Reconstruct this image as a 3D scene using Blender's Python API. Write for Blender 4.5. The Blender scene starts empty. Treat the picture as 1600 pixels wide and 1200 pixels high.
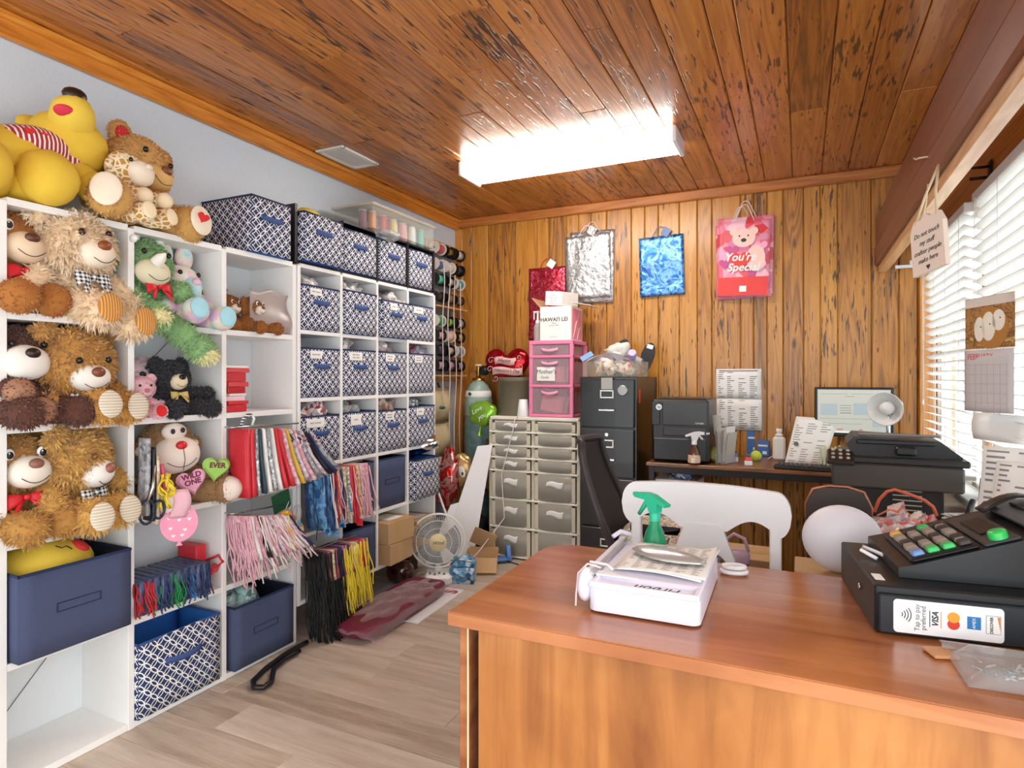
import bpy, math, random
from mathutils import Matrix, Vector, Euler, noise
R = random.Random(7)
PI = math.pi
sc = bpy.context.scene
COL = sc.collection

# ---------------- camera, world, sun, exposure ----------------
CAM_H, FPX, HORIZON, YAW = 1.33, 960.0, 590.0, math.radians(25.2)
cam_d = bpy.data.cameras.new('camera'); cam = bpy.data.objects.new('camera', cam_d); COL.objects.link(cam)
cam_d.sensor_width = 36; cam_d.lens = 36 * FPX / 1600; cam_d.shift_y = -(600 - HORIZON) / 1600
cam_d.clip_start = 0.02
cam.location = (0, 0, CAM_H); cam.rotation_euler = (PI / 2, 0, YAW)
sc.camera = cam
w = bpy.data.worlds.new('daylight'); sc.world = w; w.use_nodes = True
bg = w.node_tree.nodes['Background']
bg.inputs[0].default_value = (0.93, 0.97, 1.0, 1); bg.inputs[1].default_value = 1.35
sun_d = bpy.data.lights.new('sun', 'SUN'); sun = bpy.data.objects.new('sun', sun_d); COL.objects.link(sun)
sun_d.energy = 0.7; sun_d.angle = 0.3; sun_d.color = (1, .95, .86); sun.rotation_euler = (math.radians(15), math.radians(52), 0)
LAMP_POWER = 10.0
sc.view_settings.view_transform = 'Standard'; sc.view_settings.look = 'None'
sc.view_settings.gamma = 1; sc.view_settings.use_curve_mapping = False
sc.view_settings.exposure = 1.25

# ---------------- measuring: a pixel of the 1600x1200 photo to a point on a known plane ----------------
_c, _s = math.cos(YAW), math.sin(YAW)
def W(px, py, X=None, Y=None, Z=None):
    l = (px - 800) / FPX; v = (HORIZON - py) / FPX
    r = Vector((_c * l - _s, _s * l + _c, v))
    d = X / r.x if X is not None else Y / r.y if Y is not None else (Z - CAM_H) / r.z
    return Vector((r.x * d, r.y * d, CAM_H + r.z * d))

# ---------------- materials ----------------
def lin(h):
    if not isinstance(h, str): return tuple(h) + (1,) if len(h) == 3 else h
    o = []
    for i in (0, 2, 4):
        c = int(h[i:i + 2], 16) / 255
        o.append(c / 12.92 if c <= 0.04045 else ((c + 0.055) / 1.055) ** 2.4)
    return tuple(o) + (1,)
class N:
    def __init__(s, name):
        s.m = bpy.data.materials.new(name); s.m.use_nodes = True
        s.t = s.m.node_tree; s.p = s.t.nodes['Principled BSDF']; s.out = s.t.nodes['Material Output']
    def n(s, typ, props=None, **inp):
        x = s.t.nodes.new(typ)
        for k, v in (props or {}).items(): setattr(x, k, v)
        for k, v in inp.items():
            i = x.inputs[int(k[1:])] if k[0] == 'i' and k[1:].isdigit() else x.inputs[k.replace('_', ' ')]
            if isinstance(v, bpy.types.NodeSocket): s.t.links.new(v, i)
            else: i.default_value = v
        return x
    def math(s, op, a, b=0.0, c=None):
        kw = dict(i0=a, i1=b)
        if c is not None: kw['i2'] = c
        return s.n('ShaderNodeMath', {'operation': op}, **kw).outputs[0]
    def mix(s, f, a, b):
        x = s.t.nodes.new('ShaderNodeMix'); x.data_type = 'RGBA'
        for i, v in ((0, f), (6, a), (7, b)):
            if isinstance(v, bpy.types.NodeSocket): s.t.links.new(v, x.inputs[i])
            else: x.inputs[i].default_value = v
        return x.outputs[2]
    def ramp(s, f, stops):
        x = s.t.nodes.new('ShaderNodeValToRGB'); s.t.links.new(f, x.inputs[0])
        e = x.color_ramp.elements
        while len(e) < len(stops): e.new(0.5)
        for el, (p, c) in zip(e, stops): el.position = p; el.color = lin(c)
        return x.outputs[0]
    def link(s, a, b): s.t.links.new(a, b)
    def setp(s, **k):
        for a, v in k.items():
            i = s.p.inputs[a.replace('_', ' ')]
            if isinstance(v, bpy.types.NodeSocket): s.link(v, i)
            else: i.default_value = v
    def bump(s, h, strength=.3, dist=.01):
        b = s.n('ShaderNodeBump', None, Strength=strength, Distance=dist, Height=h)
        s.link(b.outputs[0], s.p.inputs['Normal'])
MATS = {}
def mat(col, rough=.5, metal=0.0, name=None, var=.08, coat=0.0, scale=30):
    """plain material with a faint procedural mottling"""
    key = (col, rough, metal, var, coat)
    if key in MATS: return MATS[key]
    s = N(name or 'mat_' + str(col)); c = lin(col)
    tc = s.n('ShaderNodeTexCoord'); nz = s.n('ShaderNodeTexNoise', None, Vector=tc.outputs['Object'], Scale=scale, Detail=3.0)
    d = tuple(x * (1 - var) for x in c[:3]) + (1,); b = tuple(min(1, x * (1 + var)) for x in c[:3]) + (1,)
    s.setp(Base_Color=s.mix(nz.outputs[0], d, b), Roughness=rough, Metallic=metal, Coat_Weight=coat)
    MATS[key] = s.m; return s.m
def fur_mat(a, b, rough=.95):
    key = ('fur', a, b)
    if key in MATS: return MATS[key]
    s = N('fur_' + a); g = s.n('ShaderNodeNewGeometry')
    tc = s.n('ShaderNodeTexCoord'); nz = s.n('ShaderNodeTexNoise', None, Vector=tc.outputs['Object'], Scale=40.0, Detail=4.0)
    f = s.math('ADD', s.math('MULTIPLY', g.outputs['Random Per Island'], .6), s.math('MULTIPLY', nz.outputs[0], .4))
    s.setp(Base_Color=s.mix(f, lin(a), lin(b)), Roughness=rough, Sheen_Weight=.3)
    MATS[key] = s.m; return s.m
def clear_mat(name, col, alpha, rough=.1):
    """thin clear or milky plastic / glass: part passes light, part is a glossy skin"""
    key = ('clear', col, alpha, rough)
    if key in MATS: return MATS[key]
    s = N(name); s.setp(Base_Color=lin(col), Roughness=rough)
    tr = s.n('ShaderNodeBsdfTransparent', None, Color=tuple(.35 + .65 * x for x in lin(col)[:3]) + (1,))
    lw = s.n('ShaderNodeLayerWeight', None, Blend=.5)
    f = s.math('ADD', s.math('MULTIPLY', s.math('POWER', lw.outputs[1], 4.0), .5), alpha)
    mx = s.n('ShaderNodeMixShader', None, i0=f, i1=tr.outputs[0], i2=s.p.outputs[0])
    s.link(mx.outputs[0], s.out.inputs[0]); MATS[key] = s.m; return s.m
def emit_mat(col, st, name):
    s = N(name); s.setp(Base_Color=lin(col), Emission_Color=lin(col), Emission_Strength=st); return s.m
def pine(name, axis, light, mid, dark, rough=.35, peck=.5, coat=.3, scale=1.0, knots=1.0):
    """knotty pecky boards; every board is an island and gets its own figure and tone"""
    s = N(name); tc = s.n('ShaderNodeTexCoord'); g = s.n('ShaderNodeNewGeometry'); rnd = g.outputs['Random Per Island']
    off = s.n('ShaderNodeCombineXYZ', None, X=s.math('MULTIPLY', rnd, 37.0), Y=s.math('MULTIPLY', rnd, 91.0), Z=s.math('MULTIPLY', rnd, 53.0))
    v = s.n('ShaderNodeVectorMath', {'operation': 'ADD'}, i0=tc.outputs['Object'], i1=off.outputs[0]).outputs[0]
    sv = [9.0, 9.0, 9.0]; sv['XYZ'.index(axis)] = .55
    st = s.n('ShaderNodeMapping', None, Vector=v, Scale=sv).outputs[0]
    n1 = s.n('ShaderNodeTexNoise', None, Vector=st, Scale=1.0 * scale, Detail=2.0, Distortion=.6).outputs[0]
    rings = s.math('FRACT', s.math('MULTIPLY', n1, 9.0))
    rings = s.math('ABSOLUTE', s.math('SUBTRACT', rings, .5))
    fine = s.n('ShaderNodeTexNoise', None, Vector=st, Scale=14.0, Detail=3.0).outputs[0]
    f = s.math('ADD', s.math('MULTIPLY', rings, .75), s.math('MULTIPLY', fine, .55))
    f = s.math('ADD', f, s.math('MULTIPLY', s.math('SUBTRACT', rnd, .5), .5))
    base = s.ramp(f, [(0.05, dark), (0.38, mid), (0.85, light)])
    # pecky streaks
    sp = [60.0, 60.0, 60.0]; sp['XYZ'.index(axis)] = 7.0
    stp = s.n('ShaderNodeMapping', None, Vector=v, Scale=sp).outputs[0]
    pk = s.n('ShaderNodeTexNoise', None, Vector=stp, Scale=1.0, Detail=2.0, Roughness=.6).outputs[0]
    area = s.n('ShaderNodeTexNoise', None, Vector=v, Scale=1.6, Detail=1.0).outputs[0]
    lim = s.math('ADD', s.math('MULTIPLY', area, -.35), .86 - .12 * peck)
    pf = s.math('MULTIPLY', s.math('SUBTRACT', pk, lim), 18.0); pf = s.n('ShaderNodeClamp', None, Value=pf).outputs[0]
    # knots
    sk = [6.0, 6.0, 6.0]; sk['XYZ'.index(axis)] = 2.2
    kv = s.n('ShaderNodeTexVoronoi', None, Vector=s.n('ShaderNodeMapping', None, Vector=v, Scale=sk).outputs[0], Scale=1.0).outputs['Distance']
    kf = s.n('ShaderNodeClamp', None, Value=s.math('MULTIPLY', s.math('SUBTRACT', .105 * knots, kv), 16.0)).outputs[0]
    darkf = s.math('MAXIMUM', pf, kf)
    c = s.mix(s.math('MULTIPLY', darkf, .85), base, lin('2a1408'))
    s.setp(Base_Color=c, Roughness=rough, Coat_Weight=coat, Coat_Roughness=.25)
    s.bump(s.math('SUBTRACT', f, s.math('MULTIPLY', pf, 1.5)), .25, .004)
    return s.m

WHITE = mat('f4f4f2', .45, var=.02, name='white_laminate')
WHITEP = mat('f3f3f5', .35, var=.01, name='white_plastic')
BLACK = mat('16161a', .4, var=.1, name='black_plastic')
BLACKM = mat('120e0e', .28, var=.1, coat=.2, name='black_enamel')
NAVY = mat('454f6e', .9, var=.10, name='navy_fabric', scale=300)
NAVYH = mat('3c5690', .8, var=.1, name='blue_webbing', scale=200)
STEEL = mat('c8c8c8', .25, 1.0, var=.03, name='steel')
PAPER = mat('f5f4f0', .8, var=.02, name='paper')
INK = mat('2a2a2e', .7, var=.05, name='ink')
KRAFT = mat('c4a075', .85, var=.07, name='kraft_card')
CLEAR = clear_mat('clear_plastic', 'f4f8fa', .22, .08)
MILKY = clear_mat('milky_plastic', 'cfc9b8', .62, .3)
FILM = clear_mat('clear_film', 'eef3f5', .2, .12)

def bin_pattern():
    s = N('navy_lattice_fabric'); uv = s.n('ShaderNodeTexCoord').outputs['UV']
    x = s.n('ShaderNodeSeparateXYZ', None, Vector=s.n('ShaderNodeVectorMath', {'operation': 'SCALE'}, i0=uv, Scale=1 / .052).outputs[0])
    def circ(ox, oy):
        a = s.math('SUBTRACT', s.math('FRACT', s.math('ADD', x.outputs[0], ox)), .5)
        b = s.math('SUBTRACT', s.math('FRACT', s.math('ADD', x.outputs[1], oy)), .5)
        return s.math('SQRT', s.math('ADD', s.math('MULTIPLY', a, a), s.math('MULTIPLY', b, b))), a, b
    d1, a, b = circ(0, 0); d2, a2, b2 = circ(.5, .5)
    fs = None
    for d in (d1, d2):
        e = s.math('LESS_THAN', s.math('ABSOLUTE', s.math('SUBTRACT', d, .49)), .036)
        fs = e if fs is None else s.math('MAXIMUM', fs, e)
    s.setp(Base_Color=s.mix(fs, lin('22345f'), lin('f2f2f0')), Roughness=.85)
    return s.m
LATTICE = bin_pattern()
def stripes(name, a, b, axis, per, ratio=.5, chk=False, co='Object'):
    s = N(name); x = s.n('ShaderNodeSeparateXYZ', None, Vector=s.n('ShaderNodeTexCoord').outputs[co])
    f = s.math('LESS_THAN', s.math('FRACT', s.math('DIVIDE', x.outputs[axis], per)), ratio)
    if chk:
        g = s.math('LESS_THAN', s.math('FRACT', s.math('DIVIDE', x.outputs[2], per)), ratio)
        f = s.math('MULTIPLY', s.math('ADD', f, g), .5)
    s.setp(Base_Color=s.mix(f, lin(a), lin(b)), Roughness=.85); return s.m
def page_mat(name, rows, cols, ink='8a8a90', paper='f5f4f0', dens=.5):
    """printed page: broken grey lines of type in columns, from the sheet's own UV"""
    s = N(name); uv = s.n('ShaderNodeSeparateXYZ', None, Vector=s.n('ShaderNodeTexCoord').outputs['UV']); u, v = uv.outputs[0], uv.outputs[1]
    row = s.math('LESS_THAN', s.math('FRACT', s.math('MULTIPLY', v, rows)), .38); ri = s.math('FLOOR', s.math('MULTIPLY', v, rows)); ci = s.math('FLOOR', s.math('MULTIPLY', u, cols))
    wn = s.n('ShaderNodeTexWhiteNoise', {'noise_dimensions': '2D'}, Vector=s.n('ShaderNodeCombineXYZ', None, X=ri, Y=ci).outputs[0]).outputs[0]
    ln = s.math('LESS_THAN', s.math('FRACT', s.math('MULTIPLY', u, cols)), s.math('MULTIPLY', s.math('GREATER_THAN', wn, 1 - dens - .2), s.math('ADD', s.math('MULTIPLY', wn, .6), .15)))
    mg = s.math('MULTIPLY', s.math('LESS_THAN', s.math('ABSOLUTE', s.math('SUBTRACT', u, .5)), .44), s.math('LESS_THAN', s.math('ABSOLUTE', s.math('SUBTRACT', v, .5)), .45))
    s.setp(Base_Color=s.mix(s.math('MULTIPLY', s.math('MULTIPLY', row, ln), mg), lin(paper), lin(ink)), Roughness=.8); return s.m
GINGHAM = stripes('gingham_ribbon', 'f4f4f4', '101014', 1, .014, .5, True)
def patchwork(name, cols, sc_=60.0, rough=.5, metal=0.0, kind='v'):
    """printed paper / foil: random cells of several colours"""
    s = N(name); tc = s.n('ShaderNodeTexCoord')
    if kind == 'v': f = s.n('ShaderNodeSeparateColor', None, Color=s.n('ShaderNodeTexVoronoi', None, Vector=tc.outputs['Object'], Scale=sc_).outputs['Color']).outputs[0]
    else: f = s.n('ShaderNodeTexNoise', None, Vector=tc.outputs['Object'], Scale=sc_, Detail=4.0, Distortion=1.2).outputs[0]
    n = len(cols); lo, hi = (0, 1) if kind == 'v' else (.32, .68)
    s.setp(Base_Color=s.ramp(f, [(lo + (hi - lo) * i / max(1, n - 1), c) for i, c in enumerate(cols)]), Roughness=rough, Metallic=metal)
    if metal > .3:
        nz = s.n('ShaderNodeTexNoise', None, Vector=tc.outputs['Object'], Scale=sc_ * .7, Detail=3.0)
        s.bump(nz.outputs[0], .6, .02)
    return s.m

# ---------------- mesh builder ----------------
def rotm(rx=0, ry=0, rz=0): return Euler((math.radians(rx), math.radians(ry), math.radians(rz))).to_matrix().to_4x4()
def TR(loc=(0, 0, 0), rx=0, ry=0, rz=0): return Matrix.Translation(Vector(loc)) @ rotm(rx, ry, rz)
class MB:
    def __init__(s): s.v = []; s.f = []; s.mi = []; s.uv = []; s.sm = []; s.ms = []
    def midx(s, m):
        if m not in s.ms: s.ms.append(m)
        return s.ms.index(m)
    def add(s, vs, fs, m, uvs=None, smooth=False, T=None):
        o = len(s.v); k = s.midx(m)
        s.v += [tuple(T @ Vector(p)) if T else tuple(p) for p in vs]
        for i, f in enumerate(fs):
            s.f.append([a + o for a in f]); s.mi.append(k); s.sm.append(smooth)
            s.uv.append(uvs[i] if uvs else [(0, 0)] * len(f))
        return s
    def box(s, c, sz, m, bev=0.0, T=None, top=1.0, faces=None):
        """box centred at c; bev chamfers the edges; top scales the upper face"""
        hx, hy, hz = sz[0] / 2, sz[1] / 2, sz[2] / 2
        b = min(bev, hx * .9, hy * .9, hz * .9); idx = {}; vs = []
        def vert(sx, sy, sz_, ax):
            d = [hx - b, hy - b, hz - b]; d[ax] += b
            k = top if sz_ > 0 else 1
            idx[(sx, sy, sz_, ax)] = len(vs); vs.append((c[0] + sx * d[0] * k, c[1] + sy * d[1] * k, c[2] + sz_ * d[2]))
        S = (-1, 1)
        for x in S:
            for y in S:
                for z in S:
                    for a in range(3): vert(x, y, z, a)
        fs = []; uvs = []
        for a in range(3):
            p, q = [(1, 2), (0, 2), (0, 1)][a]
            for sg in S:
                qd = []
                for u, v in ((-1, -1), (1, -1), (1, 1), (-1, 1)):
                    k = [0, 0, 0]; k[a] = sg; k[p] = u; k[q] = v; qd.append(idx[(*k, a)])
                if (sg < 0) != (a == 1): qd.reverse()
                fs.append(qd); uvs.append([(vs[i][p] - c[p] + .5, vs[i][q] - c[q] + .5) for i in qd])
        if b > 0:
            for a in range(3):
                p, q = [(1, 2), (0, 2), (0, 1)][a]
                for u in S:
                    for v in S:
                        def K(t, ax): k = [0, 0, 0]; k[a] = t; k[p] = u; k[q] = v; return idx[(*k, ax)]
                        f = [K(-1, p), K(1, p), K(1, q), K(-1, q)]
                        if (u * v > 0) != (a == 1): f.reverse()
                        fs.append(f); uvs.append([(0, 0)] * 4)
            for x in S:
                for y in S:
                    for z in S:
                        f = [idx[(x, y, z, 0)], idx[(x, y, z, 1)], idx[(x, y, z, 2)]]
                        if x * y * z < 0: f.reverse()
                        fs.append(f); uvs.append([(0, 0)] * 3)
            return s.add(vs, fs, m, uvs, False, T)
        # no chamfer: eight vertices only
        vs8 = [vs[idx[(x, y, z, 0)]] for x in S for y in S for z in S]
        mp = {}
        for i, (x, y, z) in enumerate([(x, y, z) for x in S for y in S for z in S]):
            for a in range(3): mp[idx[(x, y, z, a)]] = i
        return s.add(vs8, [[mp[i] for i in f] for f in fs], m, uvs, False, T)
    def lathe(s, prof, m, n=20, T=None, smooth=True, cap=True):
        vs = []; fs = []
        for r, z in prof:
            for i in range(n):
                a = 2 * PI * i / n; vs.append((r * math.cos(a), r * math.sin(a), z))
        for j in range(len(prof) - 1):
            for i in range(n):
                k = (i + 1) % n; fs.append([j * n + i, j * n + k, (j + 1) * n + k, (j + 1) * n + i])
        s.add(vs, fs, m, None, smooth, T)
        if cap:
            o = len(prof) - 1
            if prof[0][0] > 1e-5: s.add(vs[:n], [list(range(n))[::-1]], m, None, False, T)
            if prof[-1][0] > 1e-5: s.add(vs[o * n:], [list(range(n))], m, None, False, T)
        return s
    def cyl(s, a, b, r, m, n=14, r2=None):
        a, b = Vector(a), Vector(b); d = b - a
        q = d.to_track_quat('Z', 'Y').to_matrix().to_4x4()
        return s.lathe([(r, 0), (r if r2 is None else r2, d.length)], m, n, Matrix.Translation(a) @ q)
    def tube(s, pts, r, m, n=6, closed=False, T=None):
        P = [Vector(p) for p in pts]; L = len(P); vs = []; fs = []
        up = Vector((0, 0, 1)); prev = None
        for i, p in enumerate(P):
            t = (P[(i + 1) % L] - P[i - 1]) if closed else (P[min(i + 1, L - 1)] - P[max(i - 1, 0)])
            t = t.normalized() if t.length > 1e-9 else Vector((0, 0, 1))
            if prev is None:
                u = t.cross(up)
                if u.length < .05: u = t.cross(Vector((1, 0, 0)))
            else: u = prev - t * prev.dot(t)
            if u.length < 1e-6: u = t.orthogonal()
            u.normalize(); prev = u; w_ = t.cross(u); rr = r[i] if isinstance(r, (list, tuple)) else r
            for k in range(n):
                a = 2 * PI * k / n; vs.append(p + (u * math.cos(a) + w_ * math.sin(a)) * rr)
        for i in range(L if closed else L - 1):
            j = (i + 1) % L
            for k in range(n):
                q = (k + 1) % n; fs.append([i * n + k, i * n + q, j * n + q, j * n + k])
        if not closed: fs += [list(range(n))[::-1], list(range((L - 1) * n, L * n))]
        return s.add(vs, fs, m, None, True, T)
    def ell(s, c, r, m, T=None, nu=18, nv=12, lump=0.0, seed=0.0, pw=1.0):
        vs = []; fs = []; c = Vector(c)
        def sp(x): return math.copysign(abs(x) ** pw, x)
        for j in range(nv + 1):
            th = PI * j / nv
            for i in range(nu):
                ph = 2 * PI * i / nu
                d = Vector((sp(math.sin(th)) * sp(math.cos(ph)), sp(math.sin(th)) * sp(math.sin(ph)), sp(math.cos(th))))
                k = 1 + lump * noise.noise(d * 2.1 + Vector((seed, seed * 2, 0))) if lump else 1
                vs.append(Vector((d.x * r[0] * k, d.y * r[1] * k, d.z * r[2] * k)) + (c if not T else Vector()))
        for j in range(nv):
            for i in range(nu):
                k = (i + 1) % nu; fs.append([j * nu + i, (j + 1) * nu + i, (j + 1) * nu + k, j * nu + k])
        return s.add(vs, fs, m, None, True, (Matrix.Translation(c) @ T) if T else None)
    def fur(s, c, r, m, n, L, T=None, wd=.0035, rnd=.6, droop=.35):
        c = Vector(c); vs = []; fs = []; M = (Matrix.Translation(c) @ T) if T else Matrix.Translation(c); M3 = M.to_3x3()
        for _ in range(n):
            z = R.uniform(-1, 1); a = R.uniform(0, 2 * PI); q = math.sqrt(1 - z * z); d = Vector((q * math.cos(a), q * math.sin(a), z))
            p = M @ Vector((d.x * r[0], d.y * r[1], d.z * r[2])); nn = (M3 @ Vector((d.x / r[0], d.y / r[1], d.z / r[2]))).normalized()
            g = (nn + Vector((R.uniform(-rnd, rnd), R.uniform(-rnd, rnd), R.uniform(-rnd, rnd) - droop))).normalized()
            if g.dot(nn) < .15: g = (g + nn * .5).normalized()
            t = nn.cross(Vector((R.uniform(-1, 1), R.uniform(-1, 1), R.uniform(-1, 1)))).normalized() * wd; l = L * R.uniform(.6, 1.25)
            o = len(vs); vs += [p - t - nn * .002, p + t - nn * .002, p + g * l * .6 + t * .5, p + g * l * .6 - t * .5, p + g * l + Vector((0, 0, -l * .2))]
            fs += [[o, o + 1, o + 2, o + 3], [o + 3, o + 2, o + 4]]
        return s.add(vs, fs, m, None, True)
    def prism(s, poly, h, m, T=None, m2=None):
        """polygon in XY extruded 0..h along Z"""
        n = len(poly); vs = [(x, y, 0) for x, y in poly] + [(x, y, h) for x, y in poly]
        s.add(vs, [list(range(n))[::-1], list(range(n, 2 * n))], m, [[poly[i] for i in range(n)][::-1], [poly[i] for i in range(n)]], False, T)
        return s.add(vs, [[i, (i + 1) % n, n + (i + 1) % n, n + i] for i in range(n)], m2 or m, None, False, T)
    def sheet(s, fn, nu, nv, m, th=.001, T=None, smooth=True):
        """thin curved sheet with two sides and edges; fn(u,v) in 0..1"""
        P = [[Vector(fn(i / nu, j / nv)) for i in range(nu + 1)] for j in range(nv + 1)]
        vs = []; K = (nu + 1) * (nv + 1)
        for sd in (0, 1):
            for j in range(nv + 1):
                for i in range(nu + 1):
                    a = P[j][min(i + 1, nu)] - P[j][max(i - 1, 0)]; b = P[min(j + 1, nv)][i] - P[max(j - 1, 0)][i]
                    nn = a.cross(b); nn = nn.normalized() if nn.length > 1e-12 else Vector((0, 0, 1))
                    vs.append(P[j][i] + nn * (th / 2 if sd == 0 else -th / 2))
        fs = []; uvs = []
        I = lambda i, j: j * (nu + 1) + i
        for j in range(nv):
            for i in range(nu):
                q = [I(i, j), I(i + 1, j), I(i + 1, j + 1), I(i, j + 1)]; u = [(i / nu, j / nv), ((i + 1) / nu, j / nv), ((i + 1) / nu, (j + 1) / nv), (i / nu, (j + 1) / nv)]
                fs += [q, [x + K for x in q[::-1]]]; uvs += [u, u[::-1]]
        rim = [I(i, 0) for i in range(nu)] + [I(nu, j) for j in range(nv)] + [I(i, nv) for i in range(nu, 0, -1)] + [I(0, j) for j in range(nv, 0, -1)]
        for a, b in zip(rim, rim[1:] + rim[:1]): fs.append([b, a, a + K, b + K]); uvs.append([(0, 0)] * 4)
        return s.add(vs, fs, m, uvs, smooth, T)
    def build(s, name, parent=None, loc=None, rz=0):
        me = bpy.data.meshes.new(name); me.from_pydata(s.v, [], s.f)
        for m in s.ms: me.materials.append(m)
        me.polygons.foreach_set('material_index', s.mi); me.polygons.foreach_set('use_smooth', s.sm)
        if any(any(c != (0, 0) for c in u) for u in s.uv):
            l = me.uv_layers.new(name='UVMap'); l.data.foreach_set('uv', [x for u in s.uv for c in u for x in c])
        me.update()
        o = bpy.data.objects.new(name, me); COL.objects.link(o)
        if parent: o.parent = parent
        if loc is not None: o.location = loc
        o.rotation_euler = (0, 0, math.radians(rz))
        return o
def tag(o, label, cat, group=None, kind=None):
    o['label'] = label; o['category'] = cat
    if group: o['group'] = group
    if kind: o['kind'] = kind
    return o
def thing(name, label, cat, loc=(0, 0, 0), rz=0, group=None, rot=None):
    o = bpy.data.objects.new(name, None); COL.objects.link(o); o.empty_display_size = .05
    o.location = loc; o.rotation_euler = rot if rot else (0, 0, math.radians(rz))
    return tag(o, label, cat, group)
def one(mb, name, label, cat, loc=(0, 0, 0), rz=0, group=None, kind=None):
    return tag(mb.build(name, None, loc, rz), label, cat, group, kind)
def struct(mb, name, parent=None, label=None):
    o = mb.build(name, parent)
    if not parent: o['kind'] = 'structure'
    if label: o['label'] = label; o['category'] = name.rsplit('_', 1)[0]
    return o
def dup(root, loc, rz, label=None, group=None):
    def cp(o, par):
        c = o.copy(); COL.objects.link(c)
        if par: c.parent = par
        for ch in KIDS.get(o.name, []): cp(ch, c)
        return c
    KIDS = {}
    for o in COL.objects:
        if o.parent: KIDS.setdefault(o.parent.name, []).append(o)
    r = cp(root, None); r.location = loc; r.rotation_euler = (0, 0, math.radians(rz))
    if label: r['label'] = label
    if group: r['group'] = group
    return r
def text(body, size, m, name, parent, T, ext=.0004, align='CENTER', shear=0.0, bold=0.0, sx=1.0):
    """lettering as a mesh part lying in the XY plane of T"""
    cu = bpy.data.curves.new(name, 'FONT'); cu.body = body; cu.size = size; cu.extrude = ext; cu.align_x = align; cu.align_y = 'CENTER'; cu.shear = shear; cu.offset = bold; cu.resolution_u = 3
    t = bpy.data.objects.new(name + '_tmp', cu); COL.objects.link(t)
    dg = bpy.context.evaluated_depsgraph_get(); me = bpy.data.meshes.new_from_object(t.evaluated_get(dg))
    bpy.data.objects.remove(t); bpy.data.curves.remove(cu)
    me.name = name; me.transform(T @ Matrix.Diagonal((sx, 1, 1, 1))); me.materials.clear(); me.materials.append(m)
    o = bpy.data.objects.new(name, me); COL.objects.link(o); o.parent = parent
    return o
# frames for flat things: FX faces +X (x'=+Y, y'=+Z), FYN faces -Y (x'=+X, y'=+Z)
FX = Matrix(((0, 0, 1, 0), (1, 0, 0, 0), (0, 1, 0, 0), (0, 0, 0, 1)))
FYN = Matrix(((1, 0, 0, 0), (0, 0, -1, 0), (0, 1, 0, 0), (0, 0, 0, 1)))
def heart(s=1.0, n=28):
    o = []
    for i in range(n):
        t = 2 * PI * i / n
        o.append((s * 16 * math.sin(t) ** 3 / 17, s * (13 * math.cos(t) - 5 * math.cos(2 * t) - 2 * math.cos(3 * t) - math.cos(4 * t)) / 17))
    return o[::-1]
def disc(r, n=24, ry=None): return [(r * math.cos(2 * PI * i / n), (ry or r) * math.sin(2 * PI * i / n)) for i in range(n)]
def rrect(w_, h, r, n=5):
    o = []
    for cx, cy, a0 in ((w_ / 2 - r, h / 2 - r, 0), (-w_ / 2 + r, h / 2 - r, 90), (-w_ / 2 + r, -h / 2 + r, 180), (w_ / 2 - r, -h / 2 + r, 270)):
        for i in range(n + 1):
            a = math.radians(a0 + 90 * i / n); o.append((cx + r * math.cos(a), cy + r * math.sin(a)))
    return o
def crumple(mb, c, r, m, seed, lump=.5, nu=14, nv=9):
    return mb.ell(c, r, m, None, nu, nv, lump, seed)

# ================= THE ROOM =================
XL, XR, YB, YF, ZC = -2.65, .75, 4.52, -1.6, 2.66
PINE_W = pine('pine_wall_boards', 'Z', 'cf923c', 'b6782c', '85541c', peck=.5)
PINE_C = pine('pine_ceiling_boards', 'Y', 'd0883e', 'ab662a', '70401a', rough=.28, peck=.7)
PINE_X = pine('pine_trim', 'X', 'd18a45', 'b97034', '9a5a28', peck=-.6, knots=.4)
PINE_Y = pine('pine_crown', 'Y', 'e09a40', 'cd7e28', 'a9641c', peck=-.6, knots=.5)
BEAM = pine('brown_beam', 'Y', '8d5640', '7b4632', '693827', rough=.4, peck=-1.5, knots=0, scale=.5)
LIGHTWOOD = pine('raw_lumber', 'Y', 'e8bd8e', 'd6a06a', 'b97f4b', peck=-1.0, knots=.3)
POST = pine('pine_post', 'Z', 'e0a050', 'd08a38', 'b06f28', peck=-.8, knots=.5)

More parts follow.
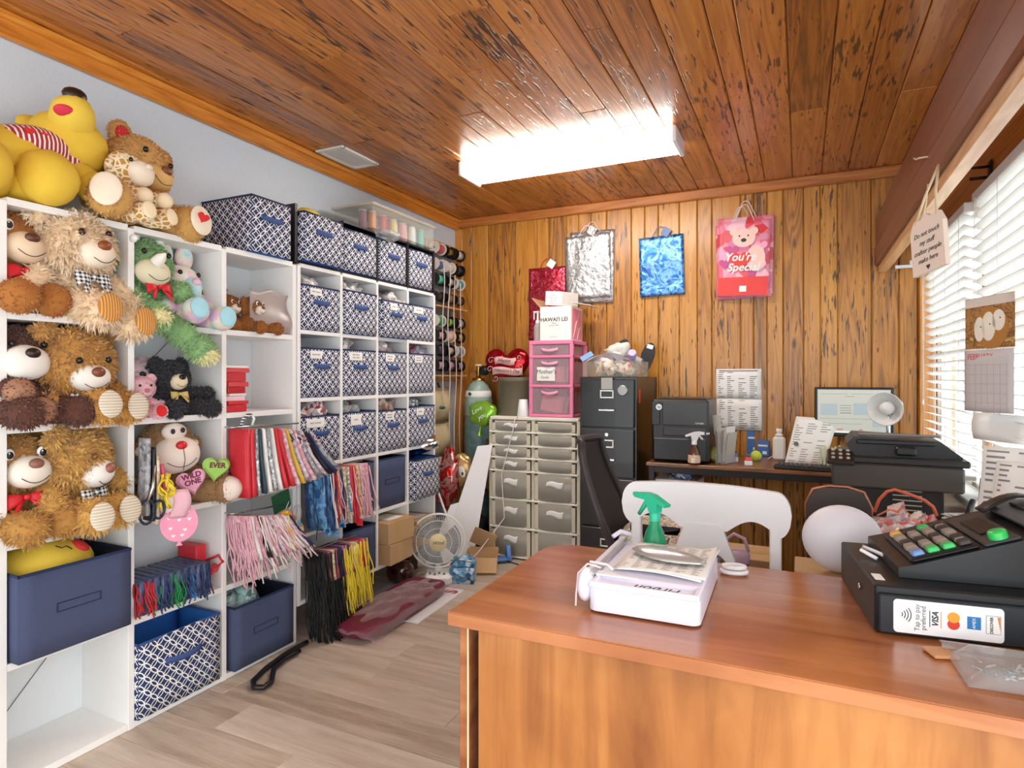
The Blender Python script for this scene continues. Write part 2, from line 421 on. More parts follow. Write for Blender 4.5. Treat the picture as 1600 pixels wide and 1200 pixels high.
def floor_mat():
    s = N('grey_oak_laminate'); tc = s.n('ShaderNodeTexCoord'); rnd = s.n('ShaderNodeNewGeometry').outputs['Random Per Island']
    v = s.n('ShaderNodeVectorMath', {'operation': 'ADD'}, i0=tc.outputs['Object'], i1=s.n('ShaderNodeCombineXYZ', None, X=s.math('MULTIPLY', rnd, 31.0), Y=s.math('MULTIPLY', rnd, 77.0)).outputs[0]).outputs[0]
    st = s.n('ShaderNodeMapping', None, Vector=v, Scale=(1.2, 14.0, 1.0)).outputs[0]
    n1 = s.n('ShaderNodeTexNoise', None, Vector=st, Scale=1.5, Detail=5.0, Distortion=.5).outputs[0]
    n2 = s.n('ShaderNodeTexNoise', None, Vector=st, Scale=9.0, Detail=3.0).outputs[0]
    f = s.math('ADD', s.math('ADD', s.math('MULTIPLY', n1, .7), s.math('MULTIPLY', n2, .3)), s.math('MULTIPLY', s.math('SUBTRACT', rnd, .5), .22))
    base = s.ramp(f, [(.28, 'a08d7b'), (.5, 'bfae9d'), (.72, 'd3c5b6')])
    sc1 = s.n('ShaderNodeTexNoise', None, Vector=s.n('ShaderNodeMapping', None, Vector=tc.outputs['Object'], Scale=(10, 22, 1)).outputs[0], Scale=2.0, Detail=4.0).outputs[0]
    scf = s.n('ShaderNodeClamp', None, Value=s.math('MULTIPLY', s.math('SUBTRACT', sc1, .73), 6.0)).outputs[0]
    s.setp(Base_Color=s.mix(s.math('MULTIPLY', scf, .5), base, lin('6a5748')), Roughness=.42); return s.m
fm = floor_mat(); mb = MB(); y = YF; row = 0
while y < YB:
    x = XL - .3 * (row % 4) - R.uniform(0, .3); y1 = min(y + .19, YB)
    while x < XR:
        x0, x1 = max(x, XL), min(x + 1.22, XR)
        if x1 > x0 + .005: mb.box(((x0 + x1) / 2, (y + y1) / 2, -.02), (x1 - x0 - .0012, y1 - y - .0012, .04), fm, .0015)
        x += 1.22
    y += .19; row += 1
mb.box(((XL + XR) / 2, (YB + YF) / 2, -.05), (XR - XL, YB - YF, .02), fm)
struct(mb, 'floor')

mb = MB(); x = XL; dark_cols = 0
while x < XR:                                    # boards run away from the camera
    wd = R.choice([.095, .11, .135, .15, .17]); x1 = min(x + wd, XR); y = YF - R.uniform(0, 2)
    while y < YB:
        L = R.uniform(1.6, 3.2); y0, y1 = max(y, YF), min(y + L, YB)
        if y1 - y0 > .02: mb.box(((x + x1) / 2, (y0 + y1) / 2, ZC + .01), (x1 - x - .003, y1 - y0 - .001, .02), PINE_C, .0045)
        y += L
    x += wd
mb.box(((XL + XR) / 2, (YB + YF) / 2, ZC + .03), (XR - XL + .2, YB - YF, .02), PINE_C)
struct(mb, 'ceiling')

s_ = N('pale_blue_wall_paint'); tc = s_.n('ShaderNodeTexCoord'); nz = s_.n('ShaderNodeTexNoise', None, Vector=tc.outputs['Object'], Scale=60.0, Detail=3.0)
s_.setp(Base_Color=s_.mix(nz.outputs[0], lin('c3cfd9'), lin('d0dae2')), Roughness=.45); s_.bump(nz.outputs[0], .25, .004)
mb = MB(); mb.box((XL - .04, (YB + YF) / 2, ZC / 2), (.08, YB - YF + .1, ZC + .1), s_.m); struct(mb, 'wall_left')

mb = MB(); x = XL
while x < XR + .1:
    wd = R.choice([.085, .1, .1, .125, .15, .19]); x1 = min(x + wd, XR + .1)
    mb.box(((x + x1) / 2, YB + .01, ZC / 2), (x1 - x - .002, .02, ZC), PINE_W, .006); x += wd
mb.box(((XL + XR) / 2, YB + .035, ZC / 2), (XR - XL + .2, .03, ZC + .14), PINE_W)
struct(mb, 'wall_back')

# right wall: boards above the windows, a plain wall below, window openings between
WZ0, WZ1 = .80, 2.14
W1 = (3.36, 4.46); W2 = (2.12, 3.26)
WRY = 1.15; mb = MB(); y = WRY
while y < YB:
    wd = R.choice([.09, .11, .13]); y1 = min(y + wd, YB)
    mb.box((XR + .03, (y + y1) / 2, (WZ1 + ZC) / 2), (.06, y1 - y - .002, ZC - WZ1), PINE_W, .005); y += wd
wp = mat('e9e6df', .6, var=.03, name='cream_wall_paint')
mb.box((XR + .03, (WRY + YB) / 2 + .025, WZ0 / 2 - .03), (.06, YB - WRY + .05, WZ0 + .06), wp)
for a, b in ((W1[1], YB), (W2[1], W1[0]), (WRY, W2[0])): mb.box((XR + .03, (a + b) / 2, (WZ0 + WZ1) / 2), (.06, b - a, WZ1 - WZ0), wp)
struct(mb, 'wall_right')
glass = clear_mat('window_glass', 'f6fbff', .04, .02)
for i, (a, b) in enumerate((W1, W2)):
    mb = MB(); t = .035
    fmr = mat('efece6', .4, var=.02, name='window_paint'); xx = XR + .035
    for (cy, cz, sy, sz) in (((a + t / 2), (WZ0 + WZ1) / 2, t, WZ1 - WZ0), (b - t / 2, (WZ0 + WZ1) / 2, t, WZ1 - WZ0), ((a + b) / 2, WZ0 + t / 2, b - a, t), ((a + b) / 2, WZ1 - t / 2, b - a, t), ((a + b) / 2, (WZ0 + WZ1) / 2, b - a, t)):
        mb.box((xx, cy, cz), (.05, sy, sz), fmr, .003)
    wo = struct(mb, 'window_%d' % (i + 1))
    MB().box((xx + .005, (a + b) / 2, (WZ0 + WZ1) / 2), (.004, b - a - .03, WZ1 - WZ0 - .03), glass).build('pane', wo)
mb = MB(); mb.box((XR - .03, 3.25, WZ0 - .02), (.14, 2.5, .035), wp, .005); struct(mb, 'trim_1', label='cream window sill along the right wall')
# casings between and above the windows
mb = MB(); mb.box((XR - .012, 3.31, 1.48), (.024, .10, 1.38), LIGHTWOOD, .004); struct(mb, 'trim_2')
mb = MB(); mb.box((XR - .012, 3.2, 2.26), (.024, 2.7, .19), PINE_Y, .004); struct(mb, 'trim_3', label='orange pine header board above the windows')
mb = MB(); mb.box((XR - .016, 3.2, 2.148), (.032, 2.7, .03), LIGHTWOOD, .004); struct(mb, 'trim_4')
# corner posts, crown boards
mb = MB(); mb.box((XR - .045, YB - .015, 1.29), (.09, .03, 2.58), POST, .004); struct(mb, 'trim_5')
mb = MB(); mb.box((XL + .035, YB - .012, 1.29), (.07, .024, 2.58), POST, .004); struct(mb, 'trim_6')
mb = MB(); mb.box((XL + .018, (YB + YF) / 2, ZC - .045), (.036, YB - YF, .085), PINE_Y, .008); mb.box((XL + .03, (YB + YF) / 2, ZC - .016), (.06, YB - YF, .03), PINE_Y, .006); struct(mb, 'trim_7', label='honey pine crown board along the blue wall')
mb = MB(); mb.box(((XL + XR) / 2, YB - .018, ZC - .035), (XR - XL, .036, .07), PINE_X, .008); struct(mb, 'trim_8', label='pine crown board along the panelled wall')
# brown beam of two boards with a raw underside
mb = MB(); mb.box((.455, 1.72, 2.252), (.05, 5.6, .178), BEAM, .006); struct(mb, 'trim_9', label='upper brown beam board across the right of the room')
mb = MB(); mb.box((.452, 1.72, 2.095), (.064, 5.6, .112), BEAM, .006); mb.box((.468, 1.72, 2.02), (.05, 5.6, .045), LIGHTWOOD, .004)
mb.box((.498, 1.72, 2.035), (.012, 5.6, .03), WHITEP); struct(mb, 'trim_10', label='lower brown beam board with a raw wood underside')

# ceiling light and vent
t = thing('ceiling_light', 'long white fluorescent wraparound light on the plank ceiling', 'ceiling light', (-1.25, 3.405, ZC))
lens = emit_mat('fffaf2', LAMP_POWER, 'lit_diffuser')
prof = [(-.12, -.005), (.12, -.005), (.125, -.045), (.09, -.085), (-.09, -.085), (-.125, -.045)]
MB().prism([(y, z) for y, z in prof][::-1], 1.26, lens, Matrix.Translation((-.63, 0, 0)) @ Matrix(((0, 0, 1, 0), (1, 0, 0, 0), (0, 1, 0, 0), (0, 0, 0, 1)))).build('diffuser', t)
MB().box((0, 0, -.008), (1.3, .2, .014), WHITEP, .003).build('base_pan', t)
for sx in (-1, 1): MB().box((sx * .645, 0, -.045), (.024, .262, .088), WHITEP, .006).build('end_cap', t)
p = W(520, 249, Z=ZC); p = Vector((-2.47, 2.93, ZC))
t = thing('ceiling_vent', 'white louvred air vent in the ceiling beside the blue wall', 'vent', p, 0)
mb = MB(); gm = mat('dcdcd8', .4, name='vent_enamel')
for sx, sy, lx, ly in ((0, -.155, .2, .03), (0, .155, .2, .03), (-.085, 0, .03, .31), (.085, 0, .03, .31)): mb.box((sx, sy, -.006), (lx, ly, .012), gm, .003)
mb.build('frame', t)
MB().box((0, 0, -.002), (.15, .29, .002), mat('3a3836', .8, name='duct_shade')).build('duct_shade_sheet', t)  # flat dark sheet behind the louvres; its colour stands in for duct shade
mb = MB()
for k in range(9): mb.box((-.06 + k * .015, 0, -.008), (.011, .28, .0015), gm, 0, TR((0, 0, 0)))
mb.build('louvres', t)

# blinds
def blind(y0, y1, label):
    t = thing('venetian_blind', label, 'blind', (XR - .06, (y0 + y1) / 2, 0), group='venetian blinds in the windows'); L = y1 - y0; sl = mat('f7f6f0', .5, var=.01, name='blind_slat')
    MB().box((0, 0, 2.10), (.05, L, .045), sl, .004).build('headrail', t)
    mb = MB(); z = 2.06
    while z > .90:
        mb.box((0, 0, 0), (.052, L - .01, .003), sl, .001, TR((0, 0, z), 0, 24 if z > 1.16 else 8)); z -= .047
    mb.build('slats', t)
    MB().box((0, 0, .875), (.05, L, .018), sl, .004).build('bottom_rail', t)
    for f in (.08, .36, .64, .92):
        y = -L / 2 + f * L; mb = MB()
        for x in (-.028, .028): mb.tube([(x, y, 2.08), (x, y, .88)], .0012, sl, 4)
        mb.build('ladder_cord', t)
    mb = MB(); mb.tube([(-.036, L / 2 - .1, 2.08), (-.036, L / 2 - .1, 1.2)], .0015, sl, 5); mb.lathe([(.002, 0), (.006, -.02), (.004, -.03)], sl, 8, TR((-.036, L / 2 - .1, 1.2))); mb.build('pull_cord', t)
blind(W1[0] + .02, W1[1] - .02, 'white slatted blind in the far window beside the panelled corner')
blind(W2[0] + .02, W2[1] - .02, 'white slatted blind in the near window at the right edge')

# ================= CUBE SHELVING =================
XF = -2.29                                   # front plane of both white units
def cube_unit(name, label, y0, pitch, ncol, z0, zs, th, depth, skip=()):
    t = thing(name, label, 'shelf unit', (XF, y0, 0)); y1 = ncol * pitch; z1 = zs[-1]
    for k in range(ncol + 1):
        MB().box((-depth / 2, k * pitch, (z0 + z1) / 2), (depth, th, z1 - z0), WHITE, .0015).build('upright', t)
    for z in zs:
        for k in range(ncol):
            MB().box((-depth / 2, (k + .5) * pitch, z), (depth - .002, pitch - th, th), WHITE, .001).build('shelf_board', t)
    bk = mat('e6ebee', .6, var=.02, name='back_panel_card')
    MB().box((-depth - .003, y1 / 2, (z0 + z1) / 2), (.005, y1, z1 - z0), bk).build('back_panel', t)
    return t
ZS1 = [.013, .402, .788, 1.162, 1.530, 1.895]; P1 = .4133; Y1 = 1.075
u1 = cube_unit('cube_shelf', 'tall white cube shelf of three columns holding stuffed animals', Y1, P1, 3, 0, ZS1, .024, .285)
ZS2 = [.188, .524, .870, 1.216, 1.563, 1.899]; P2 = .316; Y2 = 2.347
u2 = cube_unit('cube_shelf', 'raised white cube shelf of four columns filled with blue lattice bins', Y2, P2, 4, .178, ZS2, .02, .285)
for yy in (.06, .62, 1.2):
    MB().box((-.2, yy, .0885), (.14, .1, .177), mat('4a3426', .7, name='dark_wood_block')).build('support_block', u2)
MB().ell((.012, P1 - .0, 1.855), (.02, .012, .016), WHITEP, None, 10, 7).build('hook', u1)
for c_, r_ in ((0, 5), (1, 2)):
    MB().tube([(-.281, c_ * P1 + .05, ZS1[5 - r_] + .02), (-.281, c_ * P1 + .36, ZS1[6 - r_] - .03)], .0016, mat('5a5a58', .6), 5).build('back_crease', u1)
def cell1(c, r): return Y1 + c * P1 + .012, Y1 + (c + 1) * P1 - .012, ZS1[5 - r] + .0125      # y0, y1, floor z ; r counted from the top, 1..5
def cell2(c, r): return Y2 + c * P2 + .01, Y2 + (c + 1) * P2 - .01, ZS2[5 - r] + .0105

def fabric_bin(label, loc, wy, dx, h, m, rim, group, handle=None, sticker=None, lining='2b62b0', slot=False, rz=0, bulge=.006, sdy=-.3):
    """open fabric box; local +X is the front, origin at the middle of its base"""
    t = thing('fabric_bin', label, 'storage bin', loc, rz, group); T = .006; lm = mat(lining, .8, var=.1, name='bin_lining')
    mb = MB(); nx = 8
    def wall(p, q, out):
        L = math.dist(p, q)
        def fn(u, v):
            k = bulge * math.sin(PI * u) * math.sin(PI * (v * .8 + .1)) * (1 if not slot else .3)
            return (p[0] + (q[0] - p[0]) * u + out[0] * k, p[1] + (q[1] - p[1]) * u + out[1] * k, .003 + (h - .003) * v)
        o = len(mb.uv); mb.sheet(fn, nx, 4, m, .003)
        for i in range(o, len(mb.uv)): mb.uv[i] = [(a * L + .004, b * h) for a, b in mb.uv[i]]
        mb.sheet(lambda u, v: tuple(a - o_ * .003 for a, o_ in zip(fn(u, v), (out[0], out[1], 0))), nx, 4, lm, .001)
    X, Y = dx / 2, wy / 2
    wall((X, -Y), (X, Y), (1, 0)); wall((-X, Y), (-X, -Y), (-1, 0)); wall((-X, -Y), (X, -Y), (0, -1)); wall((X, Y), (-X, Y), (0, 1))
    mb.box((0, 0, .004), (dx - .004, wy - .004, .006), lm); mb.build('body', t)
    pts = [(X, -Y, h), (X, Y, h), (-X, Y, h), (-X, -Y, h)]
    rb = MB()
    for i in range(4):
        a, b = pts[i], pts[(i + 1) % 4]; rb.box(((a[0] + b[0]) / 2, (a[1] + b[1]) / 2, h - .004), (abs(a[0] - b[0]) + .006, abs(a[1] - b[1]) + .006, .011), rim, .002)
    rb.build('rim_binding', t)
    if handle:
        hw = handle; hb = MB(); o = R.uniform(-.01, .01)
        hb.sheet(lambda u, v: (X + bulge + .003 + .011 * math.sin(PI * u), -hw / 2 + hw * u + o, h * .60 - .007 * math.sin(PI * u) + .024 * v), 8, 1, NAVYH, .003); hb.build('handle', t)
    if slot:
        sb = MB()
        for (a, b, w_, hh) in ((0, .02, .14, .003), (0, -.008, .14, .003), (-.07, .006, .004, .03), (.07, .006, .004, .03)): sb.box((X + .0045, a, h * .5 + b), (.003, w_, hh), rim, .001)
        sb.build('handle_flap', t)
    if sticker:
        sw, sh = sticker[0], sticker[1]; y = sdy * wy / 2 if sdy else 0; zz = h - .035 - sh / 2 + .02
        st = MB().box((X + bulge + .004, y, zz), (.0015, sw, sh), PAPER).build('label_sticker', t)
        for i, ln in enumerate(sticker[2:]): text(ln, .011, INK, 'label_lettering', st, Matrix.Translation((X + bulge + .0052, y, zz + (len(sticker) - 3) * .008 - i * .016)) @ FX, .0002)
    return t
GB = 'blue and white lattice fabric bins'
LBL = dict(handle=.11)
dark = mat('1d2c50', .85, name='navy_binding')
def foilstuff(name, label, cat, loc, r, cols, seed, n=7, rough=.25, metal=.0, kind='v', grp=None, spread=1.0):
    """a heap of crumpled packets or clear bags"""
    mb = MB(); m = cols if not isinstance(cols, (list, tuple)) else patchwork(name + '_print_%d' % seed, cols, 45, rough, metal, kind); rr = random.Random(seed)
    for k in range(n):
        a = rr.uniform(.3, .55); c = (rr.uniform(-1, 1) * r[0] * .5 * spread, rr.uniform(-1, 1) * r[1] * .62 * spread, r[2] * rr.uniform(.35, .62))
        mb.ell(c, (r[0] * a, r[1] * a * .8, r[2] * a), m, rotm(rr.uniform(-40, 40), rr.uniform(-30, 30), rr.uniform(0, 180)), 9, 6, 1.0, seed + k * 1.7)
    return one(mb, name, label, cat, loc, 0, grp)
# --- bins in the raised unit: (column, row, height, sticker, protrusion, label, contents)
CB = ['f4f6f6', 'cfd4d6', 'e2c9b6', 'ffffff', '9aa2a8']
rows = {
 (0, 1): (.235, (.085, .035, 'PARTY BAGS'), 0, 'fabric lattice bin in the top row, first column, clear bags spilling over', CB),
 (1, 1): (.245, None, .012, 'unlabelled lattice bin in the top row, second column, pushed forward', CB),
 (2, 1): (.225, (.07, .04, 'LEI BOX'), .03, 'lattice bin with a small sticker in the top row, third column', ['e9e9e6', 'b7a79d', 'f6f6f6', '8d8f94']),
 (3, 1): (.235, (.11, .04, 'GIFT BOXES'), 0, 'lattice bin with a wide sticker at the right end of the top row', None),
 (0, 2): (.258, (.085, .04, 'BALLOONS'), 0, 'lattice bin with a sticker in the second row, first column', None),
 (1, 2): (.262, (.11, .045, 'SMALL BAGS', 'AND CARDS'), 0, 'lattice bin with a two-line sticker and silver packets in the second row', ['f2f2f2', '8f959a', 'ffffff', '55585c']),
 (2, 2): (.262, (.085, .045, 'GIFT TAGS', 'RIBBON'), 0, 'lattice bin with a sticker and pinkish packets in the second row, third column', ['f5f0f0', 'a7a9ac', 'e7b9b4', 'ffffff']),
 (3, 2): (.262, (.09, .045, 'MINI GIFTS', 'AND BOWS'), 0, 'lattice bin without a handle at the right end of the second row', ['d9515b', '6d8fb0', 'e9e2dc']),
 (0, 3): (.25, (.13, .045, 'PARTY SUPPLIES'), 0, 'lattice bin under silver wrap in the third row, first column', ['efe6e4', 'c9c2c2', '6d6a6c', 'b03a40', 'ffffff']),
 (1, 3): (.255, (.09, .06, 'BOWS'), 0, 'lattice bin with red and teal packets in the third row, second column', ['d8232a', 'cfe6e0', 'e8f2ef', '9fd0c6']),
 (2, 3): (.25, (.085, .045, 'BIRTHDAY', 'BANNERS'), 0, 'lattice bin with an orange packet on top in the third row', ['f1efe9', 'd78a52', 'cfc8bd', '6b7c86']),
 (3, 3): (.262, (.085, .045, 'EASTER'), .01, 'lattice bin with grey packets at the right end of the third row', ['8fa3a8', '3c4a50', 'd5dcdf', 'b9c6c8']),
 (3, 4): (.262, None, .05, 'lattice bin sticking out of the fourth row with a foil roll', None),
}
for (c, r), (h, st, out, lab, cont) in rows.items():
    a, b, z = cell2(c, r); cy = (a + b) / 2 + R.uniform(-.004, .004)
    fabric_bin(lab, (XF - .137 + out, cy, z), .285, .265, h, LATTICE, dark, GB, None if (c, r) == (3, 2) else .115, st, bulge=.004)
    if cont: foilstuff('party_packets', 'crumpled packets heaped in the %s row bin, %s from the left' % (['', 'top', 'second', 'third'][r], ['first', 'second', 'third', 'fourth'][c]), 'packets', (XF - .14 + out, cy - .01, z + h - .05), (.13, .125, .12), cont, c * 7 + r, 9, grp='packets heaped in the lattice bins')
NB = 'plain navy fabric bins'
for c, r, lab, out in ((1, 4, 'plain navy bin in the fourth row beside the hanging gift bags', .0), (2, 4, 'plain navy bin with a creased front in the fourth row', 0.0), (1, 5, 'plain navy bin in the bottom row of the raised shelf', 0.01)):
    a, b, z = cell2(c, r); fabric_bin(lab, (XF - .14 + out, (a + b) / 2, z), .27, .26, .30 if r == 4 else .27, NAVY, dark, NB, None, None, '0e0f14', True)
a, b, z = cell2(3, 4)
mb = MB(); sil = mat('d5dfe8', .15, 1.0, var=.1, name='silver_foil'); mb.lathe([(.022, 0), (.045, 0), (.045, .2), (.022, .2), (.022, 0)], sil, 22, TR((0, 0, 0), 0, 78, 20), True, False)
t = thing('foil_roll', 'silver foil roll lying in the lattice bin above the fan', 'foil roll', (XF - .10, (a + b) / 2 + .0, z + .30), 0)
MB().lathe([(.03, 0), (.046, 0), (.046, .2), (.03, .2), (.03, 0)], sil, 22, TR((0, 0, 0), 0, 70, 25), True, False).build('foil', t)
MB().lathe([(.024, -.003), (.03, -.003), (.03, .203), (.024, .203), (.024, -.003)], KRAFT, 18, TR((0, 0, 0), 0, 70, 25), True, False).build('cardboard_core', t)
# --- black cubbies on top of the raised unit
t = thing('cubby_shelf', 'low black cubby shelf standing on the raised white shelf', 'shelf unit', (XF, Y2, 1.9095))
bl = mat('141416', .45, var=.05, name='black_laminate')
for y in (-.02, 2 * P2, 3 * P2, 4 * P2 - .005): MB().box((-.145, y, .147), (.29, .018, .294), bl, .001).build('upright', t)
for y0, y1, z in ((-.011, 2 * P2 - .009, .006), (2 * P2 + .009, 3 * P2 - .009, .006), (3 * P2 + .009, 4 * P2 - .014, .006), (P2 + .02, 2 * P2 - .009, .286), (2 * P2 + .009, 3 * P2 - .009, .286), (3 * P2 + .009, 4 * P2 - .014, .286)):
    MB().box((-.147, (y0 + y1) / 2, z), (.286, y1 - y0, .012), bl, .001).build('shelf_board', t)
MB().box((-.2925, 2 * P2 - .012, .147), (.004, 4 * P2, .294), bl).build('back_panel', t)
for c, (cy, wd, h, out, lab) in enumerate(((.152, .29, .25, .03, 'lattice bin in the black cubby with a yellow cushion poking out'), (.462, .29, .235, .012, 'lattice bin in the black cubby beside the cushion bin, under the clear tote'), (2.5 * P2, .275, .245, 0, 'lattice bin in the third black compartment from the left'), (3.5 * P2 - .005, .27, .245, 0, 'lattice bin in the last black compartment before the thread rack'))):
    fabric_bin(lab, (XF - .137 + out, Y2 + cy, 1.9225), wd, .265, h, LATTICE, dark, GB, .12, None, bulge=.005)
yel = mat('f0cf4c', .85, var=.05, name='yellow_plush')
one(MB().ell((0, 0, 0), (.09, .12, .11), yel, None, 20, 12, .1, 3), 'cushion', 'round yellow cushion stuffed in the black cubby bin', 'cushion', (XF - .13, Y2 + .19, 2.135))
# tote of ribbon reels
t = thing('storage_tote', 'clear lidded tote of coloured ribbon reels near the ceiling', 'tote', (-2.43, 3.255, 2.214))
mb = MB(); w0, d0, h0 = .66, .29, .135; TOTE = clear_mat('tote_plastic', 'f4f6f4', .1, .05)
for sx, sy, lx, ly in ((-1, 0, .003, w0), (1, 0, .003, w0), (0, -1, d0, .003), (0, 1, d0, .003)): mb.box((sx * d0 / 2, sy * w0 / 2, h0 / 2), (lx, ly, h0), TOTE)
mb.box((0, 0, .002), (d0, w0, .003), TOTE); mb.build('tub', t)
mb = MB(); lidm = clear_mat('tote_lid', 'f2efe2', .35, .25)
mb.box((0, 0, h0 + .01), (d0 + .03, w0 + .03, .018), lidm, .006); mb.box((0, 0, h0 + .022), (d0 - .06, w0 - .08, .008), lidm, .004); mb.build('lid', t)
reels = ['9a6b78', 'e08a48', '8d5a7a', 'c9353f', 'c9353f', 'e9d27c', 'f2f0ea', 'e8a6ae', 'efc5b8', 'f4f4f0', '9fd3cf', '78c3c0']
for k, c in enumerate(reels):
    nm = ['mauve', 'orange', 'plum', 'red', 'red', 'straw yellow', 'white', 'rose pink', 'peach', 'white', 'pale aqua', 'aqua'][k]
    rt = thing('ribbon_reel', nm + ' ribbon reel standing in the clear tote, ' + ['nearest the left end', 'second from the left end', 'third from the left end', 'left of the two red', 'right of the two red', 'right of the red pair', 'left of the rose one', 'beside the first white one', 'beside the rose one', 'left of the pale aqua one', 'second from the right end', 'at the right end'][k], 'ribbon reel', (-2.36 if k % 2 else -2.39, 2.965 + k * .0525, 2.2185), 0, 'ribbon reels in the clear tote')
    MB().lathe([(.021, .004), (.024, .02), (.024, .1), (.021, .116)], mat(c, .45, var=.1), 14).build('ribbon', rt)
    MB().lathe([(.008, 0), (.0245, 0), (.0245, .003), (.008, .003)], WHITEP, 14).lathe([(.008, .117), (.0245, .117), (.0245, .12), (.008, .12)], WHITEP, 14).build('flange', rt)
one(crumple(MB(), (0, 0, .02), (.05, .09, .025), FILM, 5, .8), 'clear_bag', 'crumpled clear bag wedged under the tote edge', 'bag', (XF + .035, 3.03, 2.165))

# --- fabric bins on and in the stuffed-animal unit
fabric_bin('tall lattice bin on top of the white shelf beside the plush toys', (-2.435, 2.150, 1.908), .235, .33, .262, LATTICE, dark, GB, .13, None, bulge=.004)
a, b, z = cell1(1, 5); fabric_bin('empty lattice bin with a bright blue lining at the bottom', (XF - .12, (a + b) / 2 - .01, z), .36, .27, .29, LATTICE, NAVYH, GB, .16, None, '2f74c8')
a, b, z = cell1(0, 4); fabric_bin('large plain navy bin jutting out with a yellow cushion inside', (XF - .105, (a + b) / 2 - .005, z), .36, .30, .285, NAVY, dark, NB, None, None, '101626', True)
cu = thing('cushion', 'fat yellow cushion with red patches squashed into the navy bin', 'cushion', (XF - .12, (a + b) / 2 - .03, z + .245), 0)
MB().ell((0, 0, 0), (.13, .155, .1), yel, None, 24, 14, .06, 9).build('cover', cu)
MB().ell((.062, .09, .068), (.035, .03, .012), mat('e0343a', .8), TR(rx=-25, ry=25), 12, 6).build('red_patch', cu)
mb = MB(); mb.tube([(.075, .0, .088), (.09, .012, .08), (.088, .028, .083), (.1, .04, .07)], .0022, INK, 5); mb.build('stitched_line', cu)
a, b, z = cell1(2, 5); fabric_bin('plain navy bin under the pink corded gift bags', (XF - .11, (a + b) / 2, z), .345, .27, .285, NAVY, dark, NB, None, None, '101626', True)
foilstuff('foil_packets', 'pale teal foil packets in the bottom navy bin', 'packets', (XF - .11, (a + b) / 2 - .06, z + .2), (.1, .1, .13), ['bcd9d8', '7fb2ae', 'e6f0ee', '51797a'], 77, 8)

# ================= PLUSH TOYS =================
def blend_mat(a, b, f): return mat(''.join('%02x' % round(int(a[i:i + 2], 16) * (1 - f) + int(b[i:i + 2], 16) * f) for i in (0, 2, 4)), .95, var=.1)
def limb(mb, a, b, r1, r2, m, furm, n, L):
    """stuffed limb: a swelling capsule from a to b with fur"""
    a, b = Vector(a), Vector(b); d = b - a; q = d.to_track_quat('X', 'Z').to_matrix().to_4x4(); rr = (r1 + r2) / 2
    mid = (a + b) / 2; rad = (d.length / 2 + rr * .75, rr, rr)
    mb.ell(mid, rad, m, q, 14, 12, .08, a.x * 9 + b.y * 5, .92)
    mb.ell(b, (r2 * 1.05,) * 3, m, None, 14, 10, .05, b.y * 7)
    if furm and n: mb.fur(mid, rad, furm, int(n * .6), L, q); mb.fur(b, (r2 * 1.05,) * 3, furm, int(n * .4), L)
    return d.normalized()
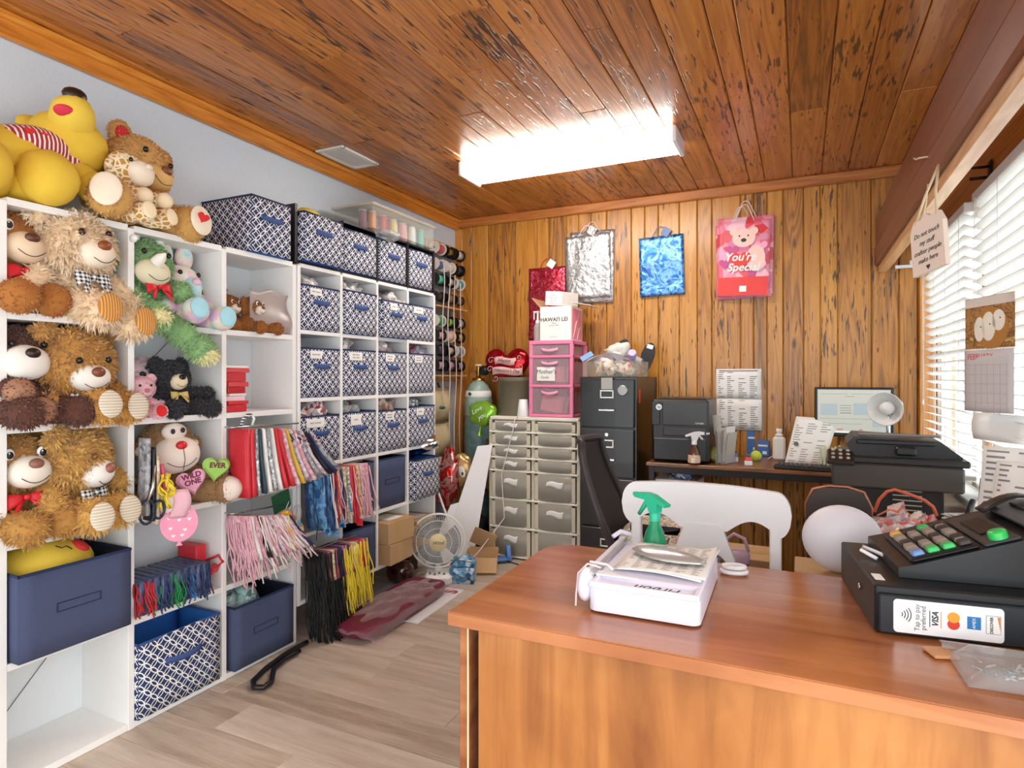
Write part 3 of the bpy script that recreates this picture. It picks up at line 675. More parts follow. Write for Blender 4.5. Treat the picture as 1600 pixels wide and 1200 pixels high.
def plush(name, label, loc, rz, s=1.0, body='c9a06a', tip='e6c896', fur=1.0, L=.018, muzzle='efe6d6', nose='6b3a28', eye='1a1414', pad=None, padm=None, bow=None,
          ear='round', earin=None, head=(0, 0, 0), hr=(.1, .125, .112), hz=.25, hx=.02, hy=0.0, mz=(.055, .065, .05), mzp=(.085, 0, -.025), arms=None, legs=None, armr=(.042, .042), legr=(.05, .056),
          torso=(.085, .105, .10), rot=None, eyew=False, bodym=None, cat='stuffed toy', smile=True, group=None, eyes=(.05, .045), nk=1.0, paw=None, wd=.0048):
    t = thing(name, label, cat, loc, rz, group, rot)
    bm = bodym or blend_mat(body, tip, .45 if fur > 0 else 0); fm_ = None if fur <= 0 else fur_mat(body, tip); k = fur * 1.7; L *= .85
    def S(p): return tuple(x * s for x in p)
    mb = MB(); mb.ell(S((0, 0, torso[2] * 1.0)), S(torso), bm, None, 20, 14, .06, loc[1] * 3)
    if fm_: mb.fur(S((0, 0, torso[2])), S(torso), fm_, int(900 * k), L, None, wd)
    mb.build('body', t)
    H = Matrix.Translation(S((hx, hy, hz))) @ rotm(*head)           # head frame
    def part(nm, fn, par):
        m_ = MB(); fn(m_); return m_.build(nm, par)
    mb = MB(); hq = H.to_3x3().to_4x4(); hc = H.translation
    mb.ell(hc, S(hr), bm, hq, 24, 16, .05, loc[1] * 5)
    if fm_: mb.fur(hc, S(hr), fm_, int(1500 * k), L, hq, wd)
    hd = mb.build('head', t)
    for sg in (-1, 1):
        em = MB()
        if ear == 'round': c = H @ Vector(S((-.01, sg * hr[1] * .74, hr[2] * .78))); er = S((.022, .046, .046))
        elif ear == 'side': c = H @ Vector(S((.0, sg * hr[1] * 1.02, .0))); er = S((.018, .036, .03))
        elif ear == 'flop': c = H @ Vector(S((-.005, sg * hr[1] * 1.0, .02))); er = S((.03, .03, .085))
        else: c = H @ Vector(S((-.02, sg * hr[1] * 1.1, .03))); er = S((.02, .085, .09))
        em.ell(c, er, bm, hq, 14, 10)
        if fm_: em.fur(c, er, fm_, int(240 * k), L, hq, wd)
        eo = em.build('ear', hd)
        if earin: c2 = c + (H.to_3x3() @ Vector(S((.012, 0, -.004)))); em = MB().ell(c2, (er[0] * .8, er[1] * .7, er[2] * .7), mat(earin, .9), hq, 12, 8); em.build('ear_lining', hd)
        ec = H @ Vector(S((hr[0] * math.sqrt(max(.2, 1 - (eyes[0] / hr[1]) ** 2 - (eyes[1] / hr[2]) ** 2)) + .004 + (L * .5 / s if fm_ else 0), sg * eyes[0], eyes[1])))
        if eyew: part('eye', lambda m_: (m_.ell(ec, S((.008, .017, .02)), mat('f5f5f5', .3), hq, 12, 8), m_.ell(ec + H.to_3x3() @ Vector(S((.006, 0, -.002))), S((.006, .011, .013)), BLACK, hq, 10, 7), m_.ell(ec + H.to_3x3() @ Vector(S((.0105, -.004, .005))), S((.003, .003, .003)), mat('f5f5f5', .3), hq, 8, 6)), hd)
        else: part('eye', lambda m_: (m_.ell(ec, S((.010, .011, .012)), mat(eye, .15, var=.02), hq, 12, 8)), hd)
    mc = H @ Vector(S((hr[0] * .85 + mzp[0] - .085, mzp[1], mzp[2])))
    part('muzzle', lambda m_: m_.ell(mc, S(mz), mat(muzzle, .9, var=.03), hq, 18, 12, .04), hd)
    nc = mc + H.to_3x3() @ Vector(S((mz[0] * .82, 0, mz[2] * .52)))
    part('nose', lambda m_: m_.ell(nc, S((.016 * nk, .024 * nk, .019 * nk)), mat(nose, .35, var=.1), hq, 12, 8), hd)
    if smile:
        pts = []
        for i in range(9):
            u = -1 + i / 4; y = u * mz[1] * .62; z = -mz[2] * (.62 - .35 * u * u); q = max(0, 1 - (y / mz[1]) ** 2 - (z / mz[2]) ** 2)
            pts.append(mc + H.to_3x3() @ Vector(S((mz[0] * math.sqrt(q) + .001, y, z))))
        part('mouth_stitch', lambda m_: m_.tube(pts, .0013 * s ** .5, INK, 5), hd)
    arms = arms or [((.02, -.09, .15), (.085, -.125, .08)), ((.02, .09, .15), (.085, .125, .08))]
    legs = legs or [((.05, -.06, .05), (.19, -.09, .055)), ((.05, .06, .05), (.19, .09, .055))]
    for a, b in arms:
        m_ = MB(); limb(m_, S(a), S(b), armr[0] * s, armr[1] * s, bm, fm_, int(420 * k), L); ao = m_.build('arm', t)
        if paw: MB().ell(S(b), S((armr[1] * 1.12,) * 3), mat(paw, .9), None, 14, 10).build('paw', ao)
    for a, b in legs:
        m_ = MB(); d = limb(m_, S(a), S(b), legr[0] * s, legr[1] * s, bm, fm_, int(520 * k), L); lo = m_.build('leg', t)
        if pad or padm:
            dd = (Vector((d.x, d.y, max(d.z, -.1) + .1)) + Vector((.55, -.55, .1))).normalized(); q = dd.to_track_quat('X', 'Z').to_matrix().to_4x4()
            MB().ell(Vector(S(b)) + dd * legr[1] * s * (1.0 + (L * 8 if fm_ else 0)), (.011 * s, legr[1] * .72 * s, legr[1] * .88 * s), padm or mat(pad, .9), q, 18, 10).build('foot_pad', lo)
    if bow:
        B = Matrix.Translation(S((hx * .5 + torso[0] * .95 + .02, hy, hz - hr[2] * .98))) @ rotm(0, -15, head[2] * .5); m_ = MB(); bmz = bow if not isinstance(bow, str) else mat(bow, .5)
        for sg in (-1, 1):
            m_.sheet(lambda u, v: ((.012 * math.sin(PI * u)) * s + .006 * s, sg * (.008 + .055 * u) * s, ((v - .5) * (.02 + .035 * u) - .01 * u) * s), 6, 3, bmz, .004 * s, B)
            m_.sheet(lambda u, v: (.008 * s + .012 * u * s, sg * (.006 + .035 * u + .012 * v) * s, (-.005 - .06 * u + .01 * v) * s), 5, 2, bmz, .002, B)
        m_.ell((.01 * s, 0, 0), S((.012, .011, .012)), bmz, B.to_3x3().to_4x4()) if False else m_.box((.01 * s, 0, 0), S((.02, .02, .022)), bmz, .006 * s, B)
        m_.build('bow', t)
    return t, H, hd
def facing(dx, dy): return math.degrees(math.atan2(dy, dx))
CORD_C = stripes('tan_corduroy', 'b9772f', 'e0ad67', 1, .009, .45); CORD_W = stripes('cream_corduroy', 'f4efe4', 'cdbfa8', 2, .010, .78)

# first column of the shelf
zr = lambda r: cell1(0, r)[2]
plush('teddy_bear', 'brown short-haired teddy half hidden behind the big cream bear on the top shelf', (-2.43, 1.15, zr(1)), 2, .95, '9a5c28', 'c4853f', .8, .009, 'e8cfb0', '5b3422', eyew=True, bow='d8202c', hz=.255, arms=[((.02, -.09, .15), (.1, -.1, .08)), ((.02, .09, .15), (.08, .1, .06))], legs=[((.04, -.05, .05), (.19, -.06, .05)), ((.04, .06, .05), (.16, .06, .05))], mz=(.06, .068, .056))
plush('teddy_bear', 'big shaggy cream teddy with a gingham bow and ribbed tan feet over the shelf edge', (-2.38, 1.315, zr(1) + .004), 6, 1.04, 'deb98c', 'fcf0d8', 1.3, .028, 'f2e4cf', '8c4a20', padm=CORD_C, bow=GINGHAM, head=(8, 2, 4), hz=.24, hx=.03, hr=(.105, .122, .115), arms=[((.02, -.1, .15), (.05, -.165, .05)), ((.02, .1, .15), (.1, .155, .05))], legs=[((.05, -.04, .05), (.15, .0, .02)), ((.05, .06, .04), (.15, .125, -.015))], eye='3a1c10', wd=.0055)
plush('stuffed_monkey', 'dark brown curly toy with white muzzle and smooth tan paws on the second shelf', (-2.41, 1.15, zr(2)), 2, .95, '43241c', '7d4f3e', 1.1, .014, 'eeeae2', '2a1812', pad=None, mz=(.05, .075, .062), mzp=(.095, -.01, -.02), hz=.235, earin='eeeae2', paw='a87a5e', arms=[((.02, -.08, .15), (.15, -.05, .115)), ((.02, .09, .15), (.15, .02, .05))], legs=[((.05, -.05, .05), (.2, -.06, .045)), ((.05, .07, .05), (.2, .115, .045))], smile=False, legr=(.05, .05))
plush('teddy_bear', 'fluffy tan teddy with a gingham bow and striped white feet on the second shelf', (-2.40, 1.315, zr(2)), 4, 1.0, 'ad7228', 'e6ba70', 1.3, .022, 'f4efe6', '7b4630', padm=CORD_W, bow=GINGHAM, head=(3, 10, 2), hz=.205, hx=.05, hr=(.1, .132, .125), mz=(.05, .07, .05), mzp=(.085, 0, -.035), legs=[((.05, -.03, .05), (.18, .01, .055)), ((.05, .06, .05), (.16, .12, .045))], legr=(.05, .055), eyes=(.052, .03), arms=[((.02, -.09, .12), (.1, -.12, .06)), ((.02, .1, .12), (.07, .14, .09))])
plush('teddy_bear', 'golden brown teddy with a wide-eyed stare and red bow on the third shelf', (-2.42, 1.15, zr(3)), 0, .95, '9d6a2a', 'cda05a', 1.1, .017, 'efe7d8', '8f5f50', eyew=True, bow='d8202c', hz=.25, mz=(.06, .07, .058), mzp=(.09, .01, -.02), arms=[((.02, -.09, .15), (.1, -.11, .08)), ((.02, .09, .15), (.1, .1, .08))], legs=[((.05, -.05, .05), (.19, -.03, .045)), ((.05, .06, .05), (.18, .085, .05))])
plush('teddy_bear', 'honey shaggy teddy with lowered head, gingham bow and white feet on the third shelf', (-2.40, 1.31, zr(3)), 18, 1.0, 'b47e32', 'ecc475', 1.4, .024, 'f5f1ea', '9a6455', padm=CORD_W, bow=GINGHAM, head=(2, 14, 10), hz=.235, hx=.04, hr=(.105, .125, .12), mz=(.055, .068, .052), arms=[((.02, -.09, .15), (.09, -.13, .08)), ((.02, .09, .15), (.11, .125, .14))], legs=[((.05, -.06, .05), (.18, -.07, .05)), ((.05, .04, .05), (.18, .05, .05))], eye='7b5426', wd=.0055)
# second column
a, b, z = cell1(1, 1)
t, H, hd = plush('stuffed_dinosaur', 'shaggy green dinosaur with cream horn and red bow, one leg over the shelf edge', (-2.40, a + .085, z), 8, .92, '6a9a5c', 'b4d8a0', 1.3, .022, 'e6dfc0', 'e6dfc0', bow='d8202c', ear='side', hz=.26, hr=(.1, .118, .105), mz=(.05, .08, .058), mzp=(.09, -.02, -.04), legs=[((.05, -.03, .05), (.175, -.075, .02)), ((.05, .06, .05), (.2, .14, -.10))], arms=[((.02, -.08, .15), (.1, -.09, .08)), ((.02, .1, .16), (.11, .12, .15))], head=(0, 2, -2), eyes=(.06, .045))
MB().lathe([(.024, 0), (.02, .03), (.004, .055)], mat('f1eee6', .8), 14, TR(H @ Vector((.115, -.03, .0)), 0, 55, 0)).build('nose_horn', hd)
for yy in (-.05, .06): MB().lathe([(.02, 0), (.014, .03), (.003, .05)], mat('f1eee6', .8), 12, TR(H @ Vector((.02, yy, .09)), 0, 20, 0)).build('brow_horn', hd)
for bx in ((.18, -.075, .02), (.20, .145, -.12)): MB().ell(bx, (.045, .045, .034), mat('e9e2a8', .95)).fur(bx, (.045, .045, .034), fur_mat('e0d79a', 'f4f0c4'), 260, .018).build('toe_tuft', t)
s_ = N('pastel_tie_dye_plush'); tc = s_.n('ShaderNodeTexCoord'); nz = s_.n('ShaderNodeTexNoise', None, Vector=tc.outputs['Object'], Scale=13.0, Detail=2.5)
s_.setp(Base_Color=s_.ramp(nz.outputs[0], [(.3, '8fd6e6'), (.42, 'd9f0f2'), (.5, 'f6e6cf'), (.58, 'f0c4dc'), (.68, 'cdbbe6')]), Roughness=.95, Sheen_Weight=.4)
t, H, hd = plush('stuffed_elephant', 'pastel tie-dye toy with tall rounded ears leaning behind the green dinosaur', (-2.43, b - .115, z), 4, .9, 'd9f0f2', fur=0, bodym=s_.m, muzzle='bfe4ec', nose='e8c4d8', ear='side', hz=.21, mz=(.05, .05, .06), mzp=(.08, 0, -.03), smile=False, pad='a9dbe8', hr=(.09, .095, .09), legs=[((.05, -.05, .05), (.19, -.06, .07)), ((.05, .06, .05), (.21, .075, .045))])
for yy in (-.07, .03): MB().ell(H @ Vector((-.01, yy, .115)), (.03, .042, .055), s_.m, None, 14, 10).build('ear_lobe', hd)
a, b, z = cell1(1, 2)
plush('teddy_bear', 'small grey-pink bear behind the little pink bear, beside the black bear', (-2.44, a + .075, z), 0, .58, 'd5b9c0', 'eedde2', 1.0, .008, 'e9d3d8', '2a2226', wd=.002, hz=.29)
plush('teddy_bear', 'tiny pink bear with red feet at the front of the second shelf', (-2.345, a + .055, z), -8, .42, 'f0b4c2', 'fbdbe2', .9, .006, 'f6c8d2', 'c77f8e', pad='d8282c', head=(0, 10, 0), wd=.0018, legr=(.05, .062), hz=.27)
plush('teddy_bear', 'curly black bear with a cream muzzle and gold bow', (-2.38, a + .2, z), 0, .62, '0a0a0c', '4a4a54', 1.1, .014, 'e9d8b8', '141214', bow='cdb86a', arms=[((.02, -.1, .15), (.06, -.18, .06)), ((.02, .1, .15), (.07, .24, .14))], legs=[((.05, -.05, .05), (.17, -.07, .05)), ((.05, .06, .05), (.17, .2, .045))], eye='050505', wd=.003, mz=(.05, .06, .055))
a, b, z = cell1(1, 3)
t, H, hd = plush('stuffed_monkey', 'cream faced monkey with a red nose holding two lettered hearts', (-2.43, a + .215, z), -4, .97, '8a6844', 'bb976c', .8, .012, 'f3e6da', 'd92a32', ear='side', earin='f3ece2', mz=(.065, .1, .08), mzp=(.085, 0, -.035), hr=(.095, .108, .112), pad=None, hz=.25, head=(4, -2, -6), eyes=(.02, .066), smile=True, arms=[((.02, -.09, .13), (.1, -.08, .09)), ((.02, .09, .13), (.13, .17, .09))], legs=[((.05, -.06, .04), (.19, -.1, .045)), ((.05, .07, .05), (.17, .175, .05))], torso=(.085, .1, .085))
for bx in ((.195, -.1, .045), (.18, .18, .05)): MB().ell(bx, (.055, .054, .054), mat('f3e6da', .9)).build('foot', t)
MB().ell(H @ Vector((.08, 0, .062)), (.03, .052, .036), mat('f3e6da', .9)).build('face_patch', hd)
for y_ in (-.02, .02): MB().ell(H @ Vector((.112, y_, .066)), (.006, .009, .011), INK).build('eye', hd)
mb = MB(); mb.tube([H @ Vector((.143, 0, -.0)), H @ Vector((.149, 0, -.05)), H @ Vector((.128, 0, -.095))], .0013, INK, 5); mb.build('chin_seam', hd)
for nm, c, col, x, y, zz, rr_, lines in (('heart_cushion', 'pink', 'f0b3d0', .17, .015, .105, 12, ('WILD', 'ONE')), ('heart_cushion', 'green', 'a5d96a', .17, .125, .145, -8, ('EVER',))):
    T_ = TR((x, y, zz), 0, 0, -14) @ TR((0, 0, 0), rr_, 0, 0) @ FX
    hb = MB(); pl = heart(.062); vs = []
    for kk, (sc2, h2) in enumerate(((.8, -.012), (1, 0), (.8, .012))): vs += [(px * sc2, py * sc2, h2) for px, py in pl]
    n_ = len(pl); hb.add(vs, [list(range(n_))[::-1], list(range(2 * n_, 3 * n_))] + [[k * n_ + i, k * n_ + (i + 1) % n_, (k + 1) * n_ + (i + 1) % n_, (k + 1) * n_ + i] for k in (0, 1) for i in range(n_)], mat(col, .9), None, False, T_)
    ho = hb.build(nm, t); ho['label'] = c + ' heart cushion'
    for i, ln in enumerate(lines): text(ln, .03, mat('7b2a48', .8), 'stitched_word', ho, T_ @ Matrix.Translation((0, .012 + (len(lines) - 1) * .012 - i * .026, .0135)), bold=.001)
# third column
a, b, z = cell1(2, 1)
for x, y, rz, s1, lab in ((-2.40, a + .09, 10, .46, 'small brown puppy toy leaning on the uprights in the third column'), (-2.36, a + .19, 14, .46, 'small brown puppy toy sprawled in front of the clear plastic sheet'), (-2.46, a + .035, 0, .62, 'brown toy with a pale face half hidden behind the upright in the third column')):
    plush('stuffed_dog', lab, (x, y, z), rz, s1, '85490f', 'c07e38', .9, .010, 'eadfce', '6a3a22', eyew=True, ear='flop', wd=.0026, legs=[((.05, -.06, .05), (.16, -.06, .05)), ((.05, .06, .05), (.2, .17, .05))])
one(MB().ell((0, 0, .04), (.038, .038, .04), patchwork('confetti_fabric', ['f4f4f4', 'd04a50', 'f4f4f4', '4a8a6a', 'f4f4f4', '3a4a7a'], 90), None, 18, 12, .05), 'fabric_ball', 'small white ball with coloured specks by the puppy toys', 'ball', (-2.33, a + .03, z))
mb = MB(); mb.sheet(lambda u, v: (.02 * math.sin(6 * v) * u, .24 * u, .20 * v * (1 - .05 * math.sin(9 * u))), 12, 10, clear_mat('hazy_sheet', 'dccfcb', .45, .25), .001)
one(mb, 'plastic_sheet', 'hazy pinkish clear plastic sheet standing in the top shelf corner', 'plastic sheet', (-2.31, b - .245, z), 0)
# on top of the shelf
ZT = 1.9085
STR = stripes('red_striped_jersey', 'f5efe9', 'a8323c', 1, .014, .6)
t, H, hd = plush('teddy_bear', 'huge yellow plush bear in a red striped top reclining on the shelf', (-2.45, 1.17, ZT), 0, 1.0, 'dfb93a', fur=0, bodym=mat('e3bf3e', .85, var=.06, name='yellow_velour'), muzzle='e6c648', nose='2a1a14', head=(0, -38, -18), hz=.27, hx=.02, hy=.17, hr=(.115, .128, .12), mz=(.085, .07, .066), mzp=(.1, 0, .01), ear='round', torso=(.14, .17, .14), arms=[((.0, -.12, .2), (.1, -.17, .1)), ((.04, .15, .19), (.13, .2, .11))], legs=[((.05, -.09, .08), (.17, -.17, .08)), ((.05, .0, .09), (.155, .035, .092))], legr=(.08, .088), armr=(.05, .055), eyes=(.045, .05), nk=1.6, smile=False)
mb = MB(); mb.ell((.0, .05, .205), (.135, .165, .088), STR, rotm(10, -8, 0), 24, 12)
for y_ in (-.12, .15): mb.ell((.05, y_, .2), (.07, .062, .062), STR, rotm(0, 25, 0), 14, 9)
mb.build('striped_top', t)
mb = MB()
for y_ in (.0, .05): mb.prism(heart(.016), .005, mat('d0242c', .7), TR((.118, y_, .245), 0, 40, 0) @ FX @ TR((0, 0, 0), -30))
mb.build('heart_patches', t)
mb = MB(); mb.ell(H @ Vector((.158, -.035, -.03)), (.024, .032, .012), mat('d3304a', .7), H.to_3x3().to_4x4()); mb.build('mouth', hd)
t, H, hd = plush('teddy_bear', 'large tan bear slumped on the shelf behind the giraffe, a red heart on one foot', (-2.46, 1.56, ZT), 0, 1.0, 'b8843c', 'ebc486', 1.1, .012, 'e2b774', '7a4a28', head=(-14, 4, 6), hz=.275, hx=.0, hy=.06, hr=(.115, .135, .13), earin='c92a30', mzp=(.085, .02, -.03), legs=[((.05, -.06, .07), (.2, -.17, .075)), ((.05, .08, .06), (.165, .17, .055))], legr=(.06, .07), arms=[((.0, -.1, .17), (.07, -.13, .1)), ((.02, .1, .17), (.08, .15, .1))], pad='efe3cd', eyes=(.06, .045), torso=(.11, .14, .12))
mb = MB(); T_ = TR((.245, .172, .072), 0, 0, -10) @ TR((0, 0, 0), -20, -8) @ FX
mb.prism(heart(.024), .018, mat('d8282c', .7), T_); mb.build('heart_patch', t)
GIR = N('giraffe_spots'); tc = GIR.n('ShaderNodeTexCoord'); vo = GIR.n('ShaderNodeTexVoronoi', {'feature': 'DISTANCE_TO_EDGE'}, Vector=tc.outputs['Object'], Scale=48.0)
GIR.setp(Base_Color=GIR.mix(GIR.math('GREATER_THAN', vo.outputs[0], .13), lin('f2e4c4'), lin('c08f48')), Roughness=.95)
plush('stuffed_giraffe', 'small spotted giraffe toy sitting in the lap of the large tan bear', (-2.335, 1.50, ZT + .004), 6, .68, 'f2e4c4', fur=0, bodym=GIR.m, muzzle='f2e6d2', nose='e9d9c0', ear='side', mz=(.06, .085, .07), mzp=(.09, .02, -.01), hz=.30, hy=-.03, hr=(.09, .105, .1), head=(0, 4, 14), paw='f2e0bd', pad='f2e0bd', legs=[((.05, -.05, .05), (.15, -.02, .055)), ((.05, .06, .05), (.13, .13, .055))], arms=[((.03, -.07, .17), (.13, -.0, .155)), ((.03, .09, .17), (.13, .13, .16))], smile=False, torso=(.08, .1, .12))

# ================= HANGING GIFT BAGS, TAGS, BOXES IN THE SHELVES =================
def wavy(p, L, amp, n=9, dx=0, dy=0, ph=None):
    ph = R.uniform(0, 6) if ph is None else ph
    return [(p[0] + dx * i / n + amp * math.sin(ph + i * .9) * min(1, i / 3), p[1] + dy * i / n + amp * math.cos(ph * 1.7 + i * 1.1) * min(1, i / 3), p[2] - L * i / n) for i in range(n + 1)]
def gift_bag(label, loc, w, h, t, bag, cordm, rot=(0, 0, 0), cords=0, clen=.1, group=None, loop=False, front=None, cat='gift bag', tagc=None, flare=.0, face=0):
    """flat folded paper bag hanging from its top edge; width along X, thickness along Y"""
    o = thing('gift_bag', label, cat, loc, 0, group, tuple(math.radians(a) for a in rot)); mb = MB(); sd = R.uniform(0, 9)
    mb.sheet(lambda u, v: ((u - .5) * w + flare * v * v, .002 * math.sin(5 * u + sd) + .003 * math.sin(3 * v + sd), -h * v), 5, 6, bag, t)
    mb.box((w * .5 - .004 + flare * .3, 0, -h * .5), (.006, t * 1.1, h * .96), bag, .001)
    if front: mb.box((0, -t / 2 - .001, -h * .5), (w * .8, .001, h * .8), front)
    mb.build('paper_bag', o)
    cb = MB()
    if loop:
        for y in (-t / 2, t / 2): cb.tube([(-w * .22, y, -.004), (-w * .2, y, .03), (0, y, .055), (w * .2, y, .03), (w * .22, y, -.004)], .0018, cordm, 5)
    for k in range(cords): cb.tube(wavy((w * (.5 + R.uniform(-.25, .02)) + .004, R.uniform(-t, t), -h * R.uniform(.0, .12)), clen * R.uniform(.75, 1.15), .006, 8, R.uniform(0, .03), R.uniform(-.005, .012)), .0031, cordm, 5)
    for k in range(face): cb.tube(wavy((w * R.uniform(-.48, .5), -t / 2 - .004 - R.uniform(0, .012), -h * R.uniform(.02, .2)), clen * R.uniform(.8, 1.15), .007, 9, R.uniform(-.01, .02), 0), .0027, cordm, 5)
    if cords or loop: cb.build('cord_handle', o)
    if tagc: MB().box((w * .5, -.004, -h - .012), (.04, .0015, .04), tagc, .0, TR((0, 0, 0), 0, 0, 0)).build('hang_tag', o)
    return o
def printed(a, b, c, sc_=70): return patchwork('printed_paper_' + a, [a, b, c], sc_, .45)
pal = {'red': mat('d2323e', .45), 'white': mat('efeeea', .5), 'silver': patchwork('silver_print', ['c9ccd0', '8e949a', 'eceef0'], 60, .3, .4), 'teal': mat('2b4350', .5), 'pink': printed('f2cdd6', 'd98fa2', 'f6eef0'), 'yellow': mat('d9b84e', .5), 'black': mat('1b1b22', .4), 'navy': mat('24335f', .5), 'grey': printed('8c8f98', 'c6c8cc', '5d6068'), 'cream': printed('efe6d2', 'c9a46a', 'f6f1e6'), 'mauve': printed('b7a3b4', 'e6dbe4', '6d5a70'), 'blue': printed('2f6fae', '7db7e0', '1d4a80', 45), 'gold': printed('d9a53c', 'f0dca0', '9b6a20'), 'green': mat('1f5a36', .5)}
WCORD = mat('f0e6e6', .7, name='white_cord'); PCORD = mat('e8b7c4', .7, name='pink_cord'); BCORD = mat('131316', .6, name='black_cord'); YCORD = mat('ead23c', .6, name='yellow_cord'); RCORD = mat('c2262f', .6, name='red_cord'); GCORD = mat('1e8a4a', .6, name='green_cord'); NCORD = mat('2a3a66', .6, name='navy_cord'); BLCORD = mat('3f7fc0', .6, name='blue_cord')
def hook(name, label, a, b, r=.003):
    return one(MB().tube([a, (b[0], b[1], b[2]), (b[0] + .0, b[1] + .012, b[2] + .02)], r, STEEL, 8), name, label, 'hook')
nth = ['first', 'second', 'third', 'fourth', 'fifth', 'sixth', 'seventh', 'eighth', 'ninth', 'tenth', 'eleventh', 'twelfth', 'thirteenth', 'fourteenth', 'fifteenth', 'sixteenth', 'seventeenth', 'eighteenth']
# upper fan, third column
seq = ['red', 'red', 'silver', 'teal', 'white', 'silver', 'white', 'red', 'red', 'pink', 'yellow', 'mauve', 'pink', 'silver', 'mauve', 'black', 'navy', 'grey']
one(MB().cyl((XF - .16, 1.94, 1.112), (XF + .055, 1.94, 1.112), .003, STEEL, 8), 'hanging_rail', 'short steel rail under the hanging gift bags, near its left end', 'rail') if False else None
rail = MB(); rail.tube([(XF + .0, 1.905, 1.112), (XF + .045, 1.905, 1.112), (XF + .05, 1.93, 1.112), (XF + .05, 2.29, 1.105)], .004, STEEL, 8)
one(rail, 'hanging_rail', 'steel rail carrying the fan of gift bags in the third shelf row', 'rail')
for i, c in enumerate(seq):
    u = i / (len(seq) - 1); y = 1.925 + .018 * i + .03 * u; tilt = 2 + 34 * u ** 1.8
    gift_bag('%s folded gift bag, %s from the left in the upper fan' % (c, nth[i]), (XF + .065 + .02 * u, y, 1.104 - .05 * u * u), .115, .30 - .05 * u, .009 if i > 1 else .02, pal[c], PCORD if i % 2 else BCORD, (tilt, -10 * u, 8 * u), 2 if i > 8 else 0, .06, 'gift bags fanned on the upper rail', False, pal['grey'] if c == 'grey' else None, flare=.05 * u)
ho = MB(); ho.tube([(0, 0, 0), (0, .012, .03), (.01, .03, .05), (.01, .05, .045)], .007, stripes('zebra_ribbon', 'f2f2f2', '2a2a2a', 2, .012), 7); ho.tube([(.01, .05, .045), (.015, .06, .03), (.012, .05, .0)], .006, WHITE, 7)
one(ho, 'ribbon_curl', 'black and white striped ribbon curl over the upper gift bags', 'ribbon', (XF + .04, 1.955, 1.115))
# lower fan, third column
seq = ['pink', 'white', 'pink', 'black', 'white', 'pink', 'mauve', 'pink', 'white', 'pink', 'white', 'mauve', 'navy']
rail = MB(); rail.tube([(XF + .0, 1.905, .735), (XF + .04, 1.905, .735), (XF + .045, 1.93, .735), (XF + .045, 2.2, .72)], .004, STEEL, 8)
one(rail, 'hanging_rail', 'steel rail carrying the corded gift bags in the fourth shelf row', 'rail')
for i, c in enumerate(seq):
    u = i / (len(seq) - 1); y = 1.915 + .02 * i
    gift_bag('%s gift bag with dangling pink and white cords, %s from the left' % (c, nth[i]), (XF + .065, y, .728 - .05 * u), .11, .20, .008, pal[c], WCORD if i % 2 else PCORD, (8 + 26 * u, -8 * u, 6), 8, .27 - .05 * u, 'corded gift bags on the lower rail', flare=.03, face=26 if i == 0 else 0)
for i, (c, y, z, x) in enumerate((('3aa6b4', 2.215, .60, .10), ('e87a2a', 2.16, .655, .095), ('2f8f45', 2.19, .635, .08))):
    nm = ['teal', 'orange', 'green'][i]; t = thing('balloon_tag', 'round %s paper balloon tag among the corded bags' % nm, 'gift tag', (XF + x, y, z), -30, 'round balloon tags')
    MB().prism(disc(.042, 22, .05), .003, patchwork('balloon_tag_' + nm, [c, c, 'f2e04a', 'd8323c', c], 50), FX).build('card', t)
    mb = MB(); mb.tube([(0, 0, .05), (.003, .01, .075), (-.01, .02, .09)], .0015, WCORD, 5); mb.build('string', t)
mb = MB()
for k in range(12): mb.tube(wavy((R.uniform(-.02, .02), R.uniform(-.012, .05), 0), R.uniform(.12, .2), .012, 9, .01, .03), .0028, YCORD, 5)
one(mb, 'ribbon_bundle', 'bundle of yellow ribbons hanging beside the corded bags', 'ribbon', (XF + .11, 2.14, .69))
mb = MB(); mb.box((0, 0, 0), (.004, .11, .09), pal['green'], .001, TR((0, 0, 0), 12)); one(mb, 'greeting_card', 'dark green card behind the round tags in the fourth row', 'card', (XF + .03, 2.20, .735))
mb = MB(); mb.tube([(0, .03 * math.cos(a), .04 * math.sin(a)) for a in [k * PI / 8 for k in range(16)]], .0025, CLEAR, 6, True); one(mb, 'loop_hanger', 'clear plastic loop hanging beside the round tags', 'hanger', (XF + .06, 2.27, .665))
mb = MB(); mb.box((0, 0, 0), (.003, .05, .05), patchwork('red_floral_tag', ['c2303e', 'f2d6d8', 'a01c2a'], 70), 0, TR((0, 0, 0), 10)); one(mb, 'gift_tag', 'square red floral tag on the edge of the upright above the floor bags', 'gift tag', (XF + .03, 2.29, .505))
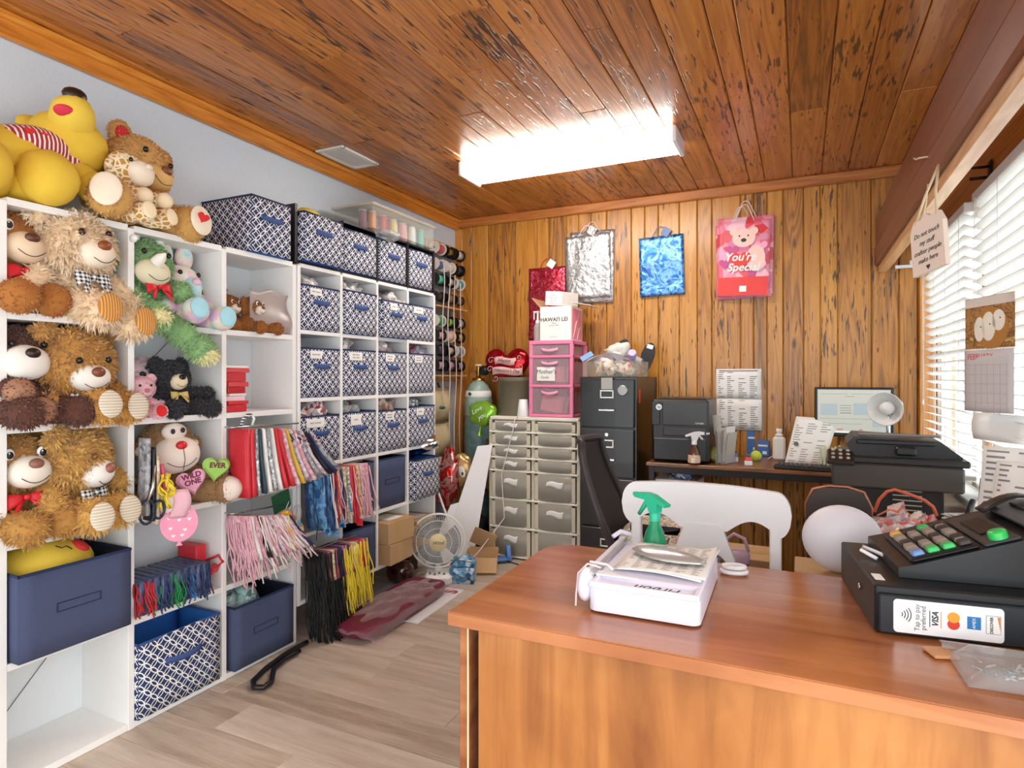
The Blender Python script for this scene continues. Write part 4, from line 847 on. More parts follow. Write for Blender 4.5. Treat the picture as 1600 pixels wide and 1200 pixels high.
# hanging bags of the raised unit
seq = ['blue', 'blue', 'navy', 'navy', 'cream', 'navy', 'cream', 'white', 'red', 'red', 'gold', 'mauve', 'pink', 'pink']
rail = MB(); rail.tube([(XF, 2.36, .862), (XF + .04, 2.36, .862), (XF + .045, 2.385, .862), (XF + .045, 2.78, .862)], .004, STEEL, 8)
one(rail, 'hanging_rail', 'steel rail carrying the hanging bags on the raised shelf', 'rail')
WSCR = patchwork('scroll_print', ['f4f2ee', 'f4f2ee', '5a5a62', 'f4f2ee', 'b4a484'], 26, .5, kind='n')
for i, c in enumerate(seq):
    u = i / (len(seq) - 1); y = 2.385 + .026 * i
    gift_bag('%s gift bag hanging on the raised shelf, %s from the left' % (c, nth[i]), (XF + .062, y, .855), .12, .29 + .02 * math.sin(i), .011, WSCR if c == 'white' else pal[c], [NCORD, BLCORD, WCORD, RCORD, PCORD][i % 5 if i < 10 else 4], (3 + 5 * u, -2, 4), 6 if i < 5 or i > 9 else 2, .26, 'gift bags hanging on the raised shelf', face=7 if i == 0 else 0, tagc=pal['blue'] if i in (0, 2, 4) else pal['red'] if i == 9 else None)
# corded bags at floor level
seq = ['black', 'black', 'cream', 'mauve', 'navy', 'red', 'navy', 'mauve', 'cream', 'blue', 'red', 'navy']
rail = MB(); rail.tube([(XF, 2.36, .452), (XF + .04, 2.36, .452), (XF + .045, 2.38, .452), (XF + .045, 2.72, .452)], .004, STEEL, 8)
one(rail, 'hanging_rail', 'steel rail carrying the black and yellow corded bags', 'rail')
for i, c in enumerate(seq):
    y = 2.385 + .028 * i; bk = i < 5
    gift_bag('%s striped-edge gift bag with %s cords near the floor, %s from the left' % (c, 'black' if bk else 'yellow', nth[i]), (XF + .065, y, .448), .135, .15, .02, printed('8a6aa0', 'c8505a', '2f3a6a', 40) if i % 2 else pal[c], BCORD if bk else YCORD, (2, -3, 0), 16 if bk else 16, .42 if bk else .31, 'corded gift bags near the floor', flare=.01, face=44 if i == 0 else 0)
# corded bags standing in the second column
a, b, z = cell1(1, 4)
for i in range(10):
    cm, cn = [(RCORD, 'red'), (RCORD, 'red'), (GCORD, 'green'), (NCORD, 'navy'), (GCORD, 'green'), (GCORD, 'green'), (NCORD, 'navy'), (BLCORD, 'blue'), (NCORD, 'navy'), (NCORD, 'navy')][i]
    gift_bag('small navy bag with %s cords in the second column, %s from the left' % (cn, nth[i]), (XF - .08, a + .02 + .031 * i, z + .135 - .0), .19, .13, .024, printed('39466a', '5b6a92', '222c4a', 60), cm, (0, 0, 0), 14, .12, 'small corded bags in the second column')
t = thing('gift_bag', 'red gift bag with a curled handle at the back of the fourth row', 'gift bag', (XF - .10, b - .055, z + .19))
MB().box((-.02, 0, -.095), (.12, .05, .19), pal['red'], .003).build('paper_bag', t)
mb = MB(); mb.tube([(.045, .02, -.07), (.09, .045, -.05), (.1, .06, -.08), (.07, .05, -.11), (.045, .03, -.11)], .006, RCORD, 6); mb.build('cord_handle', t)
mb = MB(); mb.box((0, 0, 0), (.03, .05, .03), pal['red'], .003, TR((0, 0, 0), 0, 25, 20)); one(mb, 'gift_tag', 'small red tag dangling by the red gift bag', 'gift tag', (XF - .02, b - .03, z + .085))
# bags, scissors and tag in front of the monkey
a, b, z = cell1(1, 3)
for i, (c, dy, h) in enumerate((('grey', .0, .29), ('black', .022, .28), ('cream', .038, .26), ('red', .054, .25), ('pink', .07, .22))):
    gift_bag('%s gift bag hanging in front of the monkey, %s from the left' % (c, nth[i]), (XF + .04, a + .01 + dy, z + .30 - .035 * i), .06, h, .011, mat('d8577a', .5) if c == 'red' else pal[c], PCORD, (10 * (i > 2), 0, 0), 0, .1, 'gift bags hanging before the monkey')
t = thing('scissors', 'navy handled scissors hanging on the upright before the monkey', 'scissors', (XF + .09, a + .0, z + .04), 0)
mb = MB()
for dy, s1 in ((-.012, 1), (.035, .75)): mb.tube([(0, dy + .03 * s1 * math.cos(q), .0 + .045 * s1 * math.sin(q) - .01) for q in [k * PI / 8 for k in range(16)]], .005, mat('1f2c44', .4), 7, True)
mb.build('handles', t)
mb = MB(); mb.tube([(0, -.01, .03), (0, .012, .075), (0, .02, .16)], [.006, .007, .002], STEEL, 6); mb.build('blades', t)
mb = MB()
for k in range(7): mb.tube(wavy((R.uniform(-.01, .02), R.uniform(-.015, .02), 0), .13, .014, 9), .004, YCORD, 5)
mb.tube([(.01, .03 * math.cos(q), .03 * math.sin(q) - .05) for q in [k * PI / 7 for k in range(14)]], .004, YCORD, 5, True)
one(mb, 'ribbon_bundle', 'yellow ribbon loops tied to the bags before the monkey', 'ribbon', (XF + .085, a + .06, z + .16))
t = thing('balloon_tag', 'large pink balloon-shaped paper tag with white hearts', 'gift tag', (XF + .095, a + .115, z - .035), -30)
MB().prism(disc(.066, 28, .075), .004, mat('f09ab8', .5), FX).prism([(-.012, -.09), (.012, -.09), (0, -.07)], .004, mat('f09ab8', .5), FX).build('card', t)
mb = MB()
for hx_, hy_ in ((-.03, -.02), (.02, -.03), (.0, .01), (.035, .01), (-.035, .02), (.01, -.05), (-.02, -.05), (.03, .04)): mb.prism(heart(.007), .001, WHITE, Matrix.Translation((.004, hx_, hy_)) @ FX)
mb.build('white_hearts', t)
mb = MB(); mb.sheet(lambda u, v: (.008 + .015 * math.sin(PI * u), -.03 + .06 * v + .01 * math.sin(4 * u), .11 * (1 - u) + .02), 8, 3, PCORD, .002); mb.build('ribbon', t)
# red boxes
a, b, z = cell1(2, 2); zz = z
for i, (c, w_, h) in enumerate((('c61f28', .125, .034), ('d8343c', .115, .016), ('f1c6cd', .105, .022), ('efe6e4', .10, .012), ('b81c26', .10, .03), ('d94a52', .115, .022), ('c21e28', .12, .042), ('d6404a', .135, .02), ('f3ece8', .14, .012))):
    nm = ['red', 'bright red', 'pink', 'white', 'dark red', 'rose red', 'glossy red', 'red and white', 'white lid'][i]
    mb = MB(); mb.box((0, 0, h / 2), (.15, w_, h - .0008), mat(c, .35), .002)
    o = one(mb, 'gift_box', '%s flat gift box, %s from the bottom of its stack' % (nm, nth[i]), 'gift box', (XF - .09, a + .068 + R.uniform(-.008, .008), zz), R.uniform(-7, 7), 'stack of red gift boxes'); zz += h

# ================= BACK LEFT CORNER =================
ply = pine('plywood', 'Z', 'dcb27a', 'cfa066', 'b07f46', peck=-1, knots=.3, rough=.6)
t = thing('thread_rack', 'wooden wall rack of ribbon spools beside the panelled corner', 'rack', (XL + .005, 4.25, 1.30))
MB().box((.012, 0, .56), (.02, .46, 1.12), ply, .003).build('backboard', t)
MB().box((.026, -.02, .54), (.006, .30, 1.0), mat('7c8288', .6), .001).build('grey_panel', t)
for z in (.045, .585): MB().box((.07, 0, z), (.11, .46, .014), ply, .002).build('shelf', t)
zs = [.125, .245, .36, .475, .665, .80, .915, 1.04]
for z in zs: MB().cyl((.075, -.225, z), (.075, .225, z), .005, STEEL, 8).build('rod', t)
spc = [['e3c3cb', 'c9a9b8', 'c7a7c2'], ['4a3f5e', 'e6ddc8', '8193b4'], ['eec2c0', 'efc0b0', 'd8b46c'], ['2e9a6a', '8ed342', 'd5cfcf'], ['3a2a22', '8a6b3c', '9c7c48'], ['4fc6a4', 'e8e4dc', '2b9fb3'], ['3d66a8', 'e9e4dc', '3a3a3a'], ['c53a46', '8a642c', 'cfcac0']]
spn = [['pink', 'mauve pink', 'lilac'], ['deep purple', 'cream', 'slate blue'], ['blush', 'peach', 'gold'], ['emerald', 'lime', 'grey'], ['dark brown', 'bronze', 'brass'], ['mint', 'ivory', 'turquoise'], ['royal blue', 'off-white', 'black and white'], ['red', 'brown', 'silver']]
rown = ['bottom', 'second from bottom', 'third from bottom', 'fourth from bottom', 'fifth from bottom', 'third from top', 'second from top', 'top']
for r, z in enumerate(zs):
    for k in range(3):
        s = thing('ribbon_spool', '%s spool on the %s row of the wall rack' % (spn[r][k], rown[r]), 'spool', (XL + .08, 4.25 - .15 + k * .15, 1.30 + z), 0, 'ribbon spools on the wall rack')
        T_ = TR((0, -.055, 0), -90); fl = mat('e6ddd0', .5) if (r + k) % 4 == 3 or (r > 5 and k == 0) else BLACK; rr = .048 if r not in (4,) else .04
        MB().lathe([(.012, .006), (.03 + .006 * ((r + k) % 2), .008), (.03 + .006 * ((r + k) % 2), .102), (.012, .104)], mat(spc[r][k], .3, var=.1, coat=.4), 16, T_).build('ribbon', s)
        for z0 in (0, .102): MB().lathe([(.008, z0), (rr, z0), (rr, z0 + .007), (.008, z0 + .007)], fl, 20, T_, False, False).build('flange', s)
for k in range(4):
    one(MB().tube([(XL + .135 + .006 * math.sin(i * .8 + k), 4.09 + .09 * k + .012 * math.sin(i * .5 + k * 2), 2.25 - .05 * k - i * (.075 + .015 * k)) for i in range(16)], .0035, WCORD, 6), 'ribbon', 'white ribbon trailing down the spool rack, %s from the window side' % ['last', 'third', 'second', 'nearest'][k], 'ribbon', None, 0, 'white ribbons trailing from the spool rack')
beige = mat('cdb993', .85, var=.08, name='beige_canvas')
t = thing('hanging_organizer', 'beige fabric pocket organizer hanging below the spool rack', 'organizer', (XL + .01, 4.16, .45))
MB().sheet(lambda u, v: (.02 + .01 * math.sin(4 * v), -.19 + .38 * u, .80 * v), 6, 10, beige, .006).build('back_cloth', t)
for k in range(3):
    mb = MB(); mb.sheet(lambda u, v: (.03 + .1 * math.sin(PI * u) * math.sin(PI * min(1, v * .75 + .12)) + .008 * math.sin(14 * u) * v, -.18 + .36 * u, .26 * k + .02 + .235 * v), 18, 8, beige, .003); mb.build('pocket', t)
mb = MB(); mb.tube([(.05, 0, .8), (.03, 0, .84)], .006, BLACK, 6); mb.build('hanger', t)
p = W(690, 625, X=-2.5); one(crumple(MB(), (0, 0, 0), (.02, .03, .012), mat('2a7a6a', .5), 3), 'fabric_scrap', 'small green scrap on the beige organizer', 'scrap', (XL + .15, 4.05, 1.10))
# helium tank
tk = patchwork('worn_green_tank', ['6d9590', '7fa39c', '64888a', '86a59b'], 7, .45, .0, 'n'); rust = mat('7a6a58', .8)
t = thing('gas_cylinder', 'tall worn green gas cylinder with brass valve in the corner', 'gas cylinder', (-2.36, 4.38, 0))
MB().lathe([(.0, 0), (.105, 0), (.112, .02), (.112, .98)], tk, 28).lathe([(.112, 1.03), (.112, 1.14), (.10, 1.22), (.075, 1.27), (.045, 1.30), (.045, 1.31)], patchwork('pale_tank_shoulder', ['9db7aa', '8ea89c', 'aabfae'], 9, .5, 0, 'n'), 28).build('cylinder', t)
MB().lathe([(.1125, .98), (.1127, .99), (.1127, 1.02), (.1125, 1.03)], patchwork('rust_band', ['7a6a58', '8ba296', '6a5a4a', '98aaa0'], 50, .8, 0, 'n'), 28, None, True, False).build('rust_band', t)
MB().lathe([(.106, 1.175), (.109, 1.18), (.1, 1.225), (.097, 1.225)], PAPER, 28, None, True, False).build('paper_label', t)
MB().prism([(-.018, 0), (0, -.018), (.018, 0), (0, .018)], .002, mat('2a5a48', .5), TR((-.02, -.109, 1.2), 12) @ FYN).build('green_diamond', t)
brass = mat('b8935a', .3, 1.0, var=.1, name='brass')
MB().lathe([(.05, 1.305), (.05, 1.325), (.022, 1.33), (.018, 1.38), (.018, 1.42)], brass, 16).cyl((-.03, 0, 1.38), (.06, 0, 1.38), .012, brass, 10).build('valve', t)
mb = MB(); mb.lathe([(.03, 0), (.03, .012)], mat('e5ded0', .4), 14, TR((0, 0, 1.425))); mb.build('valve_wheel', t)
MB().lathe([(.02, 0), (.04, .02), (.04, .045), (.02, .06)], BLACK, 14, TR((.07, -.0, 1.385), 90)).lathe([(.012, 0), (.018, .06)], BLACK, 12, TR((.085, 0, 1.4), 0, 30)).build('regulator', t)
# foil balloons
def foil_heart(name, label, loc, s, m, cat, rz):
    t = thing(name, label, cat, loc, rz); pl = heart(s, 44); mb = MB(); n = len(pl); rings = [(1, 0), (.93, .035), (.75, .07), (.45, .095), (.15, .105)]
    for sg in (-1, 1):
        vs = []
        for k, (q, h) in enumerate(rings):
            for i, (x, y) in enumerate(pl): vs.append((x * q, sg * (h * s * 2.2 + (.01 * s * math.sin(i * 2.2) if k == 1 else 0)), y * q))
        fs = [[k * n + i, k * n + (i + 1) % n, (k + 1) * n + (i + 1) % n, (k + 1) * n + i] for k in range(len(rings) - 1) for i in range(n)] + [[(len(rings) - 1) * n + i for i in range(n)]]
        mb.add(vs, fs if sg < 0 else [f[::-1] for f in fs], m, None, True)
    mb.build('foil', t); return t
redf = mat('b01420', .12, .7, var=.1, name='red_foil')
t = foil_heart('foil_balloon', 'red heart foil balloon lettered for Valentine\'s Day against the panelled wall', (-2.095, 4.36, 1.415), .205, redf, 'balloon', 0)
pk = mat('eec0bb', .5)
for sz, (x, z, w_, h) in enumerate(((.0, .045, .19, .055), (.02, -.035, .26, .056))):
    mb = MB(); mb.sheet(lambda u, v: ((u - .5) * w_ + x, -.052 + .028 * abs(u - .5) ** 2 * 2, z + (v - .5) * h + .008 * math.sin(6 * u)), 14, 2, pk, .004); bo = mb.build('banner', t)
    text(('Happy', "Valentine's Day")[sz], (.042, .036)[sz], mat('5a3038', .7), 'banner_script', bo, TR((x, -.0555, z + .004), 0, 4) @ FYN, .0008, shear=.35)
mb = MB(); wl = mat('f2d9d4', .4)
for k in range(7):
    a0 = R.uniform(0, 6); cx, cz = [(-.12, .05), (.12, .07), (.13, .0), (-.08, -.09), (.03, -.11), (.0, -.14), (-.13, -.02)][k]
    mb = MB(); mb.tube([(cx + .028 * (1 - i / 14) * math.cos(a0 + i * .55), -.043, cz + .028 * (1 - i / 14) * math.sin(a0 + i * .55)) for i in range(13)], .002, wl, 4); mb.build('scroll_print', t)
t = thing('foil_balloon', 'lime green Love you foil balloon sagging in front of the gas cylinder', 'balloon', (-2.21, 4.17, 1.055))
MB().ell((0, 0, 0), (.12, .055, .095), mat('8cc63e', .15, .4, var=.05, name='lime_foil'), rotm(0, 12, 0), 22, 14, .25, 4).build('foil', t)
text('Love', .05, WHITE, 'script_word', t, TR((-.02, -.062, .028), 0, -28) @ FYN, .0006, shear=.3); text('you', .05, WHITE, 'script_word', t, TR((.025, -.066, -.018), 0, -28) @ FYN, .0006, shear=.3)
mb = MB(); mb.lathe([(.02, 0), (.008, .05), (.015, .1)], mat('8cc63e', .15, .4, var=.05), 10, TR((-.03, 0, -.17), 0, 10)); mb.build('neck', t)
kf = patchwork('brown_foil', ['8a6238', 'b58a52', '6d4a28', 'c9a268'], 10, .3, .5, 'n')
one(MB().ell((0, 0, .26), (.11, .08, .27), kf, None, 16, 14, .7, 8), 'foil_bag', 'crumpled brown foil sheet standing behind the beige drawer tower', 'foil', (-2.165, 4.30, .35))
t = thing('foil_balloon', 'tan animal-face foil balloon with one white eye beside the foam boards', 'balloon', (-2.36, 4.08, .62))
MB().ell((0, 0, 0), (.11, .06, .125), patchwork('tan_foil', ['c29a62', 'd9b57e', 'a97f48'], 8, .25, .4, 'n'), rotm(0, 15, 0), 22, 14, .2, 12).build('foil', t)
MB().ell((.05, -.055, -.0), (.028, .008, .045), WHITE, rotm(0, -20, 0), 14, 9).ell((.058, -.063, -.012), (.008, .004, .012), BLACK).build('eye', t)
mb = MB(); mb.lathe([(.035, 0), (.02, -.06), (.012, -.1)], kf, 10, TR((.06, 0, -.1), 0, -15)); mb.build('neck', t)
one(MB().ell((0, 0, .23), (.085, .055, .22), patchwork('red_foil_print', ['a8161c', 'c8302a', 'b51c22', 'ddb0a8', '8f1018', 'b51c22'], 10, .15, .6, 'n'), rotm(0, 6, 10), 18, 14, .45, 2), 'foil_bag', 'glossy red and white foil bag standing between the shelf and foam boards', 'foil bag', (-2.42, 4.0, .34))
one(MB().ell((0, 0, .1), (.2, .16, .14), mat('2e2a30', .6), None, 16, 10, .6, 3), 'bag', 'dark slumped bag on the floor in the far left corner', 'bag', (-2.38, 4.24, .0)).location.z = .045
one(MB().box((0, 0, .12), (.24, .16, .24), mat('b06d3c', .8), .004).box((.02, -.081, .17), (.08, .002, .05), PAPER), 'cardboard_box', 'rust brown carton under the red foil bag', 'box', (-2.42, 4.0, .0), 6)
# foam boards, pole
fb = mat('f1f1f4', .6, var=.02, name='foam_board')
def leaning(name, label, cat, a, b, c, d, th, m):
    """a board given by four corners"""
    A, B, C_, D = map(Vector, (a, b, c, d)); mb = MB()
    mb.sheet(lambda u, v: tuple((A * (1 - u) + B * u) * (1 - v) + (D * (1 - u) + C_ * u) * v), 1, 1, m, th, None, False); return one(mb, name, label, cat)
leaning('foam_board', 'tall white foam board leaning against the beige drawer tower', 'board', (-2.33, 3.72, .01), (-2.13, 3.86, .01), (-2.085, 4.085, .83), (-2.175, 4.02, .82), .03, fb)
leaning('foam_board', 'short white foam board leaning in front of the tall one', 'board', (-2.40, 3.66, .01), (-2.28, 3.74, .01), (-2.2, 3.93, .44), (-2.31, 3.86, .40), .03, fb)
one(MB().cyl(W(701, 815, Y=3.78), W(681, 758, Y=3.82), .008, WHITEP, 10), 'pole', 'thin white pole leaning beside the raised shelf', 'pole')
# fan
p = W(684, 908, Z=0); fanp = Vector((p.x, p.y, 0)); fr = facing(-p.x, -p.y)
t = thing('desk_fan', 'white round desk fan with cream hub standing on the floor', 'fan', fanp, fr)
fwm = mat('eeeeea', .35, var=.02, name='fan_plastic')
MB().box((.03, 0, .035), (.18, .18, .07), fwm, .018).build('base', t)
mb = MB()
for k in range(4): mb.lathe([(.008, 0), (.007, .012)], mat('6a6a6c', .5), 10, TR((.07 + .02 * (k % 2), -.05 + .03 * k, .068)))
mb.build('buttons', t)
MB().lathe([(.028, .055), (.02, .1), (.017, .16)], fwm, 14, TR((-.02, 0, 0))).build('stem', t)
MB().ell((-.05, 0, .25), (.07, .05, .05), fwm).build('motor_housing', t)
Fz = .268; mb = MB(); rad = .174
for k in range(76):
    a = 2 * PI * k / 76; ca, sa = math.cos(a), math.sin(a)
    mb.tube([(.062, .055 * ca, Fz + .055 * sa), (.06, .11 * ca, Fz + .11 * sa), (.045, .155 * ca, Fz + .155 * sa), (.01, rad * ca, Fz + rad * sa)], .0011, fwm, 4)
    mb.tube([(.01, rad * ca, Fz + rad * sa), (-.03, .13 * ca, Fz + .13 * sa), (-.04, .05 * ca, Fz + .05 * sa)], .0011, fwm, 3)
for rr, xx, r_ in ((rad, .01, .0065), (.138, .053, .002), (.09, .062, .0015)): mb.tube([(xx, rr * math.cos(a), Fz + rr * math.sin(a)) for a in [k * PI / 24 for k in range(48)]], r_, fwm, 6, True)
mb.build('grille', t)
hub = MB().lathe([(.0, .074), (.05, .072), (.058, .062), (.058, .055)], mat('dccda0', .4), 26, TR((0, 0, Fz), 0, 90, 0)).build('hub_cap', t)
text('Wind', .032, INK, 'hub_lettering', hub, TR((.0745, 0, Fz)) @ FX, .0004, shear=.4)
mb = MB(); bm = clear_mat('fan_blade', '9aa4ac', .35, .2)
for k in range(3):
    mb.sheet(lambda u, v: (.015 + .03 * (v - .5) * (1 - .3 * u), (.03 + .12 * u) * math.cos(2.1 * k + (v - .5) * 1.5), Fz + (.03 + .12 * u) * math.sin(2.1 * k + (v - .5) * 1.5)), 5, 8, bm, .002)
mb.build('blades', t)
one(MB().tube([fanp + Vector((-.08, -.06, .02)), fanp + Vector((-.16, -.02, .008)), fanp + Vector((-.2, .06, .006)), fanp + Vector((-.12, .14, .006)), fanp + Vector((.05, .2, .006)), fanp + Vector((.12, .34, .12)), (-1.97, 4.055, .30), (-1.99, 4.05, .62), (-1.90, 4.055, .95), (-1.885, 4.06, 1.035), (-1.86, 4.12, 1.05)], .0035, WCORD, 6), 'power_cord', 'white power cord running from the fan up over the beige drawers', 'cord')
# floor things
one(MB().ell((0, 0, .075), (.085, .075, .075), mat('3a1512', .08, var=.2, coat=.8, name='dark_glass'), None, 20, 14, .05, 2, .75), 'glass_jug', 'dark brown glossy jug lying under the raised shelf', 'jug', W(628, 910, Z=0) + Vector((0, -.02, .002)))
ap = W(724, 908, Z=0); t = thing('gift_box', 'small blue and white patterned box with torn foil beside the fan', 'gift box', ap, 20)
bluep = patchwork('blue_snow_print', ['1b4a78', '6db3de', 'e8f4fa', '12304e', '8cc8e8'], 40, .3, .2)
MB().box((0, 0, .05), (.16, .12, .1), bluep, .004).build('box_body', t); crumple(MB(), (0, .01, .125), (.075, .06, .035), bluep, 8, .9).build('foil_wrap', t)
t = thing('cardboard_box', 'open kraft carton tipped behind the fan with flaps spread', 'box', W(744, 890, Z=0) + Vector((.02, .06, 0)), 24)
for c, s1, T_ in (((0, 0, 0), (.2, .15, .005), TR((0, -.02, .004))), ((0, 0, 0), (.2, .005, .12), TR((0, .07, .065), -14)), ((0, 0, 0), (.005, .15, .12), TR((-.1, 0, .062), 0, -8)), ((0, 0, 0), (.005, .15, .12), TR((.1, 0, .062), 0, 6))): MB().box(c, s1, KRAFT, 0, T_).build('panel', t)
MB().box((0, 0, 0), (.17, .005, .14), KRAFT, .001, TR((.0, .07, .185), 24, 22, 0)).build('flap', t); MB().box((0, 0, 0), (.17, .12, .005), KRAFT, .001, TR((.02, -.13, .055), 38, 0, 0)).build('flap', t)
bs = mat('5f8fd8', .5); t = thing('sandal', 'blue and white strapped sandal dropped by the beige drawers', 'sandal', W(778, 878, Z=0) + Vector((0, -.02, 0)), 35)
mb = MB(); mb.sheet(lambda u, v: (-.11 + .22 * u, (-.035 + .07 * v) * (.8 + .35 * math.sin(2.6 * u)), .012 + .02 * u), 10, 4, bs, .018); mb.build('sole', t)
mb = MB(); mb.sheet(lambda u, v: (-.05 + .05 * v, -.042 + .084 * u, .025 + .06 * math.sin(PI * u)), 12, 3, WHITEP, .004); mb.sheet(lambda u, v: (.07 + .03 * v, -.042 + .084 * u, .035 + .085 * math.sin(PI * u)), 12, 3, bs, .006); mb.build('straps', t)
mb = MB(); mb.tube([W(810, 882, Z=.006) + Vector((0, 0, 0)), W(775, 872, Z=.006), W(762, 878, Z=.006)], .004, BCORD, 6); one(mb, 'power_cord', 'short black cord on the floor under the beige drawers', 'cord')
# boxes in the bottom row of the raised unit
def carton(label, loc, sx, sy, sz, rz=0, tape=True, lab=True, name='cardboard_box', m=None):
    t = thing(name, label, 'box', loc, rz); MB().box((0, 0, sz / 2), (sx, sy, sz), m or KRAFT, .003).build('carton', t)
    if tape: MB().box((sx / 2 + .0008, -.1 * sy, sz / 2), (.001, .05, sz * .98), mat('c9a468', .3, var=.1, name='packing_tape')).box((0, 0, sz + .0006), (sx * .98, .05, .001), mat('c9a468', .3, var=.1, name='packing_tape')).build('tape', t)
    if lab: MB().box((.02, .01, sz + .0016), (sx * .5, sy * .55, .001), PAPER).build('shipping_label', t)
    return t
a, b, z = cell2(2, 5); carton('lower of the two stacked kraft cartons in the bottom row', (XF - .075, (a + b) / 2, z), .27, .25, .125, 3, True, False); carton('upper of the two stacked kraft cartons, with a shipping label on top', (XF - .07, (a + b) / 2 + .002, z + .127), .27, .255, .13, -2)
a, b, z = cell2(3, 5); carton('kraft carton with labels in the last bottom cell, behind the fan', (XF - .10, (a + b) / 2, z), .26, .25, .20, 4)
# package, signs and strap on the floor
mar = mat('6d1a34', .55, var=.12, name='maroon_fabric'); t = thing('packaged_curtain', 'maroon fabric folded in clear plastic on the floor', 'package', (-2.08, 2.86, 0), 3)
mb = MB(); mb.ell((0, 0, .046), (.14, .42, .038), mar, None, 40, 20, .0, 3, .38); mb.build('folded_fabric', t)
mb = MB(); mb.sheet(lambda u, v: (-.15 + .32 * u + .008 * math.sin(9 * v), -.435 + .89 * v, .010 + .092 * (math.sin(PI * min(1, max(0, u * .96 + .02))) ** .35) * (math.sin(PI * min(1, max(0, v * .96 + .02))) ** .3) + .004 * math.sin(23 * u + 11 * v) + .003 * math.sin(31 * v - 17 * u)), 30, 50, clear_mat('wrap_film', 'f6eef0', .06, .06), .0006); mb.build('plastic_wrap', t)
t = thing('sign_board', 'white sign with a red letter S lying on the floor under the maroon package', 'sign', (-1.945, 3.06, 0), 3)
MB().box((0, 0, .003), (.12, .56, .005), mat('eef0f2', .4), .001).build('board', t); text('S', .12, mat('c01f2e', .5), 'red_letter', t, TR((.0, .22, .0062), 0, 0, 90), .0004, bold=.004)
t = thing('sign_board', 'pale sign with a dark curved letter on the floor under the raised shelf', 'sign', (-2.31, 2.96, 0), 4)
MB().box((0, 0, .003), (.13, .6, .005), mat('b9cbd8', .4), .001).build('board', t); text('C', .15, mat('2a2024', .5), 'dark_letter', t, TR((.0, -.12, .0062), 0, 0, 90), .0004, bold=.004)
pts = [W(x, y, Z=.02) for x, y in ((480, 1003), (462, 1012), (440, 1026), (415, 1045), (395, 1065), (397, 1074), (412, 1074), (424, 1066), (428, 1045), (445, 1030), (468, 1017))]
mb = MB(); P2 = []
for i in range(len(pts) - 1):
    for k in range(3): P2.append(pts[i].lerp(pts[i + 1], k / 3))
P2.append(pts[-1]); mb.tube([p + Vector((0, 0, .0)) for p in P2], .012, mat('141416', .35, name='black_strap'), 8); one(mb, 'strap', 'black rubber strap looped on the floor by the shelf', 'strap')
carton('white printed box on the floor against the left end of the reception desk', (-.90, 1.86, 0), .2, .28, .17, 4, False, False, 'storage_box', WHITE)

# ================= BACK WALL: HANGING BAGS, CHART =================
def wall_bag(label, x0, x1, z0, z1, y, m, tilt=0, tagm=None, group=None, handle=None, top=.06, name='gift_bag'):
    t = thing(name, label, 'gift bag', ((x0 + x1) / 2, y, z1), 0, group, (0, math.radians(tilt), 0)); w_, h = x1 - x0, z1 - z0; mb = MB()
    mb.sheet(lambda u, v: ((u - .5) * w_, .004 * math.sin(7 * u + 3 * v) + .003 * math.sin(11 * v), -h * v), 14, 16, m, .014); mb.build('paper_bag', t)
    mb = MB(); mb.tube([(-w_ * .2, -.008, -.01), (-.02, -.006, top), (.0, -.004, top + .01), (.02, -.006, top), (w_ * .2, -.008, -.01)], .003, handle or RCORD, 5); mb.build('cord_handle', t)
    if tagm: MB().box((.02, -.014, top * .7), (.06, .001, .06), tagm, 0, TR((0, 0, 0), 0, 35)).build('hang_tag', t)
    return t
RF = patchwork('red_hologram', ['a01830', 'd83a50', 'c02440', 'e8707e', '9a1428'], 28, .2, .75, 'n'); SF = patchwork('silver_hologram', ['8a8a8c', 'c9c9c9', 'a2a2a4', 'd8d8d8', '757578'], 34, .35, .7, 'n'); BF = patchwork('blue_hologram', ['1f5aa0', '2f74ba', '7fb0dc', '2a6ab4', '1c4f92'], 14, .35, .5, 'n')
wall_bag('tall red foil gift bag pinned to the panelling behind the white carton', -1.97, -1.66, 1.63, 2.20, YB - .012, RF, 0, PAPER)
wall_bag('silver foil gift bag, rear one of the pair on the panelled wall', -1.62, -1.27, 1.90, 2.45, YB - .012, SF, 1, None, None, WCORD)
wall_bag('silver foil gift bag, front one of the pair on the panelled wall', -1.655, -1.30, 1.935, 2.42, YB - .034, SF, -1.5, SF, None, WCORD)
wall_bag('blue foil gift bag hanging alone on the panelled wall', -1.085, -.765, 1.925, 2.36, YB - .014, BF, -1.5, mat('1f4f94', .3), None, BLCORD)
VAL = patchwork('heart_print', ['e8505a', 'f3a6c0', 'd8303c', 'f6c4d4', 'c84a86'], 16, .4, 0)
rd = mat('e8413c', .45); o3 = [('rearmost of the three valentine bags, showing at the left and bottom', -.545, -.20, 1.875, 2.40, YB - .010, -2), ('middle of the three valentine bags, showing at the right edge', -.525, -.165, 1.90, 2.43, YB - .030, 1), ('front valentine bag printed with a pink bear holding a heart', -.515, -.185, 1.885, 2.40, YB - .052, 1.5)]
for lab, x0, x1, z0, z1, y, tl in o3: t = wall_bag(lab, x0, x1, z0, z1, y, VAL, tl, None, None, mat('e9dcdc', .5), .10)
F0 = Matrix.Translation((0, -.014, -.26)) @ FYN; cream_ = mat('f6cfc4', .6); dk = mat('3a2a2c', .6); rdh = mat('e04038', .5); pkh = mat('f3a9c8', .5); mag = mat('c8508c', .5)
def pr(nm, pls, m): 
    mb = MB()
    for k, (pl, h) in enumerate(pls): mb.prism(pl, h, m, F0)
    return mb.build(nm, t)
def shift(pl, x, y): return [(a + x, b + y) for a, b in pl]
